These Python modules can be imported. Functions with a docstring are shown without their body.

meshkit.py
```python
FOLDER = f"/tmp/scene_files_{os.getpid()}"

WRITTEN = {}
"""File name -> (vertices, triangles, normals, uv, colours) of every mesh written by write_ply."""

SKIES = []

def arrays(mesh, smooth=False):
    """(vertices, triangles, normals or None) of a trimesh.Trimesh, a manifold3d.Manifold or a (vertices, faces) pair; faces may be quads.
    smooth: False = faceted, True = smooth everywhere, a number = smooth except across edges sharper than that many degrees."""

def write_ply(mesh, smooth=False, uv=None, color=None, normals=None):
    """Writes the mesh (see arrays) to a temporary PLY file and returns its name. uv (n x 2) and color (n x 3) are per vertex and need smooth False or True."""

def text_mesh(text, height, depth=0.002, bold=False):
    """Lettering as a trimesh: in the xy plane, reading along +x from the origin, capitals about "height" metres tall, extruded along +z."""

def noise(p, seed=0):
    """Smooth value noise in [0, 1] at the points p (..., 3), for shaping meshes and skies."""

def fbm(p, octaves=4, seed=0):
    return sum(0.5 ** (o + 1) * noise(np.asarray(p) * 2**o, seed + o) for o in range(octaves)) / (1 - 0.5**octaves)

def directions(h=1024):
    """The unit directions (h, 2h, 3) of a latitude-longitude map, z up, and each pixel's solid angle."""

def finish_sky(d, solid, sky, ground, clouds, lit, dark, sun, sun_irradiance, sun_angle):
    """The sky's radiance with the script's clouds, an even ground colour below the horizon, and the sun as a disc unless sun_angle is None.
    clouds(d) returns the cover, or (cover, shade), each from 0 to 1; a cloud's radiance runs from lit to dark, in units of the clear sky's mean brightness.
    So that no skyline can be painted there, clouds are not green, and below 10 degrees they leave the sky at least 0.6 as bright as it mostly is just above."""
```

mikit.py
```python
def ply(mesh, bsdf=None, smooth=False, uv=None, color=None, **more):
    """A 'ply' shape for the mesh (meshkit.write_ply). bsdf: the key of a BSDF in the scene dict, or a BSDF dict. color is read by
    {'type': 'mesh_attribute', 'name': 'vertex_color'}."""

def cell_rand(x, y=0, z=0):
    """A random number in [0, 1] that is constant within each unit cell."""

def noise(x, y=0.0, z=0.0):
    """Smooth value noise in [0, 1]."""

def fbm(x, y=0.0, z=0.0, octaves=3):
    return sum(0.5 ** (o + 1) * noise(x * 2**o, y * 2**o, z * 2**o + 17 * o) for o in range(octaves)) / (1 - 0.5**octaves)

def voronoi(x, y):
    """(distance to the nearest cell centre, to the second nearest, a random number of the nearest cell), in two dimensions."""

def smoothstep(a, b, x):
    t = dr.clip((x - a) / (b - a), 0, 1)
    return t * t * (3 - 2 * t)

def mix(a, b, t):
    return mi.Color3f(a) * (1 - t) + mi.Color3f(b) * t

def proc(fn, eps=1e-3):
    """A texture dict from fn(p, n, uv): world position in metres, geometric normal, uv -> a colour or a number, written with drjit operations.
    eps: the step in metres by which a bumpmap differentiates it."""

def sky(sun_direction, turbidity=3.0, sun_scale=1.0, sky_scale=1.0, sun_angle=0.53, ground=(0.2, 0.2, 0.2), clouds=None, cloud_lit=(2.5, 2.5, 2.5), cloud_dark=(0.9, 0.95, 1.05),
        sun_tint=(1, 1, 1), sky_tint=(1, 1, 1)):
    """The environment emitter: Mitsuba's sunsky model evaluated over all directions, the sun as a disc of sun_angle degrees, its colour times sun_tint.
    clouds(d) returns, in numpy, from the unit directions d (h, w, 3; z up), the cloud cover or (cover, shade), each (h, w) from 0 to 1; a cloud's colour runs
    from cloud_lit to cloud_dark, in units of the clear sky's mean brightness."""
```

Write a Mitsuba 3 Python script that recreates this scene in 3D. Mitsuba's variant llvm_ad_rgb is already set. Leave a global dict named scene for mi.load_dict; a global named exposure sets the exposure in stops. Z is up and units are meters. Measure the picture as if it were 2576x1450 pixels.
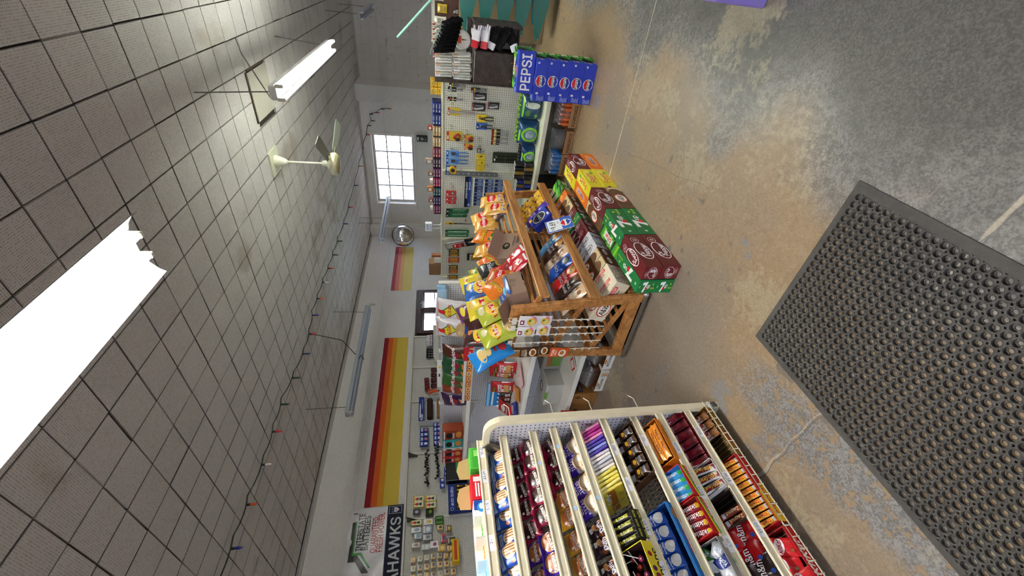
import math, random, colorsys
import numpy as np, trimesh, mitsuba as mi, drjit as dr
import mikit, meshkit
from mikit import noise, fbm, voronoi, smoothstep, mix, cell_rand
from shapely import Polygon, MultiPolygon, Point, box as sbox, affinity, union_all, LineString

# ---------------------------------------------------------------- camera, sky, exposure
T = mi.ScalarTransform4f
scene, labels = {}, {}
CAM_H, PITCH, YAW, ROLL, FOCAL = 1.62, math.radians(10.7), math.radians(38.6), math.radians(0.5), 1030.0
_F = np.array([-math.sin(YAW) * math.cos(PITCH), math.cos(YAW) * math.cos(PITCH), -math.sin(PITCH)])
_R0 = np.array([math.cos(YAW), math.sin(YAW), 0.0])
_D0 = np.cross(_F, _R0)
_R = math.cos(ROLL) * _R0 + math.sin(ROLL) * _D0          # the phone was held upright: the picture's top edge is its right side
_EYE = np.array([0.0, 0.0, CAM_H])
scene['camera'] = {'type': 'perspective', 'fov_axis': 'x', 'fov': 2 * math.degrees(math.atan(1288 / FOCAL)), 'near_clip': 0.05, 'far_clip': 500.0,
                   'to_world': T().look_at(origin=_EYE.tolist(), target=(_EYE + _F).tolist(), up=_R.tolist())}
exposure = 2.4
scene['sky'] = mikit.sky((0.55, -0.35, 0.75), turbidity=4.0, sun_scale=0.6, sky_scale=8.0, sky_tint=(0.88, 0.98, 1.18), ground=(0.3, 0.29, 0.27),
                         clouds=lambda d: (np.clip(meshkit.fbm(d * 4.0, 4, 3) * 1.8 - 0.3, 0, 1), 0.3), cloud_lit=(1.5, 1.55, 1.65))
TUBE, TUBE_OLD = (17.6, 17.0, 16.6), (16.6, 17.6, 15.0)      # radiance of a burning fluorescent tube; the older far lamp is greener

# ---------------------------------------------------------------- helpers
def lin(c):
    if isinstance(c, str):
        c = [int(c[i:i + 2], 16) / 255 for i in (1, 3, 5)]
        return np.array([x / 12.92 if x <= 0.04045 else ((x + 0.055) / 1.055) ** 2.4 for x in c])
    return np.asarray(c, float)

def unit(v):
    v = np.asarray(v, float)
    return v / np.linalg.norm(v)

def mat(o=(0, 0, 0), yaw=0, tilt=0, roll=0, s=1.0):
    """Local frame of a package (x to its right, y up, z out of its front). yaw 0 faces -Y, 90 faces +X, 180 faces +Y; tilt leans its top back (90: face up); roll turns it in its own plane."""
    def rx(a): c, s_ = math.cos(a), math.sin(a); return np.array([[1, 0, 0], [0, c, -s_], [0, s_, c]])
    def ry(a): c, s_ = math.cos(a), math.sin(a); return np.array([[c, 0, s_], [0, 1, 0], [-s_, 0, c]])
    def rz(a): c, s_ = math.cos(a), math.sin(a); return np.array([[c, -s_, 0], [s_, c, 0], [0, 0, 1]])
    base = np.array([[1, 0, 0], [0, 0, -1], [0, 1, 0.0]])
    m = np.eye(4)
    m[:3, :3] = rz(math.radians(yaw)) @ base @ rx(math.radians(-tilt)) @ rz(math.radians(roll)) * s
    m[:3, 3] = o
    return m

_TXT = {}
def text_flat(s, bold=True):
    """(vertices n x 2 with capitals 1 tall, triangles, width) of flat lettering."""
    k = (s, bold)
    if k not in _TXT:
        m = meshkit.text_mesh(s, 1.0, 0.2, bold)
        f = m.faces[(m.face_normals[:, 2] > 0.9)]
        u, inv = np.unique(f, return_inverse=True)
        v = m.vertices[u][:, :2]
        v = v - [v[:, 0].min(), 0]
        _TXT[k] = (v, inv.reshape(-1, 3), v[:, 0].max())
    return _TXT[k]

def tri_poly(p):
    out_v, out_f, n = [], [], 0
    for g in getattr(p, 'geoms', [p]):
        if g.is_empty or g.area < 1e-10:
            continue
        v, f = trimesh.creation.triangulate_polygon(g, engine='earcut')
        a, b, c = v[f[:, 0]], v[f[:, 1]], v[f[:, 2]]
        neg = (b[:, 0] - a[:, 0]) * (c[:, 1] - a[:, 1]) - (b[:, 1] - a[:, 1]) * (c[:, 0] - a[:, 0]) < 0
        f = np.where(neg[:, None], f[:, ::-1], f)
        out_v.append(v); out_f.append(f + n); n += len(v)
    return (np.vstack(out_v), np.vstack(out_f)) if out_v else (np.zeros((0, 2)), np.zeros((0, 3), int))

def ellp(x, y, rx, ry, rot=0, n=20):
    a = np.arange(n) * 2 * np.pi / n
    p = Polygon(np.stack([rx * np.cos(a), ry * np.sin(a)], 1))
    return affinity.translate(affinity.rotate(p, rot, origin=(0, 0)), x, y)

class Face:
    """A flat side to print on: local coordinates with (0, 0) in its middle."""
    def __init__(s, mb, o, ux, uy, w, h, warp=None):
        s.mb, s.o, s.ux, s.uy, s.w, s.h, s.n, s.warp = mb, np.asarray(o, float), unit(ux), unit(uy), w, h, 0, warp
        s.un = np.cross(s.ux, s.uy)
    def _put(s, v, f, col):
        s.n += 1
        e = 0.0006 + 0.0003 * s.n
        if s.warp is not None:
            w3 = s.warp(v[:, 0], v[:, 1]) + 0.0008 + 0.0003 * s.n
        else:
            w3 = np.full(len(v), e)
        s.mb.add(s.o + v[:, :1] * s.ux + v[:, 1:2] * s.uy + w3[:, None] * s.un, f, col)
    def poly(s, p, col):
        v, f = tri_poly(p)
        if s.warp is not None and len(f):
            for _ in range(2):
                v3, f = trimesh.remesh.subdivide(np.c_[v, np.zeros(len(v))], f); v = v3[:, :2]
        if len(f): s._put(v, f, col)
        return s
    def rect(s, x, y, w, h, col): return s.poly(sbox(x - w / 2, y - h / 2, x + w / 2, y + h / 2), col)
    def ell(s, x, y, rx, ry, col, rot=0, n=20): return s.poly(ellp(x, y, rx, ry, rot, n), col)
    def ring(s, x, y, rx, ry, t, col, rot=0): return s.poly(ellp(x, y, rx, ry, rot).difference(ellp(x, y, rx - t, ry - t, rot)), col)
    def pts(s, p, col): return s.poly(Polygon(p), col)
    def text(s, t, x, y, h, col, w=None, rot=0, bold=True, slant=0.0):
        """Lettering centred on (x, y), capitals h tall, squeezed to width w."""
        v, f, tw = text_flat(t, bold)
        sx = h if w is None else w / tw
        p = np.stack([(v[:, 0] - tw / 2) * sx + slant * (v[:, 1] - .5) * h, (v[:, 1] - 0.5) * h], 1)
        a = math.radians(rot)
        p = p @ np.array([[math.cos(a), math.sin(a)], [-math.sin(a), math.cos(a)]]) + [x, y]
        if s.warp is not None:
            v3, f = trimesh.remesh.subdivide(np.c_[p, np.zeros(len(p))], f); p = v3[:, :2]
        s._put(p, f, col)
        return s
    def lines(s, x, y, w, h, n, col, seed=0):
        """Small print, too small to read in the photograph: rows of short dashes."""
        r = random.Random(seed)
        ps = []
        for i in range(n):
            yy = y + h / 2 - (i + .5) * h / n
            ww = w * r.uniform(.55, 1)
            ps.append(sbox(x - w / 2, yy - h / n * .28, x - w / 2 + ww, yy + h / n * .28))
        return s.poly(MultiPolygon(ps), col)

class MB:
    """Collects triangles with a colour at every corner; build() makes them one mesh of the scene."""
    def __init__(s): s.v, s.f, s.c, s.n = [], [], [], 0
    def add(s, v, f, col):
        v = np.asarray(v, float); f = np.asarray(f, int)
        if f.shape[1] == 4: f = np.vstack([f[:, [0, 1, 2]], f[:, [0, 2, 3]]])
        c = lin(col)
        s.v.append(v); s.f.append(f + s.n); s.c.append(np.broadcast_to(c, (len(v), 3)) if c.ndim == 1 else c); s.n += len(v)
        return s
    def mesh(s, m, col):
        return s.add(m.vertices[m.faces].reshape(-1, 3), np.arange(len(m.faces) * 3).reshape(-1, 3), col)
    def box(s, c, size, col, R=None, bev=0.0):
        """A box, its edges chamfered by bev."""
        hx, hy, hz = np.asarray(size, float) / 2
        V, Fq = [], []
        if bev <= 0:
            for ax in range(3):
                for sg in (-1, 1):
                    a, b = [(1, 2), (2, 0), (0, 1)][ax]
                    q = np.zeros((4, 3)); h = (hx, hy, hz)
                    q[:, ax] = sg * h[ax]
                    q[:, a] = np.array([-1, 1, 1, -1]) * h[a]; q[:, b] = np.array([-1, -1, 1, 1]) * h[b]
                    if sg < 0: q = q[::-1]
                    Fq.append(np.arange(4) + 4 * len(V)); V.append(q)
            V = np.vstack(V); F = np.array(Fq)
        else:
            b = min(bev, hx * .49, hy * .49, hz * .49)
            pts = []
            for sx in (-1, 1):
                for sy in (-1, 1):
                    for sz in (-1, 1):
                        pts += [(sx * hx, sy * (hy - b), sz * (hz - b)), (sx * (hx - b), sy * hy, sz * (hz - b)), (sx * (hx - b), sy * (hy - b), sz * hz)]
            m = trimesh.convex.convex_hull(np.array(pts))
            V, F = m.vertices[m.faces].reshape(-1, 3), np.arange(len(m.faces) * 3).reshape(-1, 3)
        if R is not None: V = V @ np.asarray(R).T
        return s.add(V + np.asarray(c, float), F, col)
    def bar(s, a, b, w, h, col, up=(0, 0, 1), bev=0.0):
        """A straight bar of section w x h from a to b."""
        a, b = np.asarray(a, float), np.asarray(b, float)
        d = unit(b - a); x = np.cross(up, d)
        x = unit(x) if np.linalg.norm(x) > 1e-6 else np.array([1.0, 0, 0])
        R = np.stack([x, np.cross(d, x), d], 1)
        return s.box((a + b) / 2, (w, h, np.linalg.norm(b - a)), col, R, bev)
    def tube(s, pts, r, col, n=6):
        p = np.asarray(pts, float)
        t = np.gradient(p, axis=0); t /= np.linalg.norm(t, axis=1, keepdims=True) + 1e-12
        ref = np.array([0.13, 0.21, 1.0]) if abs(t[0][2]) < .9 else np.array([1.0, .11, .2])
        x = np.cross(t, ref); x /= np.linalg.norm(x, axis=1, keepdims=True) + 1e-12
        y = np.cross(t, x)
        a = np.arange(n) * 2 * np.pi / n
        rr = np.broadcast_to(r, (len(p),))[:, None, None]
        V = p[:, None] + rr * (np.cos(a)[None, :, None] * x[:, None] + np.sin(a)[None, :, None] * y[:, None])
        i, j = np.meshgrid(np.arange(len(p) - 1), np.arange(n), indexing='ij')
        q = np.stack([i * n + j, i * n + (j + 1) % n, (i + 1) * n + (j + 1) % n, (i + 1) * n + j], -1).reshape(-1, 4)
        s.add(V.reshape(-1, 3), q, col)
        for k, o in ((0, 1), (len(p) - 1, -1)):
            ring = np.vstack([V[k], p[k]]); jj = np.arange(n)
            f = np.stack([jj, (jj + 1) % n, np.full(n, n)], 1)
            s.add(ring, f if o < 0 else f[:, ::-1], col)
        return s
    def lathe(s, prof, col, n=20, o=(0, 0, 0), axis=(0, 0, 1)):
        """A turned body: prof is [(radius, height)] along the axis; col one colour or one per profile point."""
        pr = np.asarray(prof, float); z = unit(axis)
        x = unit(np.cross(z, [0.3, 1, 0.2] if abs(z[1]) < .9 else [1, 0, 0])); y = np.cross(z, x)
        a = np.arange(n) * 2 * np.pi / n
        V = np.asarray(o, float) + pr[:, None, :1] * (np.cos(a)[None, :, None] * x + np.sin(a)[None, :, None] * y) + pr[:, None, 1:2] * z
        i, j = np.meshgrid(np.arange(len(pr) - 1), np.arange(n), indexing='ij')
        q = np.stack([i * n + j, i * n + (j + 1) % n, (i + 1) * n + (j + 1) % n, (i + 1) * n + j], -1).reshape(-1, 4)
        if ((pr[1:, 0] + pr[:-1, 0]) * np.diff(pr[:, 1])).sum() < 0: q = q[:, ::-1]
        c = np.array([lin(k) for k in col]) if isinstance(col, (list, tuple)) and not isinstance(col[0], (int, float)) else lin(col)
        if c.ndim == 2: c = np.repeat(c, n, 0)
        return s.add(V.reshape(-1, 3), q, c)
    def prism(s, poly, depth, col, o=(0, 0, 0), ux=(1, 0, 0), uy=(0, 1, 0), side=None):
        """The outline poly in the plane (ux, uy), thick towards ux x uy."""
        o, ux, uy = np.asarray(o, float), unit(ux), unit(uy); un = np.cross(ux, uy)
        for g in getattr(poly, 'geoms', [poly]):
            v, f = tri_poly(g)
            P = o + v[:, :1] * ux + v[:, 1:2] * uy
            s.add(P + depth * un, f, col); s.add(P, f[:, ::-1], col)
            for kk, ringc in enumerate([g.exterior, *g.interiors]):
                r = np.array(ringc.coords)[:-1]
                if (kk == 0) != ringc.is_ccw: r = r[::-1]
                A = o + r[:, :1] * ux + r[:, 1:2] * uy; B = np.roll(A, -1, 0)
                V = np.stack([A, B, B + depth * un, A + depth * un], 1).reshape(-1, 3)
                s.add(V, np.arange(len(V)).reshape(-1, 4), col if side is None else side)
        return s
    def face(s, which, size, c=(0, 0, 0), turn=0):
        """A Face on a box of that size: front (+z), top (+y), left (-x), right (+x), bottom; turn in quarter turns."""
        c = np.asarray(c, float); X, Y, Z = np.eye(3); w, h, d = size
        o, ux, uy, a, b = {'front': (Z * d / 2, X, Y, w, h), 'back': (-Z * d / 2, -X, Y, w, h), 'top': (Y * h / 2, X, -Z, w, d), 'bottom': (-Y * h / 2, X, Z, w, d),
                           'left': (-X * w / 2, Z, Y, d, h), 'right': (X * w / 2, -Z, Y, d, h)}[which]
        for _ in range(turn % 4): ux, uy, a, b = uy, -ux, b, a
        return Face(s, c + o, ux, uy, a, b)
    def ply(s, bsdf):
        return mikit.ply((np.vstack(s.v), np.vstack(s.f)), bsdf, smooth=True, color=np.vstack(s.c))

_USED = {}
def numbered(name):
    k = _USED.get(name, -1) + 1; _USED[name] = k
    return name if k == 0 else f'{name}_{k:03d}'

def thing(name, label, cat, group=None):
    key = numbered(name)
    labels[key] = {'label': label, 'category': cat}
    if group: labels[key]['group'] = group
    return key

def put(key, shape, M=None):
    scene[key] = shape if M is None else {**shape, 'to_world': T(np.asarray(M, float).tolist())}
    return key

def part(parent, name, shape, M=None, label=None, kind=None):
    key = numbered(parent + '__' + name)
    put(key, shape, M)
    if label or kind: labels[key] = {k: v for k, v in (('label', label), ('kind', kind)) if v}
    return key

def one(name, label, cat, shape, M=None, group=None):
    return put(thing(name, label, cat, group), shape, M)

def struct(name, shape, label=None, M=None):
    put(name, shape, M); labels[name] = {'kind': 'structure', **({'label': label} if label else {})}
    return name

ORD = ['first', 'second', 'third', 'fourth', 'fifth', 'sixth', 'seventh', 'eighth', 'ninth', 'tenth', 'eleventh', 'twelfth', 'thirteenth', 'fourteenth', 'fifteenth', 'sixteenth', 'seventeenth', 'eighteenth', 'nineteenth', 'twentieth',
       'twenty-first', 'twenty-second', 'twenty-third', 'twenty-fourth', 'twenty-fifth', 'twenty-sixth', 'twenty-seventh', 'twenty-eighth', 'twenty-ninth', 'thirtieth']

# ---------------------------------------------------------------- materials
VC = {'type': 'mesh_attribute', 'name': 'vertex_color'}
def two(b): return {'type': 'twosided', 'bsdf': b}
def pr(col, rough, **k): return two({'type': 'principled', 'base_color': col, 'roughness': rough, **k})
scene['m_card'] = pr(VC, 0.65, specular=0.25)
scene['m_paint'] = pr(VC, 0.42, specular=0.45)
scene['m_gloss'] = pr(VC, 0.27, specular=0.5)
scene['m_cloth'] = pr(VC, 0.95, specular=0.05, sheen=0.3)
scene['m_metal'] = pr(VC, 0.32, metallic=0.9)
scene['m_mirror'] = two({'type': 'roughconductor', 'material': 'Al', 'alpha': 0.02})
scene['m_pane'] = {'type': 'thindielectric', 'int_ior': 1.5}
scene['m_rubber'] = pr(mikit.proc(lambda p, n, uv: mix((0.046, 0.044, 0.041), (0.080, 0.076, 0.071), fbm(p.x * 90, p.y * 90, p.z * 60)) * (0.85 + 0.35 * fbm(p.x * 5, p.y * 5))), 0.85, specular=0.2)

def floor_col(p, n, uv):
    x, y = p.x, p.y
    big = fbm(x * .9 + 3, y * .9, octaves=4)
    wob = fbm(x * 2.3, y * 2.3 + 9, octaves=4)
    grit = noise(x * 160, y * 160) * .55 + noise(x * 410, y * 410) * .45
    fine = fbm(x * 45, y * 45, octaves=3)
    tan_ = mix((0.275, 0.190, 0.108), (0.335, 0.25, 0.158), fine)
    tan_ = mix(tan_, (0.235, 0.195, 0.15), smoothstep(.45, .72, big))
    conc = mix((0.12, 0.116, 0.110), (0.255, 0.246, 0.235), smoothstep(.3, .7, fine * .5 + grit * .5))
    # paint worn through to bare concrete in the traffic lane towards the entrance
    lane = x - (y - 2.0) * .13 + (wob - .5) * .7
    worn = smoothstep(-.80, -.34, lane)
    worn = dr.maximum(worn, .8 * smoothstep(.66, .74, wob + (fine - .5) * .35) * smoothstep(5.5, 3.0, y))
    strip = smoothstep(.20, .08, dr.abs(x + 1.46 + (y - .7) * .2 + (wob - .5) * .25)) * smoothstep(1.35, 1.0, y + (wob - .5) * .4)
    worn = dr.maximum(worn, strip * smoothstep(.36, .56, fine + .10))
    col = mix(tan_, conc, worn)
    dark = smoothstep(-.58, -.10, lane) * (.25 + .75 * smoothstep(4.6, 2.2, y))
    col = mix(col, mix((0.042, 0.041, 0.039), (0.098, 0.095, 0.090), grit), dark * .92)
    # old yellowish paint patches, pale filler and bluish chips
    pat = smoothstep(.60, .69, fbm(x * 1.7 + 20, y * 1.7 + 4, octaves=5) + (fine - .5) * .2) * smoothstep(4.6, 2.6, y)
    col = mix(col, (0.38, 0.335, 0.22), pat * .6 * (.5 + grit * .5))
    chip = smoothstep(.735, .75, fbm(x * 3.1 + 7, y * 3.1 + 31, octaves=4))
    col = mix(col, (0.22, 0.225, 0.23), chip * .7 * smoothstep(-.6, -1.0, x))
    def joint(d, w): return smoothstep(w, w * .35, dr.abs(d))
    jy1 = y - 3.465 + (noise(x * 9) - .5) * .012
    fill1 = joint(jy1, .007 + .018 * smoothstep(.45, .75, fbm(x * 4, 5.0)))
    col = mix(col, (0.56, 0.50, 0.36), fill1 * .85 * smoothstep(-2.4, -1.6, x))
    jy2 = y - .82 + (noise(x * 12) - .5) * .018
    fill2 = joint(jy2, .003 + .012 * smoothstep(.5, .75, fbm(x * 5, 2.0)))
    col = mix(col, (0.44, 0.385, 0.29), fill2 * .75 * smoothstep(.3, .55, noise(x * 6, 11.0)))
    col = mix(col, (0.09, 0.085, 0.08), joint(jy2 + .012, .004) * .7)
    crack = joint(x + .55 + y * .18 + (noise(y * 7) - .5) * .05, .0025) * smoothstep(2.0, 2.2, y) * smoothstep(3.4, 3.2, y)
    col = mix(col, (0.12, 0.115, 0.11), crack * .7)
    spots = smoothstep(.88, .93, noise(x * 14 + 3, y * 14 + 8)) * smoothstep(.5, .7, noise(x * 3, y * 3 + 40))
    col = mix(col, (0.13, 0.12, 0.11), spots * .7)
    return col * (0.80 + 0.4 * grit)
scene['m_floor'] = pr(mikit.proc(floor_col), 0.42, specular=0.4)

def tile_col(p, n, uv):
    u, v = p.x * 78.7, p.y * 78.7
    du, dv = u - dr.floor(u) - .5, v - dr.floor(v) - .5
    jit = cell_rand(dr.floor(u), dr.floor(v))
    hole = smoothstep(.30, .16, dr.sqrt(du * du + dv * dv) + (jit - .5) * .2)
    tint = cell_rand(dr.floor((p.x + .547) / .304 + 100), dr.floor((p.y - 2.72) / .3065 + 100), 3)
    stain = fbm(p.x * .8, p.y * .8 + 5, octaves=4)
    c = mix((0.52, 0.495, 0.48), (0.55, 0.525, 0.51), tint) * (0.92 + .16 * stain)
    c = mix(c, (0.30, 0.25, 0.19), smoothstep(.66, .8, fbm(p.x * 1.3 + 40, p.y * 1.3, octaves=5)) * .5)
    smear = smoothstep(.09, .0, dr.abs((p.x + .42) + (p.y - 1.75) * .3 + (noise(p.y * 8) - .5) * .06)) * smoothstep(.22, .05, dr.abs(p.y - 1.72))
    c = mix(c, (0.12, 0.115, 0.11), smear * .75 * fbm(p.x * 20, p.y * 20))
    web = smoothstep(.016, .003, dr.abs((p.x + .88) - (p.y - 1.2) * .37 - .03 * noise(p.y * 9))) * smoothstep(.8, 1.1, p.y) * smoothstep(2.1, 1.9, p.y)
    c = mix(c, (0.10, 0.095, 0.09), web * .6)
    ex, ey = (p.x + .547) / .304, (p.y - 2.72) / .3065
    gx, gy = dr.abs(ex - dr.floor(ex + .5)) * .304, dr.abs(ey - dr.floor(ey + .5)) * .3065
    gap_shade = dr.maximum(smoothstep(.0085, .003, gx) * (.45 + .5 * noise(p.y * 2.3, p.x * 3.1)), smoothstep(.0085, .003, gy) * (.25 + .7 * noise(p.x * 2.7, p.y * 3.3 + 7)))  # shade of the open joints, painted as dark lines along the tile edges
    c = mix(c, (0.10, 0.085, 0.075), dr.clip(gap_shade * 1.25, 0, .92))
    return c * (1 - .42 * hole)
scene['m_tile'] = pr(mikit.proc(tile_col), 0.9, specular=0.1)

def wall_col(p, n, uv):
    s = fbm(p.x * 1.2, p.y * 1.2, p.z * 1.2, octaves=4)
    c = mix((0.70, 0.68, 0.66), (0.79, 0.775, 0.76), s)
    seam = smoothstep(.010, .004, dr.abs(p.z - 2.93)) * .25
    return mix(c, (0.35, 0.33, 0.31), seam) * (0.95 + .1 * noise(p.x * 30, p.y * 30, p.z * 30))
scene['m_wall'] = pr(mikit.proc(wall_col), 0.7, specular=0.2)

def block_col(p, n, uv):
    s = fbm(p.x * 1.5, p.y * 1.5, p.z * 1.5, octaves=4)
    c = mix((0.62, 0.60, 0.59), (0.70, 0.68, 0.67), s)
    return mix(c, (0.2, 0.19, 0.18), smoothstep(.86, .9, noise(p.x * 9, p.y * 9, p.z * 9)) * .4)
scene['m_block'] = pr(mikit.proc(block_col), 0.75, specular=0.15)

def peg_mat(dark=(0.06, 0.06, 0.06), base=(0.72, 0.72, 0.63), axis='x', pitch=0.0254):
    """Perforated panel: rows of small round holes (a few pixels each in the photograph)."""
    def f(p, n, uv):
        a = (p.x if axis == 'x' else p.y) / pitch
        b = p.z / pitch
        da, db = a - dr.floor(a) - .5, b - dr.floor(b) - .5
        h = smoothstep(.22, .15, dr.sqrt(da * da + db * db))
        c = mi.Color3f(*base) * (0.93 + .12 * fbm(p.x * 3, p.y * 3, p.z * 3))
        return mix(c, dark, h)
    return pr(mikit.proc(f), 0.45, specular=0.35)
scene['m_peg_x'] = peg_mat()
scene['m_peg_y'] = peg_mat(axis='y', base=(0.60, 0.59, 0.54))
scene['m_peg_grey'] = peg_mat(base=(0.62, 0.62, 0.66))

def wood_fn(c0, c1):
    def f(p, n, uv):
        g = fbm(p.x * 22, p.y * 3.5, p.z * 22, octaves=3) * .6 + fbm(p.x * 60, p.y * 8, p.z * 60 + 3, octaves=2) * .4
        r = smoothstep(.3, .7, g)
        return mix(c0, c1, r) * (0.9 + .2 * noise(p.x * 200, p.y * 30, p.z * 200))
    return f
scene['m_wood'] = pr(mikit.proc(wood_fn((0.31, 0.125, 0.036), (0.50, 0.235, 0.070))), 0.38, specular=0.45)
scene['m_dark_wood'] = pr(mikit.proc(wood_fn((0.020, 0.012, 0.010), (0.042, 0.026, 0.022))), 0.45, specular=0.4)
scene['m_film'] = {'type': 'blendbsdf', 'weight': 0.16, 'a': {'type': 'thindielectric', 'int_ior': 1.5}, 'b': two({'type': 'principled', 'base_color': VC, 'roughness': 0.15, 'specular': 0.6})}
# ---------------------------------------------------------------- the room
H = 3.56
XL, XR, YF, YB = -7.08, 5.2, -3.2, 11.8
def slab(name, lo, hi, bsdf, col='#ffffff', label=None, cuts=()):
    m = MB(); lo, hi = np.array(lo, float), np.array(hi, float)
    m.box((lo + hi) / 2, hi - lo, col)
    return struct(name, m.ply(bsdf), label)
slab('floor', (XL - .3, YF - .3, -.2), (XR + .3, 13, 0), 'm_floor', label='worn painted concrete floor, tan with grey bare patches')
slab('wall_left', (XL - .25, YF - .3, 0), (XL, YB + .3, H + .1), 'm_wall', label='white painted wall under the ceiling edge')
slab('wall_right', (XR, YF - .3, 0), (XR + .25, 13, H + .1), 'm_wall')
def wall_y(name, x0, x1, y0, y1, holes, bsdf, label=None):
    m = MB(); p = sbox(x0, 0, x1, H + .1)
    for h_ in holes: p = p.difference(sbox(*h_))
    m.prism(p, y1 - y0, '#ffffff', (0, y1, 0), (1, 0, 0), (0, 0, 1))
    return struct(name, m.ply(bsdf), label)
WIN = (-6.05, 2.16, -3.99, 3.30)
wall_y('wall_back', XL - .2, -2.9, YB, YB + .3, [WIN], 'm_wall', 'white far wall around the bright steel window')
wall_y('wall_back_right', -3.0, XR + .2, 12.425, 12.7, [], 'm_block', 'grey painted block wall right of the pilaster')
_bl = {}
for row in range(18):                                   # painted concrete blocks, as far as the picture shows them
    for q in range(9):
        a = -2.72 + .40 * q - (.2 if row % 2 else 0); b = min(a + .393, .9); a = max(a, -2.72)
        if b - a < .05: continue
        key = round(b - a, 3)
        if key not in _bl: _bl[key] = MB().box((0, 0, 0), (b - a, .012, .19), '#ffffff', bev=.0035).ply('m_block')
        part('wall_back_right', 'block', _bl[key], np.array([[1, 0, 0, (a + b) / 2], [0, 1, 0, 12.42], [0, 0, 1, .1 + .1985 * row], [0, 0, 0, 1.0]]))
FW = [(-3.6, .9, -1.6, 2.2), (1.6, .9, 3.6, 2.2), (-.6, .08, .4, 2.1)]
wall_y('wall_front', XL - .2, XR + .2, YF - .25, YF, FW, 'm_wall')
m = MB(); m.prism(Polygon([(-3.12, 0), (-2.72, 0), (-2.72, H), (-3.12, H), (-3.12, 2.95), (-2.99, 2.72), (-2.99, .5), (-3.12, .4)]), .78, '#ffffff', (0, 12.46, 0), (1, 0, 0), (0, 0, 1))
struct('wall_back__pilaster', m.ply('m_block'))
m = MB(); m.box((XL + .17, YB - .13, H / 2), (.34, .3, H), '#ffffff', bev=.01)
struct('wall_left__corner_pier', m.ply('m_wall'))
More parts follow.
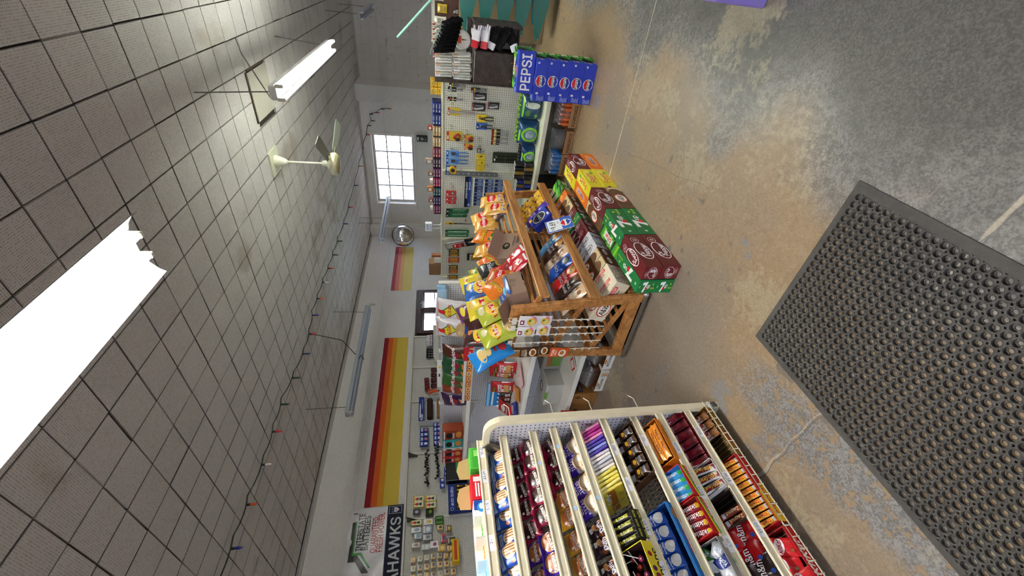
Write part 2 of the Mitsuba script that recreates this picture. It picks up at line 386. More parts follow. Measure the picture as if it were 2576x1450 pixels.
# ceiling: a dark deck with square fibre tiles under it, a little uneven
slab('ceiling', (XL - .3, YF - .3, H + .03), (XR + .3, 13, H + .12), 'm_card', '#2c2825', label='old square fibre tile ceiling with shade painted into its open joints')
TX, TY = .304, .3065
rng = random.Random(5)
tiles = []
for i in range(-20, 23):
    for j in range(-20, 33):
        cx, cy = -.547 - TX * (i + .5), 2.72 + TY * (j + .5)
        if XL - .1 < cx - .1 and cx < XR and YF < cy < (12.42 if cx > -2.9 else YB + .1):
            q = _R[None] @ np.array([cx, cy, H - CAM_H])
            fwd = _F @ np.array([cx, cy, H - CAM_H])
            u, v = (_D0 @ np.array([cx, cy, H - CAM_H])) / max(fwd, 1e-3) * FOCAL, (_R0 @ np.array([cx, cy, H - CAM_H])) / max(fwd, 1e-3) * FOCAL
            seen = fwd > .1 and abs(u) < 1330 and abs(v) < 770
            tiles.append((not seen, math.hypot(cx, cy), cx, cy))
tiles.sort()
def tile_mesh(m, cx, cy):
    g = rng.uniform(.0045, .0085)
    a = rng.gauss(0, .004)
    c, s_ = math.cos(a), math.sin(a)
    R = np.array([[c, -s_, 0], [s_, c, 0], [0, 0, 1]])
    m.box((max(cx + rng.gauss(0, .0022), XL + .16), cy + rng.gauss(0, .0022), H + .012 + rng.gauss(0, .0005)), (TX - g, TY - g, .026), '#ffffff', R, bev=.002)
rest = MB()
for k, (off, d, cx, cy) in enumerate(tiles):
    if abs(cx + 1.45) < .2 and abs(cy - 5.45) < .2: continue       # the open hatch above the far lamp
    if k < 300:
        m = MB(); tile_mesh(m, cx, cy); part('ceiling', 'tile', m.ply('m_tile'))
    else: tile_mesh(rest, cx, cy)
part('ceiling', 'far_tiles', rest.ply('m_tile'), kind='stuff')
# loose tile board patched over a hole above the far lamp, and its open slot
m = MB(); m.box((-1.43, 5.44, H - .012), (.50, .60, .012), '#98948a', bev=.002)
one('ceiling_patch', 'warped pale board patched onto the ceiling tiles above the lit twin tube lamp', 'board', m.ply('m_card'))
m = MB(); m.box((-1.43, 5.13, H - .004), (.52, .035, .012), '#2a2019'); m.box((-1.16, 5.44, H - .004), (.02, .56, .012), '#3a2c22')
part('ceiling', 'open_slot', m.ply('m_card'))
# trim between ceiling and walls
def cove(name, a, b):
    m = MB(); m.bar(a, b, .035, .045, '#b9b3ac', bev=.006); struct(name, m.ply('m_paint'))
cove('trim_1', (XL + .02, YF, H - .025), (XL + .02, YB - .3, H - .025)); cove('trim_2', (XL + .3, YB - .02, H - .025), (-3.1, YB - .02, H - .025)); cove('trim_3', (-2.7, 12.40, H - .025), (XR, 12.40, H - .025))
# painted stripes on the left wall
BANDS = [(0, .455, '#d8bd4b'), (.455, .635, '#d8922a'), (.635, .82, '#d96127'), (.82, 1, '#8f1d28')]
for (y0, y1, cols) in ((3.215, 7.04, None), (8.80, 10.93, ['#e0cd7c', '#e6b27c', '#dd8878', '#b04c5c'])):  # far stripe: window glare is put into its paler, pinkish colours
    for k, (a, b, c) in enumerate(BANDS):
        m = MB(); z0, z1 = 2.235 + .535 * a, 2.235 + .535 * b
        m.box((XL + .0012, (y0 + y1) / 2, (z0 + z1) / 2), (.0024, y1 - y0, z1 - z0), c if not cols else cols[k])
        part('wall_left', 'stripe', m.ply('m_card'))
# steel window in the far wall
x0, z0, x1, z1 = WIN
m = MB(); fy = YB + .16
for (a, b, w) in (((x0, fy, z0 + .03), (x1, fy, z0 + .03), .06), ((x0, fy, z1 - .03), (x1, fy, z1 - .03), .06)): m.bar(a, b, .05, w, '#b9b7b5')
for x in (x0 + .03, x1 - .03): m.box((x, fy, (z0 + z1) / 2), (.06, .05, z1 - z0), '#b9b7b5')
struct('window_1', m.ply('m_paint'), 'overexposed steel window with small panes in the far wall')
cols_, rows_ = 4, 3
for i in range(1, cols_):
    m = MB(); x = x0 + (x1 - x0) * i / cols_; m.box((x, fy, (z0 + z1) / 2), (.022, .035, z1 - z0 - .1), '#8d8d90'); part('window_1', 'muntin', m.ply('m_paint'))
for j in range(1, rows_):
    m = MB(); z = z0 + (z1 - z0) * j / rows_; m.box(((x0 + x1) / 2, fy, z), (x1 - x0 - .1, .036, .022), '#8d8d90'); part('window_1', 'muntin', m.ply('m_paint'))
for i in range(cols_):
    for j in range(rows_):
        m = MB(); w, hh = (x1 - x0) / cols_, (z1 - z0) / rows_
        m.prism(sbox(-w / 2 + .012, -hh / 2 + .012, w / 2 - .012, hh / 2 - .012), .0001, '#ffffff', (x0 + w * (i + .5), fy, z0 + hh * (j + .5)), (1, 0, 0), (0, 0, 1))
        g = Face(MB(), (0, 0, 0), (1, 0, 0), (0, 0, 1), 1, 1)
        q = MB(); q.add(np.array([[-w / 2 + .011, 0, -hh / 2 + .011], [w / 2 - .011, 0, -hh / 2 + .011], [w / 2 - .011, 0, hh / 2 - .011], [-w / 2 + .011, 0, hh / 2 - .011]]) + [x0 + w * (i + .5), fy, z0 + hh * (j + .5)], [[0, 1, 2, 3]], '#ffffff')
        part('window_1', 'pane', q.ply('m_pane'))
m = MB()
for (a, b, c, d) in ((x0 - .07, z0 - .05, x0, z1 + .07), (x1, z0 - .05, x1 + .07, z1 + .07), (x0 - .07, z1, x1 + .07, z1 + .07)): m.box(((a + c) / 2, YB - .005, (b + d) / 2), (c - a, .03, d - b), '#e4e0da', bev=.005)
m.box(((x0 + x1) / 2, YB - .03, z0 - .02), (x1 - x0 + .2, .12, .04), '#e4e0da', bev=.008)
part('window_1', 'window_frame', m.ply('m_paint'))
for k, (a, b, c, d) in enumerate(FW):
    m = MB()
    for x in (a, c): m.box((x, YF - .12, (b + d) / 2), (.07, .12, d - b), '#8a8a88')
    for z in (b, d): m.box(((a + c) / 2, YF - .12, z), (c - a, .12, .07), '#8a8a88')
    nm = 'door_2' if k == 2 else f'window_{k + 2}'
    struct(nm, m.ply('m_paint'))
    q = MB(); q.add(np.array([[a, YF - .12, b], [c, YF - .12, b], [c, YF - .12, d], [a, YF - .12, d]]), [[0, 1, 2, 3]], '#ffffff')
    part(nm, 'pane', q.ply('m_pane'))
slab('ground', (-60, -60, -.5), (60, 60, -.21), 'm_card', '#a8a298')
# a house across the yard, seen through the far window
k = thing('building', 'hazy low building outside the far window', 'building')
m = MB(); m.box((-12.5, 32, 1.2), (7, 5, 3.0), '#d4d4da'); put(k + '__wall', m.ply('m_card'))
m = MB(); m.prism(Polygon([(-3.9, 0), (3.9, 0), (0, 1.5)]), 5.6, '#9b8f92', (-12.5, 34.8, 2.7), (1, 0, 0), (0, 0, 1)); put(k + '__roof', m.ply('m_card'))
for i in range(3):
    m = MB(); m.box((-14.6 + 2.1 * i, 29.47, 1.4), (1.0, .08, 1.2), '#7f97c4', bev=.01); part(k, 'window', m.ply('m_paint'))

# the dark glazed door in the left wall
X = XL
m = MB(); m.box((X + .03, 7.88, 1.04), (.06, 1.72, 2.10), '#2a1715', bev=.01); struct('door_1', m.ply('m_paint'), 'dark brown double door with two bright panes in the left wall')
for i, yc in enumerate((7.48, 8.30)):
    m = MB()
    for (dy, dz, w, hh) in ((-.36, 1.02, .10, 2.0), (.36, 1.02, .10, 2.0), (0, 1.98, .82, .14), (0, .12, .82, .22), (0, .95, .82, .10)): m.box((X + .075, yc + dy, dz), (.045, w, hh), '#3a1f1a', bev=.006)
    part('door_1', 'leaf', m.ply('m_paint'))
    q = MB(); q.box((X + .068, yc, 1.45), (.004, .60, .86), '#cfe6f7'); part('door_1', 'pane', {**q.ply('m_card'), 'emitter': {'type': 'area', 'radiance': {'type': 'rgb', 'value': [1.1, 1.5, 1.75]}}}, label='bright daylit pane')
    for zz in (1.32, 1.62):
        q = MB(); q.box((X + .08, yc, zz), (.012, .62, .012), '#3a1f1a'); part('door_1', 'muntin', q.ply('m_paint'))
m = MB(); m.box((X + .13, 8.05, 1.93), (.05, .28, .06), '#8c8a88', bev=.01); m.tube([(X + .14, 8.1, 1.95), (X + .3, 7.9, 1.98), (X + .12, 7.75, 2.0)], .008, '#777777'); part('door_1', 'door_closer', m.ply('m_metal'))

# ---------------------------------------------------------------- fluorescent lamps
def strip_lamp(label, x, y0, y1, z, lit, reflector, chains, group='long twin tube ceiling lamps', tilt=0.0, drop=None):
    k = thing('fluorescent_lamp', label, 'lamp', group)
    L = y1 - y0; yc = (y0 + y1) / 2
    zt = lambda y: z + tilt * (y - yc)
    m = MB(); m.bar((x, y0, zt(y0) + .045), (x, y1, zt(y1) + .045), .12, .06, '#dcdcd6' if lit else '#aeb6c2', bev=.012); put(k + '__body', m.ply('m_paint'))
    if reflector:
        m = MB()
        xs = np.array([-.155, -.14, -.10, -.06, .06, .10, .14, .155]); zs = np.array([-.052, -.03, 0.0, .014, .014, 0, -.03, -.052])
        A = np.array([(x + a, y0, zt(y0) + b) for a, b in zip(xs, zs)]); B = np.array([(x + a, y1, zt(y1) + b) for a, b in zip(xs, zs)])
        for i in range(len(xs) - 1):
            m.add(np.array([A[i], A[i + 1], B[i + 1], B[i]]), [[0, 1, 2, 3]], '#f0efe8'); m.add(np.array([A[i], A[i + 1], B[i + 1], B[i]]) + [0, 0, .003], [[0, 3, 2, 1]], '#b5b4ae')
        put(k + '__reflector', m.ply('m_paint'))
    for s in (-1, 1):
        dx = .052 * s
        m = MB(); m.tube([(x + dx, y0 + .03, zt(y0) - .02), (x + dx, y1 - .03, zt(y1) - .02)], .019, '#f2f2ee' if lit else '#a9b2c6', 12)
        sh = m.ply('m_paint')
        if lit: sh['emitter'] = {'type': 'area', 'radiance': {'type': 'rgb', 'value': list(TUBE_OLD if (lit == 'old') else TUBE)}}
        part(k, 'tube', sh)
        for y in (y0 + .018, y1 - .018):
            m = MB(); m.box((x + dx, y, zt(y) - .012), (.03, .022, .062), '#d9d7c8', bev=.004); part(k, 'lamp_holder', m.ply('m_paint'))
    for (dy, xo) in chains:
        y = yc + dy
        m = MB(); m.tube([(x, y, zt(y) + .07), (x + xo, y, H)], .005, '#6b6763', 5); part(k, 'hanger', m.ply('m_metal'))
    return k
strip_lamp('burning lamp with a wide white reflector, nearest the camera and cut by the frame', -1.13, -.72, 1.76, 2.9, True, True, ((-1.1, 0), (-.3, 0)))
k = strip_lamp('burning bare twin tube strip lamp beyond the ceiling fan side, hung under the patched tiles', -1.045, 3.96, 6.40, 2.9, 'old', False, ((-1.18, -.05), (1.15, .05)))
m = MB(); m.tube([(-1.05, 4.25, 2.98), (-1.2, 4.4, 3.12), (-.92, 4.75, 3.4), (-.85, 5.1, 3.55)], .006, '#4c4844', 5); part(k, 'cord', m.ply('m_paint'))
strip_lamp('unlit lamp hanging by the far block wall at the right edge of the picture', -1.0, 9.3, 11.2, 2.9, False, False, ((-.7, 0), (.7, 0)))
k = strip_lamp('unlit lamp hung in front of the painted stripes, with a dangling cord loop', -5.6, 3.95, 6.45, 2.9, False, False, ((-1.1, 0), (1.1, .02)))
m = MB(); m.tube([(-5.6, 5.05, 2.96), (-5.5, 5.08, 2.86), (-5.53, 5.0, 2.82), (-5.6, 5.1, 2.85), (-5.6, 5.2, 3.0), (-5.2, 5.15, 3.15), (-4.9, 5.0, 3.5), (-4.85, 4.95, 3.56)], .007, '#3c3936', 5); part(k, 'cord', m.ply('m_paint'))
m = MB(); m.lathe([(0, 0), (.025, .01), (.03, .05), (.016, .07), (.016, .12), (0, .12)], '#cfcac0', 12, (-5.55, 6.47, 2.78)); part(k, 'bulb_socket', m.ply('m_paint'))
strip_lamp('unlit lamp hung before the steel window in the far wall', -5.62, 8.95, 11.25, 2.9, False, False, ((-.3, 0), (-.02, 0)))
for (a, b) in ((3.96, 6.4),):  # extra lamp out of view, added to brighten the room
    strip_lamp('added twin tube lamp, out of view, brightening the right half of the shop', 3.5, a, b, 2.9, True, False, ((-1, 0), (1, 0)))

# ---------------------------------------------------------------- ceiling fan
k = thing('ceiling_fan', 'cream ceiling fan with three blades on a long down rod', 'fan'); fx, fy_ = -2.195, 5.30
m = MB(); m.box((fx, fy_, H - .012), (.30, .30, .022), '#cfcfb8', bev=.004); put(k + '__ceiling_plate', m.ply('m_paint'))
m = MB(); m.lathe([(.012, 0), (.03, .01), (.055, .06), (.075, .13), (.08, .15), (0, .15)], '#d8d8c4', 24, (fx, fy_, H - .165)); put(k + '__canopy', m.ply('m_paint'))
m = MB(); m.tube([(fx, fy_, 2.98), (fx, fy_, H - .15)], .014, '#d5d6c6', 10); put(k + '__down_rod', m.ply('m_paint'))
m = MB(); m.lathe([(.012, .15), (.035, .13), (.04, .08), (.06, .07), (.10, .05), (.135, .03), (.14, .0), (.138, -.03), (.12, -.055), (.08, -.07), (0, -.075)], ['#d5d6c6'] * 5 + ['#cfcba8', '#e8e6d2', '#cfcba8', '#a9a17a', '#a9a17a', '#a9a17a'], 28, (fx, fy_, 2.86)); put(k + '__motor', m.ply('m_paint'))
for a in (-48, 64, -160):
    c, s_ = math.cos(math.radians(a)), math.sin(math.radians(a))
    m = MB(); m.bar((fx + .12 * c, fy_ + .12 * s_, 2.865), (fx + .27 * c, fy_ + .27 * s_, 2.865), .045, .008, '#a9a890'); part(k, 'blade_arm', m.ply('m_metal'))
    m = MB(); out = Polygon([(.2, -.05), (.69, -.068), (.725, -.05), (.725, .05), (.69, .068), (.2, .05)])
    t = math.radians(-16)
    ux, uy = np.array([c, s_, 0]), np.array([-s_ * math.cos(t), c * math.cos(t), math.sin(t)])
    m.prism(out, .008, '#8d9488', (fx, fy_, 2.868), ux, uy); part(k, 'blade', m.ply('m_paint'))

# ---------------------------------------------------------------- string of old christmas lights under the ceiling
pts = [(-4.50, 1.45), (-4.535, 1.93), (-4.545, 2.31), (-4.60, 2.78), (-4.57, 3.16), (-4.55, 3.52), (-4.66, 4.04), (-4.74, 4.55), (-4.70, 4.91), (-4.57, 5.2), (-4.58, 5.6), (-4.58, 6.05), (-4.62, 6.5), (-4.62, 6.95), (-4.62, 7.45), (-4.65, 8.25), (-4.6, 8.9), (-4.5, 9.95), (-4.4, 10.85), (-4.25, 11.74)]
k = thing('light_string', 'sagging string of coloured bulbs pinned along the ceiling', 'string lights')
P = []
for a, b in zip(pts[:-1], pts[1:]):
    for t in np.linspace(0, 1, 5)[:-1]:
        P.append((a[0] + (b[0] - a[0]) * t, a[1] + (b[1] - a[1]) * t, H - .03 - .10 * t * (1 - t)))
P += [(-4.25, 11.74, H - .03), (-4.0, 11.76, 3.42), (-3.75, 11.76, 3.36), (-3.62, 11.76, 3.25), (-3.45, 11.76, 3.28), (-3.4, 11.76, 3.12), (-3.3, 11.76, 2.98), (-3.28, 11.76, 2.8)]
m = MB(); m.tube(P, .0045, '#1d2a1f', 5); m.tube([(a + .012, b, c - .012) for a, b, c in P], .003, '#16201a', 4); put(k + '__wire', m.ply('m_paint'))
HUE = ['#c81e1e', '#1f2a8a', '#0f4a2c', '#e8e4dc', '#c81e1e', '#17351f', '#d3541c', '#26308c']
for i, q in enumerate(P[3:-7:4] + P[-7:]):
    c = HUE[(i * 5 + 1) % 8]
    m = MB(); m.lathe([(0, 0), (.012, 0), (.013, .035), (0, .035)], '#17231b', 8, (q[0], q[1], q[2] - .04)); m.lathe([(0, -.075), (.006, -.068), (.014, -.045), (.013, -.02), (.009, 0)], c, 8, (q[0], q[1], q[2] - .035))
    part(k, 'bulb', m.ply('m_gloss'))

# ---------------------------------------------------------------- round safety mirror and banners on the left wall
k = thing('convex_mirror', 'round convex safety mirror high in the far left corner', 'mirror')
mo, mn = np.array([-6.72, 11.02, 2.55]), unit((.66, -.72, -.15))
m = MB(); m.lathe([(.315, 0), (.31, .03)] + [(.31 * math.cos(a), .03 + .13 * math.sin(a)) for a in np.linspace(0, math.pi / 2, 12)], '#ffffff', 40, mo, mn); put(k + '__mirror_face', m.ply('m_mirror'))
m = MB(); m.lathe([(0, -.03), (.2, -.03), (.32, -.01), (.325, .02), (.31, .03)], '#26262a', 40, mo, mn); put(k + '__rim', m.ply('m_paint'))
m = MB(); m.tube([mo - mn * .03, mo - mn * .3, (XL + .02, 11.5, 2.62)], .015, '#333333', 8); put(k + '__arm', m.ply('m_metal'))

def banner_plane(y0, y1, z0, z1, off=.012):
    """A sheet on the left wall, seen from the shop: x runs towards +Y."""
    m = MB(); w, hh = y1 - y0, z1 - z0
    return m, w, hh, mat((XL + off, (y0 + y1) / 2, (z0 + z1) / 2), 90)
m, w, hh, M = banner_plane(1.9, 3.19, 2.16 + .22, 2.95)
nu, nv = 44, 20
U, V = np.meshgrid(np.linspace(-w / 2, w / 2, nu), np.linspace(-hh / 2, hh / 2, nv))
warp = lambda x, y: .012 + .008 * np.sin(x * 13 + y * 5) * np.cos(y * 9 - x * 3)
Pq = np.stack([U, V, warp(U, V)], -1).reshape(-1, 3); ii, jj = np.meshgrid(np.arange(nv - 1), np.arange(nu - 1), indexing='ij'); b = ii * nu + jj
m.add(Pq, np.stack([b, b + 1, b + nu + 1, b + nu], -1).reshape(-1, 4), '#dedde2')
f = Face(m, (0, 0, 0), (1, 0, 0), (0, 1, 0), w, hh, warp)
x0 = -w / 2
yb = lambda t: hh / 2 - t * hh
f.pts([(-.10, yb(.08)), (w / 2 - .06, yb(.08)), (w / 2 - .06, yb(.16)), (-.02, yb(.16)), (-.02, yb(.30)), (-.13, yb(.46)), (-.26, yb(.62)), (-.26, yb(.46)), (-.10, yb(.26))], '#16181b')
f.pts([(-.02, yb(.16)), (w / 2 - .06, yb(.16)), (w / 2 - .06, yb(.20)), (.015, yb(.20)), (.015, yb(.40)), (-.09, yb(.52)), (-.2, yb(.66)), (-.2, yb(.61)), (-.02, yb(.36))], '#3f9a4f')
f.text('INTERSTATE', .305, yb(.31), .085, '#17171a', .53); f.text('BATTERIES', .285, yb(.47), .085, '#17171a', .49)
f.text('GUARANTEED.', .255, yb(.68), .085, '#b8122c', .52); f.text('FRESH POWER.', .275, yb(.84), .085, '#b8122c', .56)
put(thing('banner', 'grey plastic banner reading INTERSTATE BATTERIES with black and green stripe', 'banner'), m.ply('m_gloss'), M)
m, w, hh, M = banner_plane(1.62, 3.20, 2.145, 2.39, .03)
m.box((0, 0, 0), (w, hh, .004), '#14172e'); f = Face(m, (0, 0, .002), (1, 0, 0), (0, 1, 0), w, hh)
f.rect(0, hh / 2 - .008, w, .012, '#2b2f52')
f.text('SEAHAWKS', .02, -.012, .15, '#c9ccd2', 1.16)
f.rect(w / 2 - .075, 0, .115, .2, '#c6c8ce').rect(w / 2 - .075, 0, .103, .186, '#1c2038')
f.pts([(w / 2 - .11, .055), (w / 2 - .04, .055), (w / 2 - .04, -.02), (w / 2 - .075, -.06), (w / 2 - .11, -.02)], '#e8e8ee').rect(w / 2 - .075, .036, .064, .034, '#24346f').text('NFL', w / 2 - .075, -.012, .034, '#c01a2c', .05)
put(thing('banner', 'dark navy banner strip reading SEAHAWKS under the battery banner', 'banner'), m.ply('m_card'), M)
# ---------------------------------------------------------------- package builders
def loc(x, y, z, tilt=0, roll=0, yaw=0):
    """A pose inside a thing's own frame (x right, y up, z out of its front)."""
    b = mat((0, 0, 0), yaw, tilt, roll)[:3, :3]
    m = np.eye(4); m[:3, :3] = np.array([[1, 0, 0], [0, 0, 1], [0, -1, 0.0]]) @ b; m[:3, 3] = (x, y, z)
    return m
def shift(x, y, z):
    m = np.eye(4); m[:3, 3] = (x, y, z); return m

def pillow(m, W, Hh, D, base, deco=None, seed=0, nu=13, nv=17, wr=1.0, ends='v', flat=.05, back=None, fade=None):
    """A filled bag, its two ends (top and bottom) crimped flat and its film wrinkled. deco(face, W, H) prints on its front."""
    u, v = np.linspace(-1, 1, nu), np.linspace(-1, 1, nv)
    r = np.random.default_rng(seed)
    k = [(r.uniform(4, 11) * r.choice([-1, 1]), r.uniform(2, 9) * r.choice([-1, 1]), r.uniform(0, 6.3), r.uniform(.3, 1)) for _ in range(6)]
    def hgt(x, y):
        a, b = np.clip(np.abs(x) / (W / 2), 0, 1), np.clip(np.abs(y) / (Hh / 2), 0, 1)
        bb = np.clip(b / (1 - flat * 1.4), 0, 1)
        lump = np.clip(1 - a ** 2.6, 0, 1) ** .55 * np.clip(1 - bb ** 3.2, 0, 1) ** .6
        w = sum(q[3] * np.sin(q[0] * x / W + q[1] * y / Hh * 1.3 + q[2]) for q in k) / 6
        cr = np.cos(y / Hh * 50) * .0006 * (b > 1 - flat)
        return .001 + D / 2 * lump * (1 + .16 * w * wr) + .0035 * wr * w * np.clip(1 - a ** 4, 0, 1) * np.clip(1 - b ** 3, 0, 1) + cr
    U, V = np.meshgrid(u, v); X0 = U * W / 2
    pinch = 1 - .07 * (1 - np.abs(V) ** 2) * wr        # the filled middle draws the sides in
    X, Y = X0 * pinch, V * Hh / 2
    Z = hgt(X0, Y)
    i, j = np.meshgrid(np.arange(nv - 1), np.arange(nu - 1), indexing='ij'); q = (i * nu + j)
    quad = np.stack([q, q + 1, q + nu + 1, q + nu], -1).reshape(-1, 4)
    c = lin(base) if fade is None else fade(U.ravel(), V.ravel())
    m.add(np.stack([X, Y, Z], -1).reshape(-1, 3), quad, c)
    m.add(np.stack([X, Y, -Z * .8], -1).reshape(-1, 3), quad[:, ::-1], lin(back or base))
    if deco:
        warp = lambda x, y: hgt(x / (1 - .07 * (1 - np.clip(np.abs(y) / (Hh / 2), 0, 1) ** 2) * wr), y)
        deco(Face(m, (0, 0, 0), (1, 0, 0), (0, 1, 0), W, Hh, warp), W, Hh)
    return m

_BAG = {}
def bag(kind, W, Hh, D, base, deco=None, variants=3, seed=0, bsdf='m_gloss', **k):
    """A few differently crumpled copies of one kind of bag; returns one of them."""
    s = seed % variants
    if (kind, s) not in _BAG:
        _BAG[(kind, s)] = pillow(MB(), W, Hh, D, base, deco, seed=s * 17 + len(kind), **k).ply(bsdf)
    return _BAG[(kind, s)]

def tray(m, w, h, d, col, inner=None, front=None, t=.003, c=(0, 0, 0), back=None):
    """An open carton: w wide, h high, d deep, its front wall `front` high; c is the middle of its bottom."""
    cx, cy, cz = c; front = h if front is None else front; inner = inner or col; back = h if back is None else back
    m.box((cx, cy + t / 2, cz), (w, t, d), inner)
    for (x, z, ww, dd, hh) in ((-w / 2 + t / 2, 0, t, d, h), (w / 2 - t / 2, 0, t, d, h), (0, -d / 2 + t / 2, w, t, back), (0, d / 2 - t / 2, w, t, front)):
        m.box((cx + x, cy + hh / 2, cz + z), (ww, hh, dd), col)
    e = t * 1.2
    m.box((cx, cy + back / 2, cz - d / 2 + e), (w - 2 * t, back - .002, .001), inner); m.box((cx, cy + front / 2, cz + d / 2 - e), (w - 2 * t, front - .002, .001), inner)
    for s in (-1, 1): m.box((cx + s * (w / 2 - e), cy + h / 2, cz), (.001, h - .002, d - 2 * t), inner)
    return m

# ---------------------------------------------------------------- candy rack
MR = mat((-1.865, 1.25, 0), 93.5)
CREAM = '#d9d0b2'
rack = thing('candy_rack', 'cream wire candy rack with sloping shelves and a perforated end panel', 'display rack')
m = MB()
prof = [(-.42, 0), (0, 0), (0, 1.27)] + [(-.10 + .10 * math.cos(a), 1.27 + .10 * math.sin(a)) for a in np.linspace(0, math.pi / 2, 8)][1:] + [(-.42, 1.37)]
outer = Polygon(prof); inner = outer.buffer(-.035)
m.prism(outer.difference(inner), .034, CREAM, (0, 0, 0), (0, 0, 1), (0, 1, 0))
put(rack + '__end_frame', m.ply('m_paint'), MR)
m = MB(); m.prism(inner.buffer(.004), .008, '#ffffff', (.011, 0, 0), (0, 0, 1), (0, 1, 0)); put(rack + '__end_panel', m.ply('m_peg_grey'), MR)
m = MB(); m.box((-.66, .70, -.405), (1.32, 1.36, .012), '#ffffff'); put(rack + '__back_panel', m.ply('m_peg_y'), MR)
m = MB(); m.lathe([(0, -.014), (.03, -.014), (.032, 0), (.03, .014), (0, .014)], '#3a3a3a', 18, (-.02, .034, -.02), (1, 0, 0)); m.box((-.02, .06, -.02), (.045, .03, .05), '#b9b9b4', bev=.006); put(rack + '__caster', m.ply('m_paint'), MR)
m = MB(); m.bar((-.03, .08, -.38), (-.03, 1.42, -.38), .03, .03, '#b8b29a'); m.bar((-.03, 1.15, -.36), (-.03, 1.36, -.2), .025, .05, '#8f8b7c'); put(rack + '__upright', m.ply('m_metal'), MR)
# hooks poking out of the far face of the end panel
for (z, y) in ((-.06, 1.22), (-.05, .98), (-.05, .75), (-.05, .47)):
    m = MB(); m.tube([(.03, y, z), (.10, y + .0, z), (.125, y + .025, z)], .0035, '#e6e4dc', 6); part(rack, 'hook', m.ply('m_metal'), MR)
ROWS = [(1.40, -.22), (1.28, -.172), (1.115, -.15), (1.0, -.135), (.885, -.10), (.725, -.065), (.538, -.07), (.40, -.035), (.225, -.03), (.105, .005)]
TAGS = {0: [(-.06, '$1.49'), (-.2, '$1.69'), (-.36, '1.-5'), (-.52, '2-')], 1: [], 2: [(-.2, '')], 3: [(-.12, ''), (-.45, '')], 4: [(-.43, '')], 5: [(-.21, '.150'), (-.40, '.50'), (-.60, '$1.60'), (-.77, '.25')], 6: [(-.17, '.99')], 7: [(-.25, '$1.60'), (-.49, '$1.20'), (-.72, '1.20')], 8: [(-.17, '$1.60'), (-.44, '$1.60'), (-.68, '$1.60')], 9: []}
RL = 1.30
def slope(i): return .42 if i else .02
for i, (y, z) in enumerate(ROWS):
    sh = numbered(rack + '__shelf')
    m = MB()
    if i < 9:
        p = Polygon([(0, 0), (.004, 0), (.009, -.004), (.009, -.008), (.004, -.010), (.004, -.036), (.009, -.038), (.009, -.043), (.003, -.047), (0, -.047)])
        xr = 0.012 if i == 0 else -.004
        m.prism(p, RL, CREAM, (xr, y, z), (0, 0, 1), (0, 1, 0)); m.prism(sbox(-.014, -.05, 0, -.044), RL, CREAM, (xr, y, z), (0, 0, 1), (0, 1, 0))
    else:
        for dy in (0, -.03): m.tube([(0, y + dy - .01, z), (-RL, y + dy - .01, z)], .0035, '#c9c2aa', 5)
        for k in range(27): m.tube([(-.02 - .048 * k, y - .005, z - .01), (-.02 - .048 * k, y - .01, z + .002), (-.02 - .048 * k, y - .045, z + .002), (-.02 - .048 * k, y - .05, z - .02)], .0028, '#d8d2bc', 4)
    put(sh, m.ply('m_paint'), MR)
    m = MB(); d = z - .012 + .38; y1 = y - .045 + slope(i) * d
    for k in range(int(RL / .024)): m.tube([(-.012 - .024 * k, y - .047, z - .006), (-.012 - .024 * k, y1, -.385)], .0018, '#cfc9b4', 4)
    for t in (0, .5, 1): m.tube([(0, y - .05 + t * (y1 - y + .047), z - .012 + t * (-.385 - z + .012)), (-RL, y - .05 + t * (y1 - y + .047), z - .012 + t * (-.385 - z + .012))], .0028, '#cfc9b4', 4)
    part(sh, 'wire_deck', m.ply('m_metal'), MR)
    for (x, t) in TAGS[i]:
        w = .068 if t else .02
        m = MB(); m.box((x, y - .023, z + .0052), (w, .025 if t else .018, .0008), '#e9e9ee' if t else '#bcd4ea'); 
        if t: Face(m, (x, y - .023, z + .0056), (1, 0, 0), (0, 1, 0), w, .025).text(t, .004, 0, .012, '#4a4f66', rot=2, bold=False)
        part(sh, 'price_tag', m.ply('m_card'), MR)

def on_row(i, x, w=0, h=.1, d=.03, tilt=40, roll=0, yaw=0, back=0.0, lift=0.0):
    """Stands a package of that height and depth on shelf i, its foot behind the rail, leaning back; back and lift move it in."""
    y, z = ROWS[i]
    yy = y - .044 + slope(i) * back + lift
    return MR @ loc(x, yy, z - .016 - back, tilt, roll, yaw) @ shift(0, h / 2, -d / 2 if tilt < 60 else d / 2)

# printed designs
def d_swirl(f, W, Hh):
    f.ell(W * .12, -Hh * .1, W * .34, Hh * .30, '#e9d3b0')
    for k in range(4): f.pts([(W * (-.10 + .13 * k), -Hh * .33), (W * (-.04 + .13 * k), -Hh * .33), (W * (.03 + .12 * k), Hh * .12), (W * (-.03 + .12 * k), Hh * .12)], '#a86f3c')
    f.rect(-W * .05, Hh * .31, W * .8, Hh * .16, '#8fa3c4'); f.text('Cloverhill', -W * .03, Hh * .31, Hh * .075, '#1d2c50', W * .62); f.ell(-W * .33, -.15 * Hh, W * .08, Hh * .1, '#7e4428')
def d_cookie(base2, dark):
    def d(f, W, Hh):
        f.ell(0, .02 * Hh, W * .40, Hh * .34, dark, n=24)
        r = random.Random(4)
        for _ in range(7): f.ell(r.uniform(-.2, .2) * W, r.uniform(-.2, .2) * Hh, .03 * W, .03 * Hh, base2, n=6)
        f.text("Grandma's", 0, -Hh * .02, Hh * .15, '#f4e9dc', W * .80, rot=8); f.text("Grandma's", .004 * W, -Hh * .035, Hh * .15, '#efe5d5', W * .8, rot=8); f.ell(-W * .26, Hh * .16, W * .06, Hh * .07, '#f0d8c0'); f.rect(0, -Hh * .36, W * .5, Hh * .06, '#e8c9a8')
    return d
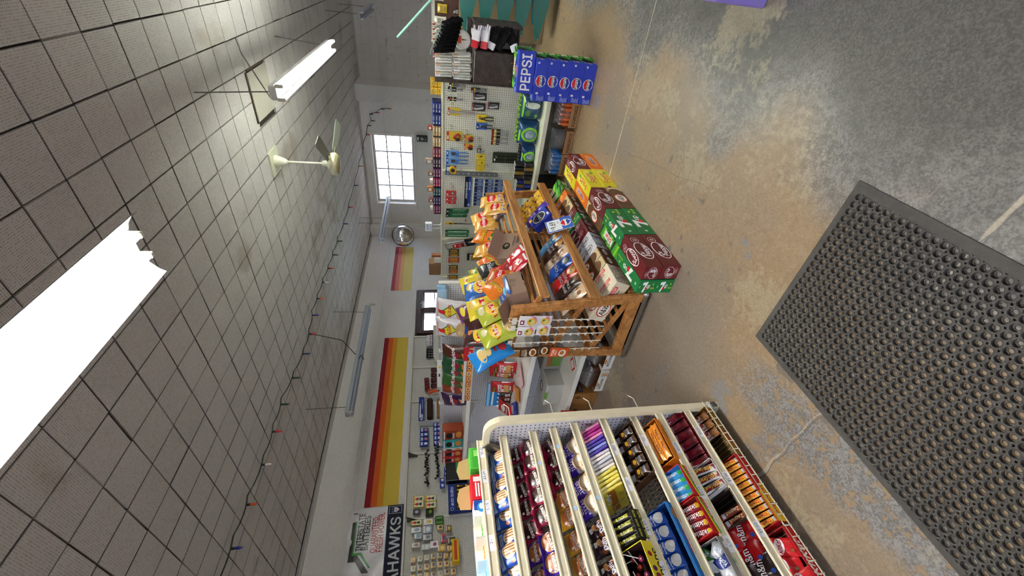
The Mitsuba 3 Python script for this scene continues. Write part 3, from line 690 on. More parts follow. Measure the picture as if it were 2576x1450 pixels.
def d_texas(f, W, Hh):
    f.ell(W * .05, -Hh * .18, W * .42, Hh * .26, '#d9c19a'); f.ell(W * .1, -Hh * .18, W * .2, Hh * .12, '#f3e6cf'); f.ring(W * .05, -Hh * .18, W * .36, Hh * .2, W * .05, '#b98d5a')
    f.text('BIG', -W * .05, Hh * .28, Hh * .13, '#e9defa', W * .4, rot=4); f.text('TEXAS', 0, Hh * .11, Hh * .13, '#e9defa', W * .62, rot=4)
def d_puff(f, W, Hh):
    r = random.Random(int(W * 1e4))
    for k in range(7): f.ell(r.uniform(-.32, .32) * W, r.uniform(-.3, .3) * Hh, .1 * W, .09 * Hh, ['#8a4a28', '#d9d4da', '#c58f52'][k % 3], n=10)
    f.text('Duffy', .05 * W, -.1 * Hh, Hh * .16, '#eee6f2', W * .6, rot=10); f.rect(.1 * W, .28 * Hh, W * .22, Hh * .14, '#e8e8ee')
def row_of(i, name, what, cat, where, specs, shape, h, d, tilt, group):
    for n, (x, bk, lf, rl, sd) in enumerate(specs):
        one(name, f'{what}, {ORD[n]} from the end panel {where}', cat, shape(sd), on_row(i, x, h=h, d=d, tilt=tilt, roll=rl, back=bk, lift=lf), group)
# shelf under the top rail: blue pastry bags
row_of(1, 'pastry_bag', 'blue wrapped iced pastry', 'pastry', 'behind the uppermost blue row rail', [(-.085, .01, .0, 4, 0), (-.165, .015, 0, -5, 1), (-.24, .02, .004, 3, 2), (-.315, .0, .03, 8, 0), (-.395, .03, 0, -3, 1), (-.495, .02, .0, 5, 2), (-.56, .0, .025, 9, 0), (-.635, .02, 0, -4, 1), (-.72, .01, .01, 6, 2), (-.81, .02, 0, 2, 0)],
       lambda s: bag('swirl', .105, .125, .035, '#1f4fb0', d_swirl, seed=s), .125, .035, 38, 'blue pastry bags')
mar = lambda s: bag('maroon', .10, .115, .032, '#8c1838', d_cookie('#5a2a20', '#2b130f'), seed=s)
pur = lambda s: bag('purple', .10, .115, .032, '#3a1f86', d_cookie('#2f1a12', '#a9683c'), seed=s)
gol = lambda s: bag('gold', .10, .115, .032, '#c8922a', d_cookie('#e5b77a', '#b06a3a'), seed=s)
row_of(2, 'cookie_pack', 'maroon cookie pack', 'cookies', 'in the upper shelf front row', [(-.06 - .09 * k, .0, .0, [4, -6, 3, -3, 6][k], k) for k in range(5)], mar, .115, .032, 36, 'maroon cookie packs')
row_of(2, 'cookie_pack', 'maroon cookie pack', 'cookies', 'in the upper shelf back row', [(-.05 - .1 * k, .075, .035, [-5, 3, 6, -4, 5][k], k + 1) for k in range(5)], mar, .115, .032, 48, 'maroon cookie packs')
row_of(2, 'cookie_pack', 'purple cookie pack', 'cookies', 'in the upper shelf front row', [(-.545 - .095 * k, .0, .0, [5, -4, 6, -2][k], k) for k in range(4)], pur, .115, .032, 36, 'purple cookie packs')
row_of(2, 'cookie_pack', 'purple cookie pack', 'cookies', 'in the upper shelf back row', [(-.56 - .1 * k, .075, .03, [-5, 4, -3][k], k) for k in range(3)], pur, .115, .032, 48, 'purple cookie packs')
row_of(3, 'cookie_pack', 'maroon cookie pack', 'cookies', 'on the lower cookie shelf', [(-.065 - .095 * k, .0, .004, [5, -5, 4][k], k) for k in range(3)], mar, .115, .032, 46, 'maroon cookie packs')
row_of(3, 'cookie_pack', 'gold cookie pack', 'cookies', 'on the lower cookie shelf', [(-.365 - .098 * k, .0, .004, [4, -6, 3, 6, -4, 2][k], k) for k in range(6)], gol, .115, .032, 46, 'gold cookie packs')
row_of(3, 'cookie_pack', 'maroon cookie pack lying flat', 'cookies', 'of the lower cookie shelf', [(-.10 - .1 * k, .08, .02, [-5, 5, 3][k], k) for k in range(3)], mar, .115, .032, 62, 'maroon cookie packs')
row_of(4, 'roll_pack', 'purple and clear iced roll pack', 'pastry', 'on the middle shelf', [(-.10 - .105 * k, .0, .004, [6, -5, 8, 3][k], k) for k in range(4)], lambda s: bag('texas', .115, .16, .045, '#3c2296', d_texas, seed=s, fade=lambda U, V: np.where((V > -.05)[:, None], lin('#3b2394'), lin('#cdbfae'))), .16, .045, 50, 'purple roll packs')
row_of(4, 'brownie_pack', 'dark brown wrapped cake', 'pastry', 'on the middle shelf', [(-.53 - .085 * k, .0, .004, [8, -6, 4, -8][k], k) for k in range(4)], lambda s: bag('puff', .09, .13, .045, '#2a1a22', d_puff, seed=s, wr=1.8), .13, .045, 50, 'dark wrapped cakes')
# flat taffy packs standing on edge like files
TAFFY = [('#e48bb4', '#c03a86'), ('#b02a86', '#e48bb4'), ('#c23a92', '#8a2a80'), ('#e78fb6', '#d65a9a'), ('#5536a8', '#8f7fd0'), ('#3d2a96', '#6f62c0'), ('#8f98d8', '#4a3aa8'), ('#4a35a4', '#b9b9e6'), ('#d9cfd2', '#c02a2a'), ('#e9e2da', '#d8a03a'), ('#cfd2da', '#3b7fc0'), ('#bfb6b4', '#6a2a20'), ('#efe6d8', '#3b9ad0'), ('#e3d24a', '#c07a1a'), ('#e8dc5a', '#2a7fc0'), ('#e6d33c', '#c8901a'), ('#eee07a', '#2a8fd0'), ('#d9c22c', '#b06a10')]
for n, (c0, c1) in enumerate(TAFFY):
    m = MB(); m.box((0, 0, 0), (.014, .12, .20), c0, bev=.004)
    Face(m, (.0072, 0, 0), (0, 0, -1), (0, 1, 0), .2, .12).rect(0, .01, .18, .04, c1).text('Taffy', .03, .035, .022, '#ffffff', .09)
    Face(m, (-.0072, 0, 0), (0, 0, 1), (0, 1, 0), .2, .12).rect(0, .01, .18, .04, c1).text('Taffy', .03, .035, .022, '#ffffff', .09)
    Face(m, (0, .0605, 0), (1, 0, 0), (0, 0, -1), .012, .2).rect(0, -.06, .011, .05, c1).rect(0, .01, .011, .03, '#f2eef2')
    y, z = ROWS[5]
    hue = 'pink' if n < 4 else 'purple' if n < 8 else 'pale' if n < 13 else 'yellow'
    one('taffy_pack', f'thin {hue} taffy pack filed on edge, {ORD[n]} from the perforated end panel', 'candy', m.ply('m_gloss'), MR @ loc(-.05 - .0205 * n, y + .012, z - .125, 24, [12, 15, 10][n % 3], 6), 'taffy packs filed on edge')
# cartons: (row, x, w, front height, depth, colour, inner, name, label, printed front, bars)
def carton(i, x, w, h, d, col, inner, label, deco, tilt=24, front=None, back=None, name='candy_carton', lift=0.0, bk=0.0, yaw=0):
    m = tray(MB(), w, h, d, col, inner, front or h, back=back)
    f = m.face('front', (w, front or h, d), (0, (front or h) / 2, 0)); deco(f, w, front or h)
    y, z = ROWS[i]
    M = MR @ loc(x, y - .046 + lift + slope(i) * bk, z - .012 - bk, -tilt, 0, yaw) @ shift(0, 0, -d / 2)
    one(name, label, 'carton', m.ply('m_card'), M)
    return M
def bars(M, n, x0, dx, dims, cols, what, where, deco=None, y=.03, z=0, rz=0, turn=0, group=None, name='candy_bar', wr=.6):
    """n wrapped bars lying in a carton, faces up."""
    for k in range(n):
        c = cols[k % len(cols)]
        sh = bag(what + c, *dims, c, deco, variants=2, seed=k, nu=9, nv=11, wr=wr)
        one(name, f'{what}, {ORD[k]} from the left {where}' if n > 1 else f'{what} {where}', 'candy', sh, M @ loc(x0 + dx * k, y + .002 * (k % 2), z, 80, rz + 90 * turn, 0), group or what + ' ' + where)
# row 5: black bar carton and yellow lollipop carton
def d_spud(f, w, h):
    for k, (a, b) in enumerate(((-.34, .3), (-.02, .3), (.3, .3), (-.34, -.05), (-.02, -.05), (.3, -.05), (-.34, -.38), (-.02, -.38))): f.text('IDAHO SPUD', a * w, b * h, h * .14, '#e3dc4a', w * .27)
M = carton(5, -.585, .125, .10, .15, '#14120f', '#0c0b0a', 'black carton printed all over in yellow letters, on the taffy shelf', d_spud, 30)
bars(M, 4, -.045, .03, (.028, .12, .018), ['#17150f'], 'black wrapped bar with yellow letters', 'in the black carton', lambda f, W, Hh: f.text('IDAHO SPUD', 0, 0, W * .36, '#e3dc4a', Hh * .8, rot=90).text('SPUD', -W * .2, -Hh * .3, W * .2, '#e3dc4a', rot=90), .088, 0)
def d_pops(f, w, h): f.text('POPS', .05 * w, -.2 * h, h * .36, '#2a1c1c', w * .6).ell(-.28 * w, .2 * h, .07 * w, .16 * h, '#7a1c2a').ell(-.12 * w, .26 * h, .06 * w, .13 * h, '#5a1c5a').ell(.2 * w, .25 * h, .06 * w, .13 * h, '#a82a2a')
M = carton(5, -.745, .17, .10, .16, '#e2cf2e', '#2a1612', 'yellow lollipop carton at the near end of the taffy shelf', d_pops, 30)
for k in range(7):
    m = MB(); m.lathe([(0, -.013), (.010, -.009), (.0135, 0), (.010, .009), (0, .013)], ['#8c1f22', '#a83220', '#6a1a3a'][k % 3], 10); m.tube([(0, .01, 0), (.0, .08, .01)], .0022, '#eeeae2', 5)
    one('lollipop', f'wrapped lollipop in the yellow carton, {ORD[k]} of the jumbled handful', 'candy', m.ply('m_gloss'), M @ loc(-.06 + .02 * k, .04 + .01 * (k % 3), -.04 + .03 * (k % 3), 20 * (k % 3), 40 * (k % 4) - 60), 'lollipops in the yellow carton')
# row 6: brown carton of gold packs, blue rice treats
M = carton(6, -.195, .30, .06, .20, '#4a301e', '#2a1a10', 'brown cardboard carton of small gold packs below the taffy', lambda f, w, h: f.lines(0, 0, w * .8, h * .5, 3, '#6a4a30'), 22, .055)
def d_rolo(f, W, Hh): f.rect(0, -Hh * .16, W * .7, Hh * .28, '#8f8f96').ell(0, Hh * .22, W * .26, Hh * .14, '#d8a02a').rect(0, Hh * .02, W * .9, Hh * .06, '#c89a3a')
n = 0
for a in range(5):
    for b in range(2):
        if (a, b) in ((2, 0),): continue
        one('caramel_pack', f'small brown and gold candy pack in the brown carton, {ORD[n]} of the loose layer', 'candy', bag('rolo', .048, .085, .02, '#3a2413', d_rolo, 2, a + b, nu=9, nv=9), M @ loc(-.115 + .056 * a, .058 + .004 * b, -.05 + .088 * b, 78, (a * 7) % 11 - 5, 0), 'gold packs in the brown carton'); n += 1
def d_treats(f, w, h): f.rect(0, h * .42, w, h * .16, '#3f9fd8').text('TREATS', -.05 * w, .02 * h, h * .26, '#c8202a', w * .34).ell(.34 * w, .05 * h, .09 * w, .3 * h, '#9a6a4a').ell(.26 * w, -.1 * h, .06 * w, .22 * h, '#b98a5a').text('8', -.4 * w, -.1 * h, h * .4, '#d8d82a')
M = carton(6, -.66, .31, .085, .17, '#1f63b4', '#123a70', 'bright blue carton of marshmallow rice squares', d_treats, 24)
def d_krisp(f, W, Hh): f.ell(0, -Hh * .2, W * .36, Hh * .20, '#e6e2da').ell(W * .12, -Hh * .3, W * .2, Hh * .12, '#f2efe8').text('Rice', 0, Hh * .2, Hh * .10, '#ffffff', W * .6).text('Krispies', 0, Hh * .06, Hh * .07, '#ffffff', W * .7)
for k in range(5):
    one('rice_square_pack', f'blue marshmallow square pack, {ORD[k]} from the far end of the blue carton', 'snack', bag('krisp', .066, .11, .03, '#1c4fae', d_krisp, 2, k, nu=9, nv=11), M @ loc(.118 - .06 * k, .075, -.02, 66, 6 - 4 * (k % 3), 0), 'blue packs in the rice square carton')
# row 7: orange box, two chewy candy cartons, silver mint box
def d_orange(f, w, h): f.text("Choc O'Stix", 0, 0, h * .30, '#4a1c10', w * .72, rot=4, slant=.2)
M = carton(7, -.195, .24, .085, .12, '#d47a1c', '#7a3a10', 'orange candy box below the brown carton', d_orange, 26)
bars(M, 3, -.0, 0, (.028, .22, .02), ['#e08a28'], 'orange candy stick', 'in the orange box', lambda f, W, Hh: f.text("Choc O'Stix", 0, 0, W * .4, '#5a2010', Hh * .6, rot=90), .08, -.035, turn=1) if False else None
for k in range(3):
    one('candy_stick', f'orange wrapped candy stick in the orange box, {ORD[k]} from the back', 'candy', bag('stix', .21, .032, .022, '#e08a28', lambda f, W, Hh: f.text("Choc O'Stix", 0, 0, Hh * .4, '#5a2010', W * .6), 2, k, nu=11, nv=7), M @ loc(0, .08, -.038 + .034 * k, 76), 'orange sticks')
def d_chew(f, w, h): f.pts([(-.5 * w, .1 * h), (.5 * w, .42 * h), (.5 * w, .3 * h), (-.5 * w, -.05 * h)], '#e8c42a').pts([(-.5 * w, -.05 * h), (.5 * w, .3 * h), (.5 * w, .2 * h), (-.5 * w, -.18 * h)], '#3aa03a').text('Skittles', .08 * w, -.2 * h, h * .34, '#ffffff', w * .66, rot=4)
M = carton(7, -.43, .155, .095, .15, '#c01c22', '#2a6ab0', 'red fronted candy carton with light blue sides and rainbow, beside the orange box', d_chew, 28, .09)
for k in range(4):
    one('candy_pack', f'light blue gummy pack, {ORD[k]} from the left in the blue sided rainbow carton', 'candy', bag('gum', .042, .13, .018, '#3a8fc4', lambda f, W, Hh: f.text('Gummies', 0, 0, W * .42, '#f4f4f4', Hh * .7, rot=90).ell(0, -Hh * .32, W * .3, Hh * .09, '#2fae4a'), 2, k, nu=8, nv=11), M @ loc(-.055 + .036 * k, .07, 0, 66, -4 + 3 * k), 'blue gummy packs')
M = carton(7, -.595, .16, .095, .15, '#b3161c', '#5a0f12', 'red rainbow candy carton with red sides, nearest the silver mint box', d_chew, 28, .09)
for k in range(4):
    one('candy_pack', f'dark red chewy candy pack, {ORD[k]} from the left in the all red rainbow carton', 'candy', bag('skit', .042, .13, .018, '#7a1016', lambda f, W, Hh: f.text('Skittles', 0, 0, W * .45, '#f2f2f2', Hh * .72, rot=90).ell(0, -Hh * .34, W * .3, Hh * .08, '#d8b02a'), 2, k, nu=8, nv=11), M @ loc(-.055 + .036 * k, .07, 0, 66, -4 + 3 * k), 'red chewy packs')
M = carton(7, -.77, .16, .085, .15, '#8f8c88', '#4c4a48', 'grey carton of silver wrapped mint patties', lambda f, w, h: f.ell(-.1 * w, 0, .08 * w, .2 * h, '#5f9a6a').rect(.3 * w, .1 * h, .16 * w, .3 * h, '#d8d8e0'), 26)
for k in range(6):
    c = ['#b9bcc2', '#24306a', '#a5aab0', '#2a3a4a', '#c2c6cc', '#27602f'][k]
    one('mint_patty', f'round foil mint patty, {ORD[k]} in the grey carton', 'candy', bag('york' + c, .065, .07, .022, c, lambda f, W, Hh: f.text('York', 0, 0, W * .26, '#dfe6f2', W * .6, slant=.2), 1, 0, nu=9, nv=9, wr=2), M @ loc(-.05 + .045 * (k % 3), .06 + .01 * (k // 3), .035 - .06 * (k // 3), 72, 25 * k), 'mint patties in the grey carton')
# row 8
def d_twz(f, w, h): f.text('Twizzlers', .1 * w, 0, h * .34, '#e8c8d0', w * .4)
M = carton(8, -.165, .345, .055, .20, '#5c0f1c', '#3a0a12', 'long dark red carton of twisted licorice packs', d_twz, 22)
for k in range(6):
    one('licorice_pack', f'maroon licorice twist pack, {ORD[k]} from the far end of the long dark red carton', 'candy', bag('twz', .055, .16, .02, '#6a1020', lambda f, W, Hh: f.text('Twizzlers', 0, Hh * .1, W * .22, '#e2b8c4', W * .8).ell(0, -Hh * .2, W * .25, Hh * .1, '#8f1c2c').rect(0, Hh * .33, W * .5, Hh * .05, '#c9c9d2'), 2, k, nu=9, nv=13, wr=1.6), M @ loc(.14 - .056 * k, .05, -.005, 74, 5 - 4 * (k % 3)), 'licorice packs')
M = carton(8, -.405, .145, .075, .15, '#c9c4bc', '#8a8680', 'pale carton of silver wrapped bars with red and yellow stripes', lambda f, w, h: f.lines(0, 0, w * .8, h * .5, 3, '#a09a90'), 24, .06)
for k in range(3):
    one('candy_bar', f'silver bar with maroon and yellow lettering, {ORD[k]} from the left in the pale carton', 'candy', bag('grand', .04, .15, .024, '#d8d4d0', lambda f, W, Hh: f.pts([(-.3 * W, -.5 * Hh + .01), (.3 * W, -.5 * Hh + .01), (.3 * W, .4 * Hh), (-.3 * W, .4 * Hh)], '#7a1a24').text('100 Grand', 0, 0, W * .42, '#e8c43a', Hh * .66, rot=90), 2, k, nu=9, nv=13), M @ loc(-.046 + .045 * k, .068, 0, 64, 6 - 5 * k), 'silver bars')
M = carton(8, -.555, .135, .05, .15, '#38241a', '#241610', 'brown open carton nearly sold out, between the silver bars and the red bags', lambda f, w, h: f, 22)
for k in range(2):
    one('candy_bar', f'thin orange brown bar, {ORD[k]} of two left in the nearly empty brown carton', 'candy', bag('snk', .03, .14, .02, '#8a3a1c', lambda f, W, Hh: f.rect(0, Hh * .25, W * .7, Hh * .12, '#c8c8d0').text('Zagnut', 0, -.1 * Hh, W * .5, '#e8c8a0', Hh * .5, rot=90), 2, k, nu=8, nv=11), M @ loc(-.05 + .034 * k, .035, .0, 70, 4), 'bars left in the brown carton')
def d_mm(f, W, Hh): f.text("m&m's", 0, -.02 * Hh, W * .30, '#3a1208', W * .90, rot=-6).text("m&m's", .01 * W, 0, W * .29, '#ffffff', W * .86, rot=-6).ell(.2 * W, Hh * .26, W * .1, W * .1, '#d83a1c').ell(-.24 * W, -Hh * .3, W * .08, W * .08, '#2a5ab8')
for k, (x, bk, lf, c, w_) in enumerate(((-.655, .0, .012, '#c0141c', 'red'), (-.665, .07, .045, '#b8141c', 'red'), (-.735, .02, .02, '#c4161e', 'red'), (-.80, .0, .012, '#2a1a1c', 'dark brown'), (-.81, .07, .045, '#2e1c1e', 'dark brown'), (-.89, .01, .01, '#2a1a1c', 'dark brown'))):
    one('candy_bag', f"{w_} candy bag on the second lowest shelf, {['front', 'rear', 'near', 'front', 'rear', 'near'][k]} one of three", 'candy', bag('mm' + c, .115, .16, .04, c, d_mm, 2, k), on_row(8, x, h=.16, d=.04, tilt=58, roll=-6 + 5 * (k % 3), back=bk, lift=lf), w_ + ' candy bags')
# row 9: the bottom tray
M = carton(9, -.185, .30, .05, .16, '#7d5a1e', '#4a3512', 'gold open carton of caramel wafer bars on the bottom tray', lambda f, w, h: f.text('TWIX', -.15 * w, 0, h * .5, '#b01c24', w * .3), 18, .045)
for k in range(3):
    one('candy_bar', f'gold bar with red lettering, {ORD[k]} from the far end in the gold bottom carton', 'candy', bag('twix', .05, .12, .022, '#7a4a1c', lambda f, W, Hh: f.text('TWIX', 0, 0, W * .52, '#e8e4e4', W * .98, rot=0).text('TWIX', .01, .003, W * .5, '#b81c2a', W * .92), 2, k, nu=9, nv=11), M @ loc(.115 - .054 * k, .045, 0, 70, 6), 'gold bars in the bottom carton')
M = carton(9, -.505, .335, .06, .15, '#b01a20', '#6a0f12', 'red and yellow carton of fruit chew sticks on the bottom tray', lambda f, w, h: f.pts([(-.5 * w, -.5 * h), (.1 * w, -.5 * h), (-.1 * w, .5 * h), (-.5 * w, .5 * h)], '#d8b01c').text('Starburst', -.2 * w, 0, h * .4, '#b01a20', w * .4), 20)
for k in range(11):
    one('chew_stick', f'yellow fruit chew stick, {ORD[k]} from the far end of its red and yellow carton', 'candy', bag('star', .024, .125, .02, '#e08a1c', lambda f, W, Hh: f.rect(0, 0, W * .9, Hh * .7, '#ecb02a').text('Starburst', 0, 0, W * .6, '#c8201c', Hh * .62, rot=90).rect(0, -Hh * .42, W * .8, Hh * .08, '#dfe6ee'), 2, k, nu=7, nv=9, wr=.3), M @ loc(.148 - .0295 * k, .055, 0, 68, 2), 'fruit chew sticks')
M = carton(9, -.83, .27, .06, .16, '#b3141c', '#5a0a0e', 'red carton of wafer bars at the near end of the bottom tray', lambda f, w, h: f.text('KitKat', .05 * w, 0, h * .62, '#f0d8d8', w * .5, slant=.25), 20)
for k in range(4):
    one('candy_bar', f'red wafer bar with white oval, {ORD[k]} of the loose ones in the red bottom carton', 'candy', bag('kk', .075, .13, .02, '#c41820', lambda f, W, Hh: f.ell(0, .06 * Hh, W * .42, Hh * .15, '#f4f0f0').text('KitKat', 0, .06 * Hh, W * .24, '#c41820', W * .68, slant=.2).ell(-.2 * W, -Hh * .3, W * .1, W * .1, '#7a4a2a'), 2, k, nu=9, nv=11), M @ loc(.075 - .065 * k, .055 + .006 * (k % 2), .02 - .03 * (k % 2), 66, -20 + 12 * k), 'red wafer bars')
# the very top shelf: small boxes behind the label rail
def topbox(x, w, h, d, col, label, deco, open_=False, flap=None, name='gum_box', inner='#efe9da', bk=.01):
    y, z = ROWS[0]
    m = MB()
    if open_: tray(m, w, h, d, col, inner, h * .6)
    else: m.box((0, h / 2, 0), (w, h, d), col, bev=.002)
    if deco: deco(m.face('front', (w, h * (.6 if open_ else 1), d), (0, h * (.3 if open_ else .5), 0)), w, h); 
    k = thing(name, label, 'box'); put(k + '__body', m.ply('m_card'), MR @ loc(x, y - .043, z - .012 - bk - d / 2))
    if flap:
        q = MB(); q.prism(Polygon([(-w / 2, 0), (w / 2, 0), (w / 2 - .01, .055), (0, .07), (-w / 2 + .01, .055)]), .003, flap, (0, h, -d / 2), (1, 0, 0), (0, 1, -.25)); put(k + '__lid', q.ply('m_card'), MR @ loc(x, y - .043, z - .012 - bk - d / 2))
topbox(-.075, .125, .085, .10, '#4fae3a', 'green cough drop box with a raised brown lid at the far end', lambda f, w, h: f.rect(0, h * .1, w * .9, h * .5, '#3a9a30').text('HALLS', -.12 * w, -.28 * h, h * .20, '#ffffff', w * .46).rect(.22 * w, .1 * h, w * .3, h * .3, '#8fd070'), flap='#a88a5a')
topbox(-.235, .13, .09, .10, '#c4202c', 'red gum box with a brown raised lid beside the green one', lambda f, w, h: f.lines(-.1 * w, 0, w * .6, h * .6, 4, '#f0e4e4').rect(.3 * w, .1 * h, w * .2, h * .5, '#e8d8d8').text('ICE', -.35 * w, -.3 * h, h * .2, '#ffffff', w * .2), flap='#a88a5a')
topbox(-.345, .08, .085, .10, '#e6e6ea', 'white and blue tissue pack box beside the red gum box', lambda f, w, h: f.rect(.18 * w, 0, w * .6, h * .96, '#27408f').ell(.05 * w, .05 * h, w * .3, h * .25, '#2f8fd0').ell(.1 * w, .05 * h, w * .18, h * .14, '#d8e8f4'))
for k, (x, w, col, cc) in enumerate(((-.43, .095, '#5aa84a', 'green'), (-.527, .095, '#e8962a', 'orange'), (-.617, .085, '#6fc0d0', 'pale blue'), (-.715, .105, '#d03a8a', 'magenta'), (-.82, .1, '#4a6ac0', 'blue'))):
    topbox(x, w, .085, .13, '#e4dfd0' if k < 2 else '#b8d8e4' if k == 2 else '#c83a8c' if k == 3 else '#5a78c8', f'open white box of {cc} gum packs on the top shelf' if k < 2 else f'{cc} open gum box on the top shelf', None, True, name='gum_box', inner='#f4efe2' if k < 2 else '#d8eaf2' if k == 2 else '#e06ab0' if k == 3 else '#8fa4e0')
    y, z = ROWS[0]
    for j in range(2):
        m = MB(); m.box((0, 0, 0), (w * .4, .05, .02), col, bev=.004); Face(m, (0, 0, .0105), (1, 0, 0), (0, 1, 0), w * .38, .045).rect(0, 0, w * .3, .02, '#f2f2ee').text('gum', 0, 0, .012, col)
        one('gum_pack', f"{cc} gum pack in its open box on the top shelf, {['far', 'near'][j]} one of two", 'gum', m.ply('m_gloss'), MR @ loc(x + w * (.22 - .44 * j), y - .012, z - .07, 60, 6 - 12 * j), 'gum packs in open boxes')
# ---------------------------------------------------------------- rubber mat with its holes
def make_mat():
    s, r = .0313, .0126
    sq = sbox(-s / 2, -s / 2, s / 2, s / 2)
    cell = sq.difference(ellp(0, 0, r, r, n=14))
    for a in (-1, 1):
        for b in (-1, 1): cell = cell.difference(ellp(a * s / 2, b * s / 2, .0042, .0042, n=12))
    cv, cf = tri_poly(cell)
    an = np.arange(14) * 2 * np.pi / 14
    circ = np.stack([np.cos(an), np.sin(an)], 1)
    h = .013
    V = [np.c_[cv, np.full(len(cv), h)]]; F = [cf]; n = len(cv)
    def band(r0, z0, r1, z1):
        nonlocal n
        a = np.r_[np.c_[circ * r0, np.full(14, z0)], np.c_[circ * r1, np.full(14, z1)]]; i = np.arange(14); j = (i + 1) % 14
        V.append(a); F.append(np.vstack([np.stack([i, j, j + 14], 1), np.stack([i, j + 14, i + 14], 1)]) + n); n += 28
    band(r + .0022, h, r + .0012, h + .0016); band(r + .0012, h + .0016, r, h + .0016); band(r, h + .0016, r, .002)
    band(r * .72, .004, r * .55, .0045)
    a8 = np.arange(12) * 2 * np.pi / 12
    V, F = np.vstack(V), np.vstack(F)
    # orientation of the bands: wound so that they face the hole's axis or up
    nx, ny = 25, 48
    ox, oy = -.5468, 1.2284
    m = MB()
    C_ = np.array([(ox - s * i, oy - s * j) for i in range(nx) for j in range(ny)])
    big = (V[None] + np.c_[C_, np.zeros(len(C_))][:, None]).reshape(-1, 3)
    fb = (F[None] + (np.arange(len(C_)) * len(V))[:, None, None]).reshape(-1, 3)
    m.add(big, fb, '#ffffff')
    x1, x0, y1, y0 = ox + s / 2, ox - s * (nx - .5), oy + s / 2, oy - s * (ny - .5)
    X1, X0, Y1, Y0 = -.497, -1.345, 1.272, y0 - .045
    for poly in (sbox(x1, y0, X1, y1), sbox(X0, y0, x0, y1), sbox(X0, y1, X1, Y1), sbox(X0, Y0, X1, y0)):
        v, f = tri_poly(poly); z = np.where((np.abs(v[:, 0] - X0) < 1e-6) | (np.abs(v[:, 0] - X1) < 1e-6) | (np.abs(v[:, 1] - Y1) < 1e-6) | (np.abs(v[:, 1] - Y0) < 1e-6), .005, h)
        m.add(np.c_[v, z], f, '#ffffff')
    for (a, b) in (((X0, Y0), (X1, Y0)), ((X1, Y0), (X1, Y1)), ((X1, Y1), (X0, Y1)), ((X0, Y1), (X0, Y0))):
        m.add(np.array([(*a, 0), (*b, 0), (*b, .005), (*a, .005)]), [[0, 1, 2, 3]], '#ffffff')
    one('rubber_mat', 'black rubber drainage mat full of round holes on the floor', 'mat', m.ply('m_rubber'))
make_mat()
# ---------------------------------------------------------------- slatted wooden stand
stand = thing('wooden_stand', 'orange brown slatted wooden display stand of three sloping trays', 'display stand')
SY0, SY1 = 2.20, 4.10
def board(parent, name, a, b, w, h, up=(0, 0, 1), bev=.004):
    m = MB(); m.bar(a, b, w, h, '#ffffff', up, bev); return part(parent, name, m.ply('m_wood'))
for y in (SY0 + .02, SY1 - .02):
    fr = numbered(stand + '__end_frame')
    m = MB(); m.bar((-1.872, y, .03), (-1.985, y, 1.065), .04, .078, '#ffffff', (1, 0, 0), .005); put(fr, m.ply('m_wood'))
    board(fr, 'back_post', (-2.475, y, .03), (-2.435, y, 1.075), .078, .04, (0, 1, 0))
    board(fr, 'bottom_rail', (-1.89, y, .105), (-2.46, y, .105), .04, .085)
    board(fr, 'top_rail', (-2.0, y + (.03 if y < 3 else -.03), 1.01), (-2.47, y + (.03 if y < 3 else -.03), 1.05), .02, .10)
TRAYS = [(-1.815, .85, -2.47, 1.085, .075), (-1.83, .463, -2.45, .70, .085), (-1.86, .13, -2.45, .34, .05)]
for k, (xf, zf, xb, zb, hh) in enumerate(TRAYS):
    tr = numbered(stand + '__tray')
    m = MB(); m.bar((xf, SY0 - (.035 if k < 2 else -.06), zf), (xf, SY1 + (.03 if k < 2 else -.06), zf), .026, hh, '#ffffff', (0, 0, 1), .004); put(tr, m.ply('m_wood'))
    for y in (SY0 + .052, (SY0 + SY1) / 2, SY1 - .052):
        board(tr, 'side_board', (xf - .005, y, zf - .02), (xb, y, zb - .02), .018, .045)
    n = 8
    for j in range(n):
        t = (j + .6) / n
        board(tr, 'slat', (xf + (xb - xf) * t, SY0 + .04, zf - .004 + (zb - zf) * t), (xf + (xb - xf) * t, SY1 - .04, zf - .004 + (zb - zf) * t), .034, .012, (.36, 0, 1), .002)
    board(tr, 'back_board', (xb, SY0 + .04, zb + .01), (xb, SY1 - .04, zb + .01), .016, .05)
m = MB(); m.box((-2.16, (SY0 + SY1) / 2, .018), (.52, SY1 - SY0 - .06, .034), '#0d0c0c', bev=.004); put(stand + '__plinth', m.ply('m_paint'))
m = MB(); m.bar((-1.82, SY0 - .012, .045), (-2.52, SY0 - .012, .045), .012, .03, '#9a9a98', bev=.003); m.lathe([(0, 0), (.02, .002), (.022, .03), (0, .034)], '#d8d8d8', 12, (-1.83, SY0 + .0, .03)); put(stand + '__edge_strip', m.ply('m_metal'))
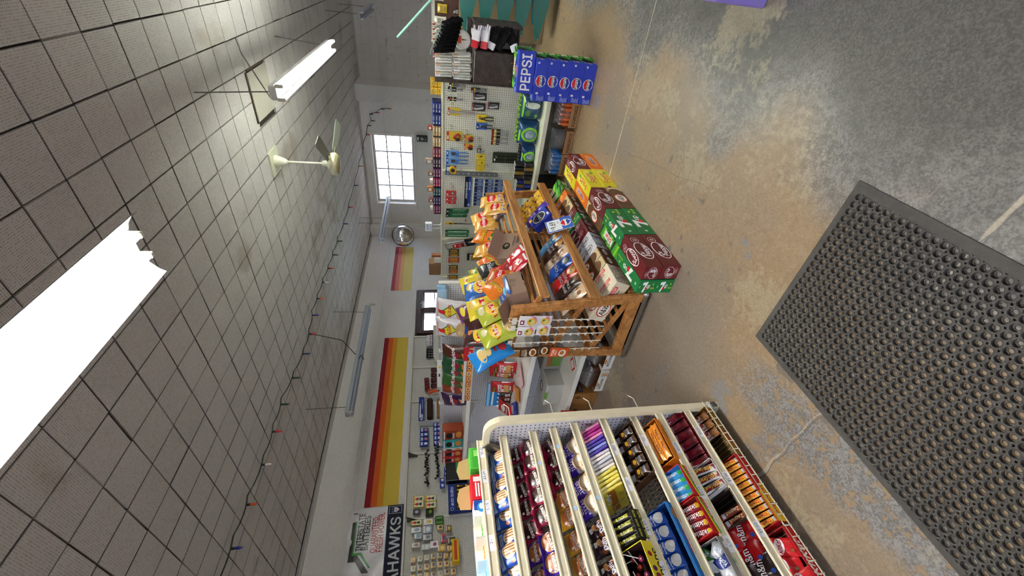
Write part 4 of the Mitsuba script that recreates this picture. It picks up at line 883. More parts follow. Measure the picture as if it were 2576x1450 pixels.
# clip strips hanging from the near end frame
YC = SY0 - .045
STR = [(-2.035, .335, 1.045), (-2.112, .325, 1.048), (-2.185, .32, 1.052), (-2.27, .31, 1.055), (-2.355, .305, 1.06)]
for n, (x, z0, z1) in enumerate(STR):
    k = thing('clip_strip', f'white barbed clip strip hanging on the wooden end frame, {ORD[n]} from the front post', 'merchandising strip', 'clip strips on the wooden stand')
    m = MB(); m.box((x, YC, z1), (.066, .0025, .036), '#dcdad2', bev=.001); put(k + '__header', m.ply('m_card'))
    m = MB(); m.box((x, YC + .004, (z0 + z1) / 2), (.009, .002, z1 - z0), '#e8e4d6'); m.tube([(x, YC, z1 + .012), (x, YC, z1 + .035), (x, YC + .03, z1 + .04), (x, YC + .04, z1 + .015)], .003, '#ece8da', 6); put(k + '__strap', m.ply('m_paint'))
    for j in range(11):
        z = z1 - .05 - j * (z1 - z0 - .06) / 11
        m = MB(); m.prism(Polygon([(-.018, 0), (.018, 0), (.006, .012), (.004, .022), (-.004, .022), (-.006, .012)]), .003, '#e8e4d6', (x, YC + .002, z), (1, 0, 0), (0, 0, 1)); m.bar((x, YC, z + .01), (x, YC - .016, z + .018), .007, .003, '#e8e4d6'); part(k, 'clip', m.ply('m_paint'))
def d_gravy(f, W, Hh): f.rect(-.1 * W, .32 * Hh, W * .42, Hh * .2, '#7a1a38').rect(-.1 * W, .33 * Hh, W * .22, Hh * .1, '#e8e4e8').ell(0, -.15 * Hh, W * .36, Hh * .24, '#d8b04a').ell(-.05 * W, -.18 * Hh, W * .24, Hh * .13, '#e8cc7a').ell(.1 * W, -.05 * Hh, W * .1, Hh * .06, '#3f7a2a').pts([(.1 * W, -.4 * Hh), (.46 * W, -.1 * Hh), (.46 * W, -.3 * Hh)], '#e07a9a')
def d_brown(f, W, Hh): f.text('BROWN', 0, .36 * Hh, W * .16, '#d8b88a', W * .6).text('GRAVY', 0, .2 * Hh, W * .2, '#f0e0c8', W * .74).ell(0, -.18 * Hh, W * .4, Hh * .2, '#e8d8b8').ell(0, -.18 * Hh, W * .28, Hh * .13, '#8a4a1a').rect(.0, -.06 * Hh, W * .3, Hh * .05, '#e8e4e0')
def d_pork(f, W, Hh): f.text('PORK', 0, .34 * Hh, W * .2, '#f4e8d8', W * .7).text('GRAVY', 0, .18 * Hh, W * .15, '#f4e0c8', W * .6).ell(0, -.16 * Hh, W * .38, Hh * .2, '#e8e0d0').ell(.04 * W, -.14 * Hh, W * .22, Hh * .12, '#b8743a')
for nm, x, z, w, hh, c, d, sd, lab in (('w', -2.013, .946, .105, .15, '#e9e6e8', d_gravy, 0, 'white gravy mix packet, upper one on the first clip strip'), ('w', -2.02, .84, .10, .14, '#e9e6e8', d_gravy, 1, 'white gravy mix packet, lower one on the first clip strip'), ('w', -2.118, .954, .105, .15, '#e9e6e8', d_gravy, 1, 'white gravy mix packet, upper one on the second clip strip'), ('w', -2.12, .84, .10, .14, '#e9e6e8', d_gravy, 0, 'white gravy mix packet, lower one on the second clip strip'),
                            ('b', -2.345, .897, .105, .148, '#3f2212', d_brown, 0, 'dark brown gravy packet, upper one on the last clip strip'), ('b', -2.34, .80, .10, .14, '#3f2212', d_brown, 1, 'dark brown gravy packet, lower one on the last clip strip'), ('o', -2.36, .652, .105, .155, '#c9521c', d_pork, 0, 'orange gravy packet low on the last clip strip')):
    up = 'upper' in lab or c == '#c9521c'
    one('gravy_packet', lab, 'packet', bag('gr' + nm, w, hh, .010, c, d, 2, sd, wr=.5), mat((x, YC - (.026 if up else .016), z), 0, 0, {'w': -3, 'b': 3, 'o': -6}[nm]))
# price card on the middle tray rail
m = MB(); m.box((0, 0, 0), (.20, .24, .003), '#e6e8ee', bev=.001); f = Face(m, (0, 0, .0015), (1, 0, 0), (0, 1, 0), .2, .24)
f.rect(0, .0, .195, .235, '#3f63b8').rect(0, .045, .17, .125, '#eceef2').text('9.69', .01, .06, .05, '#1c1c22', .11).text('$', -.065, .068, .02, '#1c1c22').text('12pk', .03, .01, .014, '#1c1c22', .035, bold=False)
f.ell(-.0, -.06, .055, .05, '#e8e8ee').pts([(-.05, -.045), (0, -.012), (.05, -.04), (.02, -.052), (-.02, -.05)], '#c41f2c').pts([(-.05, -.07), (0, -.108), (.05, -.076), (.02, -.068), (-.02, -.07)], '#1f3f9a')
one('price_sign', 'blue and white price card reading 9.69 clipped on the middle tray rail', 'sign', m.ply('m_card'), mat((-1.785, 3.16, .50), 90, 22, -2))

# ---------------------------------------------------------------- soda cartons
SW, SH, SL = .1125, .128, .395           # across the pile, high, long
def logo(f, kind, s=1.0):
    """The brand's lettering on one side of a twelve pack; f.w is its reading length."""
    w, h = f.w * s, f.h * s
    if kind == 'pepper':
        f.ring(-.03 * w, 0, .26 * w, .44 * h, .018 * w, '#e9dfe0', 8); f.text('Dr', -.13 * w, .16 * h, .24 * h, '#f2ecec', .13 * w, slant=.15); f.text('Pepper', -.02 * w, -.13 * h, .26 * h, '#f2ecec', .36 * w, slant=.15); f.ring(.30 * w, .12 * h, .085 * w, .24 * h, .01 * w, '#d8b8be'); f.text('23', .30 * w, .12 * h, .2 * h, '#e2ccd0', .07 * w)
    elif kind == 'diet':
        f.text('Dr Pepper', -.14 * w, -.04 * h, .34 * h, '#1c181c', .52 * w, slant=.2); f.ring(.28 * w, .05 * h, .13 * w, .32 * h, .012 * w, '#2a262a'); f.text('Diet', .28 * w, .05 * h, .24 * h, '#2a262a', .16 * w, slant=.2)
    elif kind == '7up':
        f.pts([(-.26 * w, .34 * h), (.02 * w, .40 * h), (-.10 * w, -.42 * h), (-.2 * w, -.42 * h), (-.10 * w, .16 * h), (-.26 * w, .12 * h)], '#f2f4f2'); f.ell(-.02 * w, -.12 * h, .055 * w, .16 * h, '#d41f26'); f.text('up', .1 * w, .08 * h, .34 * h, '#f2f4f2', .17 * w); f.text('LEMON LIME', .36 * w, -.1 * h, .13 * h, '#c9dc3a', .22 * w); f.ell(.34 * w, .2 * h, .03 * w, .08 * h, '#a8d03a'); f.rect(-.4 * w, 0, .05 * w, .18 * h, '#8fd0a0')
    elif kind == 'squirt':
        f.ell(.1 * w, 0, .34 * w, .40 * h, '#eee05a'); f.text('Squirt', -.02 * w, .02 * h, .36 * h, '#c9442c', .5 * w, slant=.2); f.ell(.26 * w, -.22 * h, .08 * w, .12 * h, '#7ab02a'); f.pts([(-.2 * w, -.3 * h), (.2 * w, -.24 * h), (.1 * w, -.34 * h)], '#c9442c')
    elif kind == 'sunkist':
        f.ell(0, 0, .36 * w, .42 * h, '#f08a2c'); f.text('Sunkist', .01 * w, -.02 * h, .34 * h, '#ffffff', .47 * w, slant=.15); f.text('Sunkist', 0, 0, .32 * h, '#24307a', .44 * w, slant=.15); f.ell(.3 * w, .2 * h, .05 * w, .12 * h, '#f0b060')
    elif kind in ('aw', 'aw_zero'):
        if kind == 'aw':
            f.ell(-.18 * w, -.1 * h, .26 * w, .5 * h, '#4f321c'); f.ell(.26 * w, .05 * h, .14 * w, .44 * h, '#5a3a20')
        else:
            f.rect(.22 * w, .25 * h, .34 * w, .26 * h, '#d43a2a'); f.text('ZERO SUGAR', .22 * w, .25 * h, .15 * h, '#f6ece4', .3 * w); f.text('ROOT BEER', .2 * w, -.05 * h, .11 * h, '#7a3a1c', .26 * w)
        f.ell(-.06 * w if kind == 'aw' else -.2 * w, 0, .19 * w, .42 * h, '#c03a1c'); f.ell(-.06 * w if kind == 'aw' else -.2 * w, 0, .165 * w, .36 * h, '#f2ece2'); f.text('A&W', -.06 * w if kind == 'aw' else -.2 * w, 0, .34 * h, '#35201a', .27 * w)
    elif kind == 'dew':
        for k in range(6): f.pts([((-.5 + .17 * k) * w, -.5 * h), ((-.42 + .17 * k) * w, -.5 * h), ((-.34 + .17 * k) * w, .5 * h), ((-.40 + .17 * k) * w, .5 * h)], ['#7fc83a', '#15301c'][k % 2])
        f.pts([(-.2 * w, -.3 * h), (.22 * w, -.36 * h), (.26 * w, .2 * h), (-.16 * w, .3 * h)], '#e8eee2'); f.text('MTN', -.03 * w, .22 * h, .2 * h, '#1f6a2a', .2 * w); f.text('DEW', .03 * w, -.1 * h, .3 * h, '#c8202a', .3 * w, slant=.2)
    elif kind == 'pepsi':
        f.ell(0, 0, .145 * w, .42 * h, '#eef0f4'); f.pts([(-.13 * w, .1 * h), (-.1 * w, .28 * h), (0, .39 * h), (.1 * w, .28 * h), (.13 * w, .1 * h)], '#c4202e'); f.pts([(-.13 * w, -.12 * h), (-.1 * w, -.28 * h), (0, -.39 * h), (.1 * w, -.28 * h), (.13 * w, -.12 * h)], '#1d2a9a'); f.text('PEPSI', 0, -.01 * h, .19 * h, '#14161c', .26 * w)
        f.rect(.43 * w, .3 * h, .05 * w, .16 * h, '#c8d0f0'); f.lines(-.41 * w, -.1 * h, .14 * w, .6 * h, 7, '#8f9fe0'); f.rect(-.3 * w, .2 * h, .05 * w, .2 * h, '#d8dcf4')
COLS = {'pepper': '#571018', 'diet': '#c9c9cf', '7up': '#0c6a34', 'squirt': '#dccb1e', 'sunkist': '#dc6a1e', 'aw': '#5b3b20', 'aw_zero': '#e4d8bc', 'dew': '#3f9a2c', 'pepsi': '#1f35b4'}
WORDS = {'pepper': 'maroon', 'diet': 'white and grey', '7up': 'green', 'squirt': 'yellow', 'sunkist': 'orange', 'aw': 'brown root beer', 'aw_zero': 'cream zero sugar', 'dew': 'lime and dark green', 'pepsi': 'blue'}
_SODA = {}
def soda(kind, L=SL, Hh=SH, W=SW, endturn=-1, endflip=False, big=None):
    k = (kind, L, Hh, W, endturn, endflip, big)
    if k not in _SODA:
        m = MB(); base = COLS[kind]
        m.box((0, 0, 0), (L, Hh, W), base, bev=.0025)
        if kind == 'aw': 
            for q in ('front', 'top'):
                g = m.face(q, (L, Hh, W)); g.rect(.38 * L, 0, .2 * L, g.h * .96, '#c9b58a')
        for q in ('front', 'top', 'back'):
            if not (big and q == 'front'): logo(m.face(q, (L, Hh, W)), kind)
        for q in ('left', 'right'):
            g = m.face(q, (L, Hh, W), turn=endturn % 4); logo(g, kind, .98)
        if big:
            g = m.face('front', (L, Hh, W)); g.rect(0, 0, L * .98, Hh * .97, base).text(big, 0, -.0, Hh * .56, '#eef0f8', L * .86)
        _SODA[k] = m.ply('m_paint')
    return _SODA[k]
G = 'soda cartons stacked on the floor before the wooden stand'
TOP2, BOT2 = ['pepper', '7up', 'pepper', 'squirt', 'pepper'], ['pepper', '7up', 'aw', 'squirt', 'sunkist']
TOP1, BOT1 = ['7up', 'dew', 'aw', 'sunkist', 'squirt'], ['7up', '7up', 'pepper', 'aw', 'squirt']
NAMEJ = ['nearest the camera', 'second from the near end', 'in the middle', 'fourth from the near end', 'at the far end']
for j in range(5):
    y = 2.02 + SL / 2 + .402 * j
    for (kinds, x, z, row, lvl) in ((TOP2, -1.438 - SW / 2, SH * 1.5 + .002, 'aisle', 'upper'), (BOT2, -1.432 - SW / 2, SH / 2, 'aisle', 'lower'), (TOP1, -1.553 - SW / 2, SH * 1.5 + .002, 'inner', 'upper'), (BOT1, -1.551 - SW / 2, SH / 2, 'inner', 'lower')):
        kd = kinds[j]
        if kd == 'dew' and False: continue
        flip = (j == 0 and row == 'aisle' and lvl == 'upper')
        one('soda_carton', f'{WORDS[kd]} carton, {lvl} layer of the {row} row, {NAMEJ[j]}', 'soda carton', soda(kd, endturn=1 if flip else -1), mat((x + .002 * math.sin(j * 5 + x * 40), y, z), 90 + (j % 3 - 1) * .6), G)
# cartons lying endways on the lowest tray
LOW = ['aw_zero', 'aw_zero', 'aw', 'aw', 'diet', 'diet', 'pepper', 'pepper', '7up', 'pepper', 'aw', 'aw', 'sunkist', 'dew', 'dew']
names = {}
for n, kd in enumerate(LOW):
    y = 2.315 + .1215 * n
    names[kd] = names.get(kd, 0) + 1
    M = mat((-1.955, y, .285), 90, 19.5) @ shift(0, 0, 0)
    # long side runs down the slope: turn the carton a quarter about its own up axis
    Rq = np.eye(4); Rq[:3, :3] = np.array([[0, 0, -1], [0, 1, 0], [1, 0, 0.0]])
    M = mat((-1.945, y, .285), 0) ; a = math.radians(19.5)
    ux, uy, uz = np.array([math.cos(a), 0, -math.sin(a)]), np.array([math.sin(a), 0, math.cos(a)]), np.array([0, -1.0, 0])
    M = np.eye(4); M[:3, 0], M[:3, 1], M[:3, 2] = ux, uy, uz; M[:3, 3] = (-1.955, y, .305 if n > 12 else .29)
    one('soda_carton', f'{WORDS[kd]} carton lying on the lowest tray, {ORD[n]} from the clip strips', 'soda carton', soda(kd, W=.119), M, 'soda cartons on the lowest tray')
# ---------------------------------------------------------------- cookies on the middle tray
def tray_pose(k, y, t=.0, lift=0.0, roll=0, tilt=None):
    """A pose on tray k, t of the way up its slope, lying on the slats with its foot towards the aisle."""
    xf, zf, xb, zb, hh = TRAYS[k]
    a = math.degrees(math.atan2(zb - zf, xf - xb))
    return mat((xf + (xb - xf) * t, y, zf + (zb - zf) * t + lift), 90, 90 - a if tilt is None else tilt, roll)
def cook(kind, col, text, tc, extra):
    def d(f, W, Hh):
        extra(f, W, Hh); f.text(text[0], .04 * W, .10 * Hh, W * .2, tc, W * .78, rot=90 if False else 0)
        if len(text) > 1: f.text(text[1], .04 * W, -.06 * Hh, W * .2, tc, W * .78)
    return d
def chips_pic(f, W, Hh): f.ell(-.08 * W, -.3 * Hh, .30 * W, .13 * Hh, '#b9854a'); f.ell(.12 * W, -.34 * Hh, .18 * W, .09 * Hh, '#8a5a2c'); f.ell(-.12 * W, -.28 * Hh, .05 * W, .02 * Hh, '#3a2214')
def oreo_pic(f, W, Hh): f.ell(-.1 * W, -.28 * Hh, .26 * W, .12 * Hh, '#15161c'); f.ell(-.1 * W, -.29 * Hh, .2 * W, .08 * Hh, '#2a2c34'); f.rect(.2 * W, .4 * Hh, .3 * W, .08 * Hh, '#e8a03a')
def nut_pic(f, W, Hh):
    for q in range(6): f.ell((-.3 + .12 * q) * W, (-.35 + .1 * (q % 3)) * Hh, .13 * W, .07 * Hh, ['#d8b88a', '#8a5a34', '#e8dcc4'][q % 3])
    f.rect(.25 * W, .35 * Hh, .4 * W, .15 * Hh, '#a82a2a')
CK = [(2.31, .13, '#d8c0a4', ('Pecan',), '#6a2a1c', nut_pic, 'cream brown and white cookie pack, nearest the clip strips'), (2.43, .12, '#2e1c16', ('BROWNIE', 'Thins'), '#f0ece6', lambda f, W, Hh: f.ell(.1 * W, -.36 * Hh, .3 * W, .08 * Hh, '#5a3420'), 'dark brown brownie pack with white lettering'), (2.57, .14, '#c21f22', ('CHIPS', 'AHOY!'), '#f4f0ea', chips_pic, 'red chocolate chip cookie pack'), (2.715, .14, '#2356b4', ('OREO',), '#f2f4f8', oreo_pic, 'blue sandwich cookie pack between red and beige ones'), (2.85, .13, '#cdb096', ('S',), '#5a3a2a', lambda f, W, Hh: (f.ell(0, -.2 * Hh, .3 * W, .14 * Hh, '#8a5c3c'), f.ell(0, .2 * Hh, .3 * W, .12 * Hh, '#e2cdb4'), f.ell(.05 * W, .05 * Hh, .1 * W, .05 * Hh, '#2a1c18')), 'beige and pink cookie pack'), (2.975, .12, '#4a2c1c', ('CHIPS', 'AHOY!'), '#e6eaf6', chips_pic, 'brown chewy cookie pack'), (3.09, .12, '#5ea6d8', ('CHIPS', 'AHOY!'), '#f4f6fa', chips_pic, 'pale blue chewy cookie pack beside the price card')]
for n, (y, w, c, t, ex, pic, lab) in enumerate(CK):
    sh = pillow(MB(), w, .30, .06, c, cook(n, c, t, ex, pic), seed=n, nu=11, nv=17).ply('m_gloss')
    one('cookie_bag', lab + ' on the middle tray', 'cookies', sh, tray_pose(1, y, .0, .0, [2, -3, 2, -2, 3, -2, 2][n], 57) @ shift(0, .155, .022), 'cookie packs on the middle tray')
m = MB(); m.box((0, 0, 0), (.14, .34, .05), '#d2a02a', bev=.004); f = Face(m, (0, 0, .025), (1, 0, 0), (0, 1, 0), .14, .34)
for q in range(14): f.ell(-.05 + .033 * (q % 4), -.14 + .02 * q, .016, .012, ['#7a4a2a', '#b8863a', '#e8c87a', '#4a2a6a'][q % 4], n=8)
f.text('NUT', 0, .05, .035, '#4a2a1a', .1)
one('snack_box', 'yellow nut snack box at the far end of the middle tray', 'box', m.ply('m_card'), tray_pose(1, 3.93, .02, .02, 0, 52) @ shift(0, .18, .0))
m = MB(); m.box((0, 0, 0), (.13, .34, .05), '#d2a02a', bev=.004); f = Face(m, (0, 0, .025), (1, 0, 0), (0, 1, 0), .13, .34)
for q in range(14): f.ell(-.05 + .033 * (q % 4), -.14 + .02 * q, .016, .012, ['#8a5a3a', '#c8963a', '#e8c87a', '#5a2a5a'][q % 4], n=8)
f.text('CHEW', 0, .05, .03, '#4a2a1a', .1)
one('snack_box', 'yellow nut snack box next to the purple cookie pack', 'box', m.ply('m_card'), tray_pose(1, 3.79, .02, .02, 0, 54) @ shift(0, .18, .0))
for (y, c, lab, tx, ro) in ((3.66, '#4a2f9a', 'purple cookie pack leaning between yellow boxes and the blue box', '', 4), ):
    one('cookie_bag', lab, 'cookies', pillow(MB(), .12, .32, .06, c, lambda f, W, Hh: f.ell(0, .1 * Hh, .3 * W, .1 * Hh, '#8f7fd8'), seed=31).ply('m_gloss'), tray_pose(1, y, .0, .01, ro, 56) @ shift(0, .16, .025))
m = MB(); m.box((0, 0, 0), (.20, .22, .07), '#24349a', bev=.004); f = Face(m, (0, 0, .035), (1, 0, 0), (0, 1, 0), .2, .22)
f.ell(0, 0, .075, .075, '#d8d0b8').ell(0, 0, .065, .066, '#15182c').text('Oreo', 0, 0, .03, '#e8ecf4', .1).rect(.06, .085, .05, .035, '#e8b03a').rect(-.06, -.09, .05, .02, '#c8d0f0')
one('cookie_box', 'deep blue cookie box with a round dark emblem on the middle tray', 'box', m.ply('m_card'), tray_pose(1, 3.50, .02, .02, 10, 48) @ shift(0, .12, .02))

# ---------------------------------------------------------------- chip bags and cartons on the top tray
def chipbag(key, W, Hh, D, base, deco, M, label, seed=0, name='chip_bag', fade=None, wr=1.2, group='bags of chips on the wooden stand'):
    one(name, label, 'chips', pillow(MB(), W, Hh, D, base, deco, seed=seed, nu=15, nv=19, wr=wr, fade=fade).ply('m_gloss'), M, group)
def d_lays(c1='#e8c02a', pic='#dcb86a'):
    def d(f, W, Hh):
        f.ell(.0, -.28 * Hh, .30 * W, .14 * Hh, pic); f.ell(-.12 * W, -.26 * Hh, .16 * W, .10 * Hh, '#ecd08a'); f.ell(.14 * W, .36 * Hh, .2 * W, .08 * Hh, pic)
        f.ell(0, .08 * Hh, .34 * W, .17 * Hh, '#e9c23a'); f.pts([(-.4 * W, .13 * Hh), (.4 * W, .15 * Hh), (.38 * W, .0), (-.36 * W, .03 * Hh)], '#b81c28'); f.text("Lay's", .0, .078 * Hh, Hh * .085, '#f6f0ea', W * .56, slant=.15)
    return d
def d_frito(f, W, Hh):
    f.ell(0, .06 * Hh, .33 * W, .17 * Hh, '#c41c24'); f.text('Fritos', 0, .07 * Hh, Hh * .13, '#f8f2ea', W * .64, rot=10); f.ell(-.1 * W, -.3 * Hh, .16 * W, .09 * Hh, '#e2b45a'); f.ell(.16 * W, -.32 * Hh, .14 * W, .08 * Hh, '#d8a44a')
def d_frito2(f, W, Hh):
    d_frito(f, W, Hh); f.pts([(-.5 * W, -.2 * Hh), (.5 * W, -.2 * Hh), (.5 * W, -.44 * Hh), (-.5 * W, -.44 * Hh)], '#2a3f9a'); f.text('SCOOPS!', 0, -.25 * Hh, Hh * .06, '#e8e8f0', W * .6); f.ell(-.1 * W, -.36 * Hh, .16 * W, .06 * Hh, '#e2b45a'); f.ell(.2 * W, -.36 * Hh, .14 * W, .06 * Hh, '#d8a44a')
def d_cheet(f, W, Hh):
    f.text('Cheetos', .0, .12 * Hh, Hh * .16, '#1c1410', W * .82, rot=8); f.text('Cheetos', -.005, .125 * Hh, Hh * .14, '#f2c42a', W * .76, rot=8); f.ell(-.1 * W, -.24 * Hh, .2 * W, .06 * Hh, '#e8a03a', 20); f.ell(.14 * W, -.3 * Hh, .2 * W, .06 * Hh, '#f0b44a', -15)
def d_dorito(f, W, Hh):
    f.pts([(-.3 * W, -.02 * Hh), (.36 * W, .16 * Hh), (.1 * W, -.22 * Hh)], '#8a1f2c'); f.text('Doritos', 0, .06 * Hh, Hh * .13, '#f2f0f0', W * .8, rot=6); f.pts([(-.2 * W, -.3 * Hh), (.2 * W, -.24 * Hh), (0, -.44 * Hh)], '#d8903a')
FT = '#dca84e'
def two_tone(a, b, v0): return lambda U, V: np.where((V > v0)[:, None], lin(a), lin(b))
def leaning(x, y, z, roll=0, tilt=18, yaw=84): return mat((x, y, z), yaw, tilt, roll)
chipbag('f', .20, .29, .08, FT, d_frito2, leaning(-2.0, 4.02, .985, -8), 'tan corn chip bag with a blue band, at the far tray end', 1)
chipbag('f', .20, .28, .08, FT, d_frito, leaning(-2.12, 3.87, 1.09, 6), 'tan corn chip bag leaning behind the blue banded ones', 2)
chipbag('f', .20, .28, .08, FT, d_frito2, leaning(-1.985, 3.80, .975, -16), 'tan corn chip bag with a blue lower band, second from the far end', 3)
chipbag('f', .20, .24, .08, FT, d_frito, leaning(-2.08, 3.63, 1.10, -6), 'tan corn chip bag standing alone above the bare slats', 4)
chipbag('h', .15, .2, .05, '#3a2c34', lambda f, W, Hh: f.ell(0, 0, .3 * W, .2 * Hh, '#8a5a34'), leaning(-2.04, 3.70, 1.0, 30, 40), 'small dark bag slumped below the lone tan bag', 5)
chipbag('cp', .20, .27, .08, '#d8701c', lambda f, W, Hh: (d_cheet(f, W, Hh), f.pts([(-.5 * W, -.15 * Hh), (.5 * W, -.2 * Hh), (.5 * W, -.45 * Hh), (-.5 * W, -.45 * Hh)], '#1f5a2a'), f.ell(-.15 * W, -.3 * Hh, .16 * W, .05 * Hh, '#7ab03a'), f.ell(.15 * W, -.34 * Hh, .16 * W, .05 * Hh, '#4a8a2a')), leaning(-2.1, 3.42, 1.11, -34), 'orange cheese snack bag with a green lower band, tipped over', 6)
chipbag('f', .18, .25, .07, FT, d_frito, leaning(-2.16, 3.28, 1.12, -18), 'tan corn chip bag behind the carton, tipped left', 7)
chipbag('f', .17, .24, .07, '#e0a440', d_frito, leaning(-2.06, 3.19, 1.09, 10), 'golden corn chip bag behind the open carton', 8)
chipbag('f', .17, .24, .07, FT, d_frito, leaning(-2.18, 3.12, 1.10, 18), 'tan corn chip bag just above the open carton', 9)
chipbag('co', .19, .25, .07, '#d8641c', d_cheet, leaning(-2.1, 3.04, 1.09, 24), 'orange cheese snack bag next to the black ridged chip bag', 10)
chipbag('r', .18, .26, .07, '#17161a', lambda f, W, Hh: (f.text('RUFFLES', 0, .08 * Hh, Hh * .12, '#e8e8ee', W * .8, rot=-8), f.ell(0, -.25 * Hh, .26 * W, .12 * Hh, '#c8a04a'), f.rect(0, -.42 * Hh, .8 * W, .08 * Hh, '#b8c83a')), leaning(-2.12, 2.95, 1.11, 14), 'black ridged chip bag with white lettering', 11)
chipbag('j', .17, .22, .06, '#5a8a2a', lambda f, W, Hh: (d_cheet(f, W, Hh), f.ell(.2 * W, .36 * Hh, .2 * W, .08 * Hh, '#d8a03a')), leaning(-2.26, 3.07, 1.19, 12), 'green and orange cheese snack bag in the back', 12)
chipbag('ly', .22, .30, .09, '#e3cb2c', lambda f, W, Hh: (f.ell(-.02 * W, -.22 * Hh, .34 * W, .16 * Hh, '#d8b454'), f.ell(.1 * W, .3 * Hh, .1 * W, .05 * Hh, '#b84a1c')), leaning(-2.30, 2.98, 1.24, 8), 'yellow potato chip bag behind the blue one', 13)
chipbag('lb', .23, .34, .10, '#2a62b0', d_lays(), leaning(-2.22, 2.77, 1.20, 2), 'bright blue potato chip bag with yellow sun emblem, in the middle of the heap', 14)
chipbag('rd', .18, .22, .08, '#b81c22', lambda f, W, Hh: (f.ell(0, .1 * Hh, .3 * W, .12 * Hh, '#d83a2c'), f.text('HOT', 0, .1 * Hh, Hh * .1, '#f0d8c0', W * .4), f.ell(0, -.25 * Hh, .3 * W, .1 * Hh, '#8a1014')), leaning(-2.02, 2.74, 1.06, -4, 30), 'red hot chip bag lying below the blue one', 15)
chipbag('fh', .17, .25, .07, '#b8652c', d_frito, leaning(-1.98, 2.62, 1.08, -24), 'brown and orange corn chip bag tipped against the blue bag', 16)
chipbag('co', .19, .25, .07, '#dd741f', d_cheet, leaning(-1.98, 2.50, 1.12, 26), 'orange cheese snack bag between the blue bag and the near carton', 17)
chipbag('dp', .20, .28, .08, '#5b2358', lambda f, W, Hh: (d_dorito(f, W, Hh), f.ell(0, .34 * Hh, .3 * W, .08 * Hh, '#d8c43a')), leaning(-2.36, 2.66, 1.29, 14), 'purple corn chip bag at the top of the heap', 18)
chipbag('ly', .23, .32, .10, '#dcc52c', d_lays(), leaning(-2.22, 2.545, 1.20, 6), 'yellow potato chip bag right of the maroon chip bag', 19)
chipbag('dd', .22, .32, .09, '#311418', d_dorito, leaning(-2.28, 2.46, 1.22, 20), 'dark maroon corn chip bag behind the lime one', 20)
chipbag('lg', .21, .30, .10, '#a9b238', d_lays('#e8c02a', '#d8cfa0'), leaning(-2.12, 2.37, 1.15, 16), 'lime green potato chip bag, upper of the two', 21)
chipbag('ld', .21, .30, .09, '#2c1617', d_lays('#e8c02a', '#c87838'), leaning(-2.33, 2.30, 1.24, -16), 'dark brown potato chip bag with yellow emblem', 22)
chipbag('lg', .21, .30, .10, '#a4b034', d_lays('#e8c02a', '#d8cfa0'), leaning(-2.19, 2.20, 1.14, 14), 'lime green potato chip bag, lower of the two', 23)
chipbag('lt', .20, .32, .09, '#1f7fc8', lambda f, W, Hh: (f.ell(0, .22 * Hh, .34 * W, .10 * Hh, '#dcc07a'), f.ell(.02 * W, .06 * Hh, .22 * W, .09 * Hh, '#e2c88a'), f.rect(.1 * W, -.12 * Hh, .5 * W, .06 * Hh, '#b82a34'), f.ell(-.05 * W, -.3 * Hh, .2 * W, .10 * Hh, '#c43a4a')), leaning(-2.33, 2.11, 1.20, 20), 'sky blue bag with chips pictured on it, at the near end of the stand', 24)
# shipping cartons
def flapbox(key, w, h, d, flaps):
    m = tray(MB(), w, h, d, '#8a7262', '#6f5a4b', t=.004)
    for (side, ang, L) in flaps:
        a = math.radians(ang); s = {'l': -1, 'r': 1}.get(side)
        if s: m.prism(sbox(-d / 2, 0, d / 2, L), .004, '#94796a', (s * w / 2, h, 0), (0, 0, 1), (s * math.sin(a), math.cos(a), 0))
        else:
            q = 1 if side == 'f' else -1; m.prism(sbox(-w / 2, 0, w / 2, L), .004, '#94796a', (0, h, q * d / 2), (1, 0, 0), (0, math.cos(a), q * math.sin(a)))
    return m
k = thing('shipping_carton', 'brown shipping carton with a dark round emblem tilted among the chip bags', 'carton')
M1 = mat((-2.0, 3.03, .835), 86, 22, -19)
m = flapbox(k, .34, .19, .18, ()); f = m.face('front', (.34, .19, .18), (0, .095, 0)); f.ell(-.01, .035, .045, .036, '#171513').pts([(-.03, .04), (.0, .055), (.025, .035), (.0, .03)], '#8a7262').ell(.0, .03, .012, .016, '#8a7262').text('FRAGILE SNACK', .06, -.025, .016, '#3a3028', .13).lines(.07, -.058, .10, .03, 3, '#4a3e36').ring(-.10, -.06, .05, .018, .003, '#3a3028').rect(-.10, -.06, .07, .012, '#5a4c42')
put(k + '__box', m.ply('m_card'), M1)
m = MB(); m.prism(sbox(-.17, 0, .17, .10), .004, '#94796a', (0, .19, .09), (1, 0, 0), (0, .6, .8)); part(k, 'flap', m.ply('m_card'), M1)
m = MB(); m.prism(sbox(-.09, 0, .09, .11), .004, '#8f7565', (.17, .19, 0), (0, 0, 1), (.6, .8, 0)); part(k, 'flap', m.ply('m_card'), M1)
chipbag('mb', .17, .2, .06, '#7a1f38', lambda f, W, Hh: (f.ell(0, 0, .36 * W, .2 * Hh, '#d8b8b0'), f.text('Chips', 0, 0, Hh * .1, '#6a1a30', W * .5)), M1 @ loc(.05, .20, .0, 40, 20), 'maroon and tan bag sticking out of the tilted carton', 40)
chipbag('mb', .17, .2, .06, '#c49a5a', lambda f, W, Hh: f.ell(0, 0, .3 * W, .16 * Hh, '#7a2a3a'), M1 @ loc(-.09, .18, -.02, 40, -10), 'tan bag lying inside the tilted carton', 41)
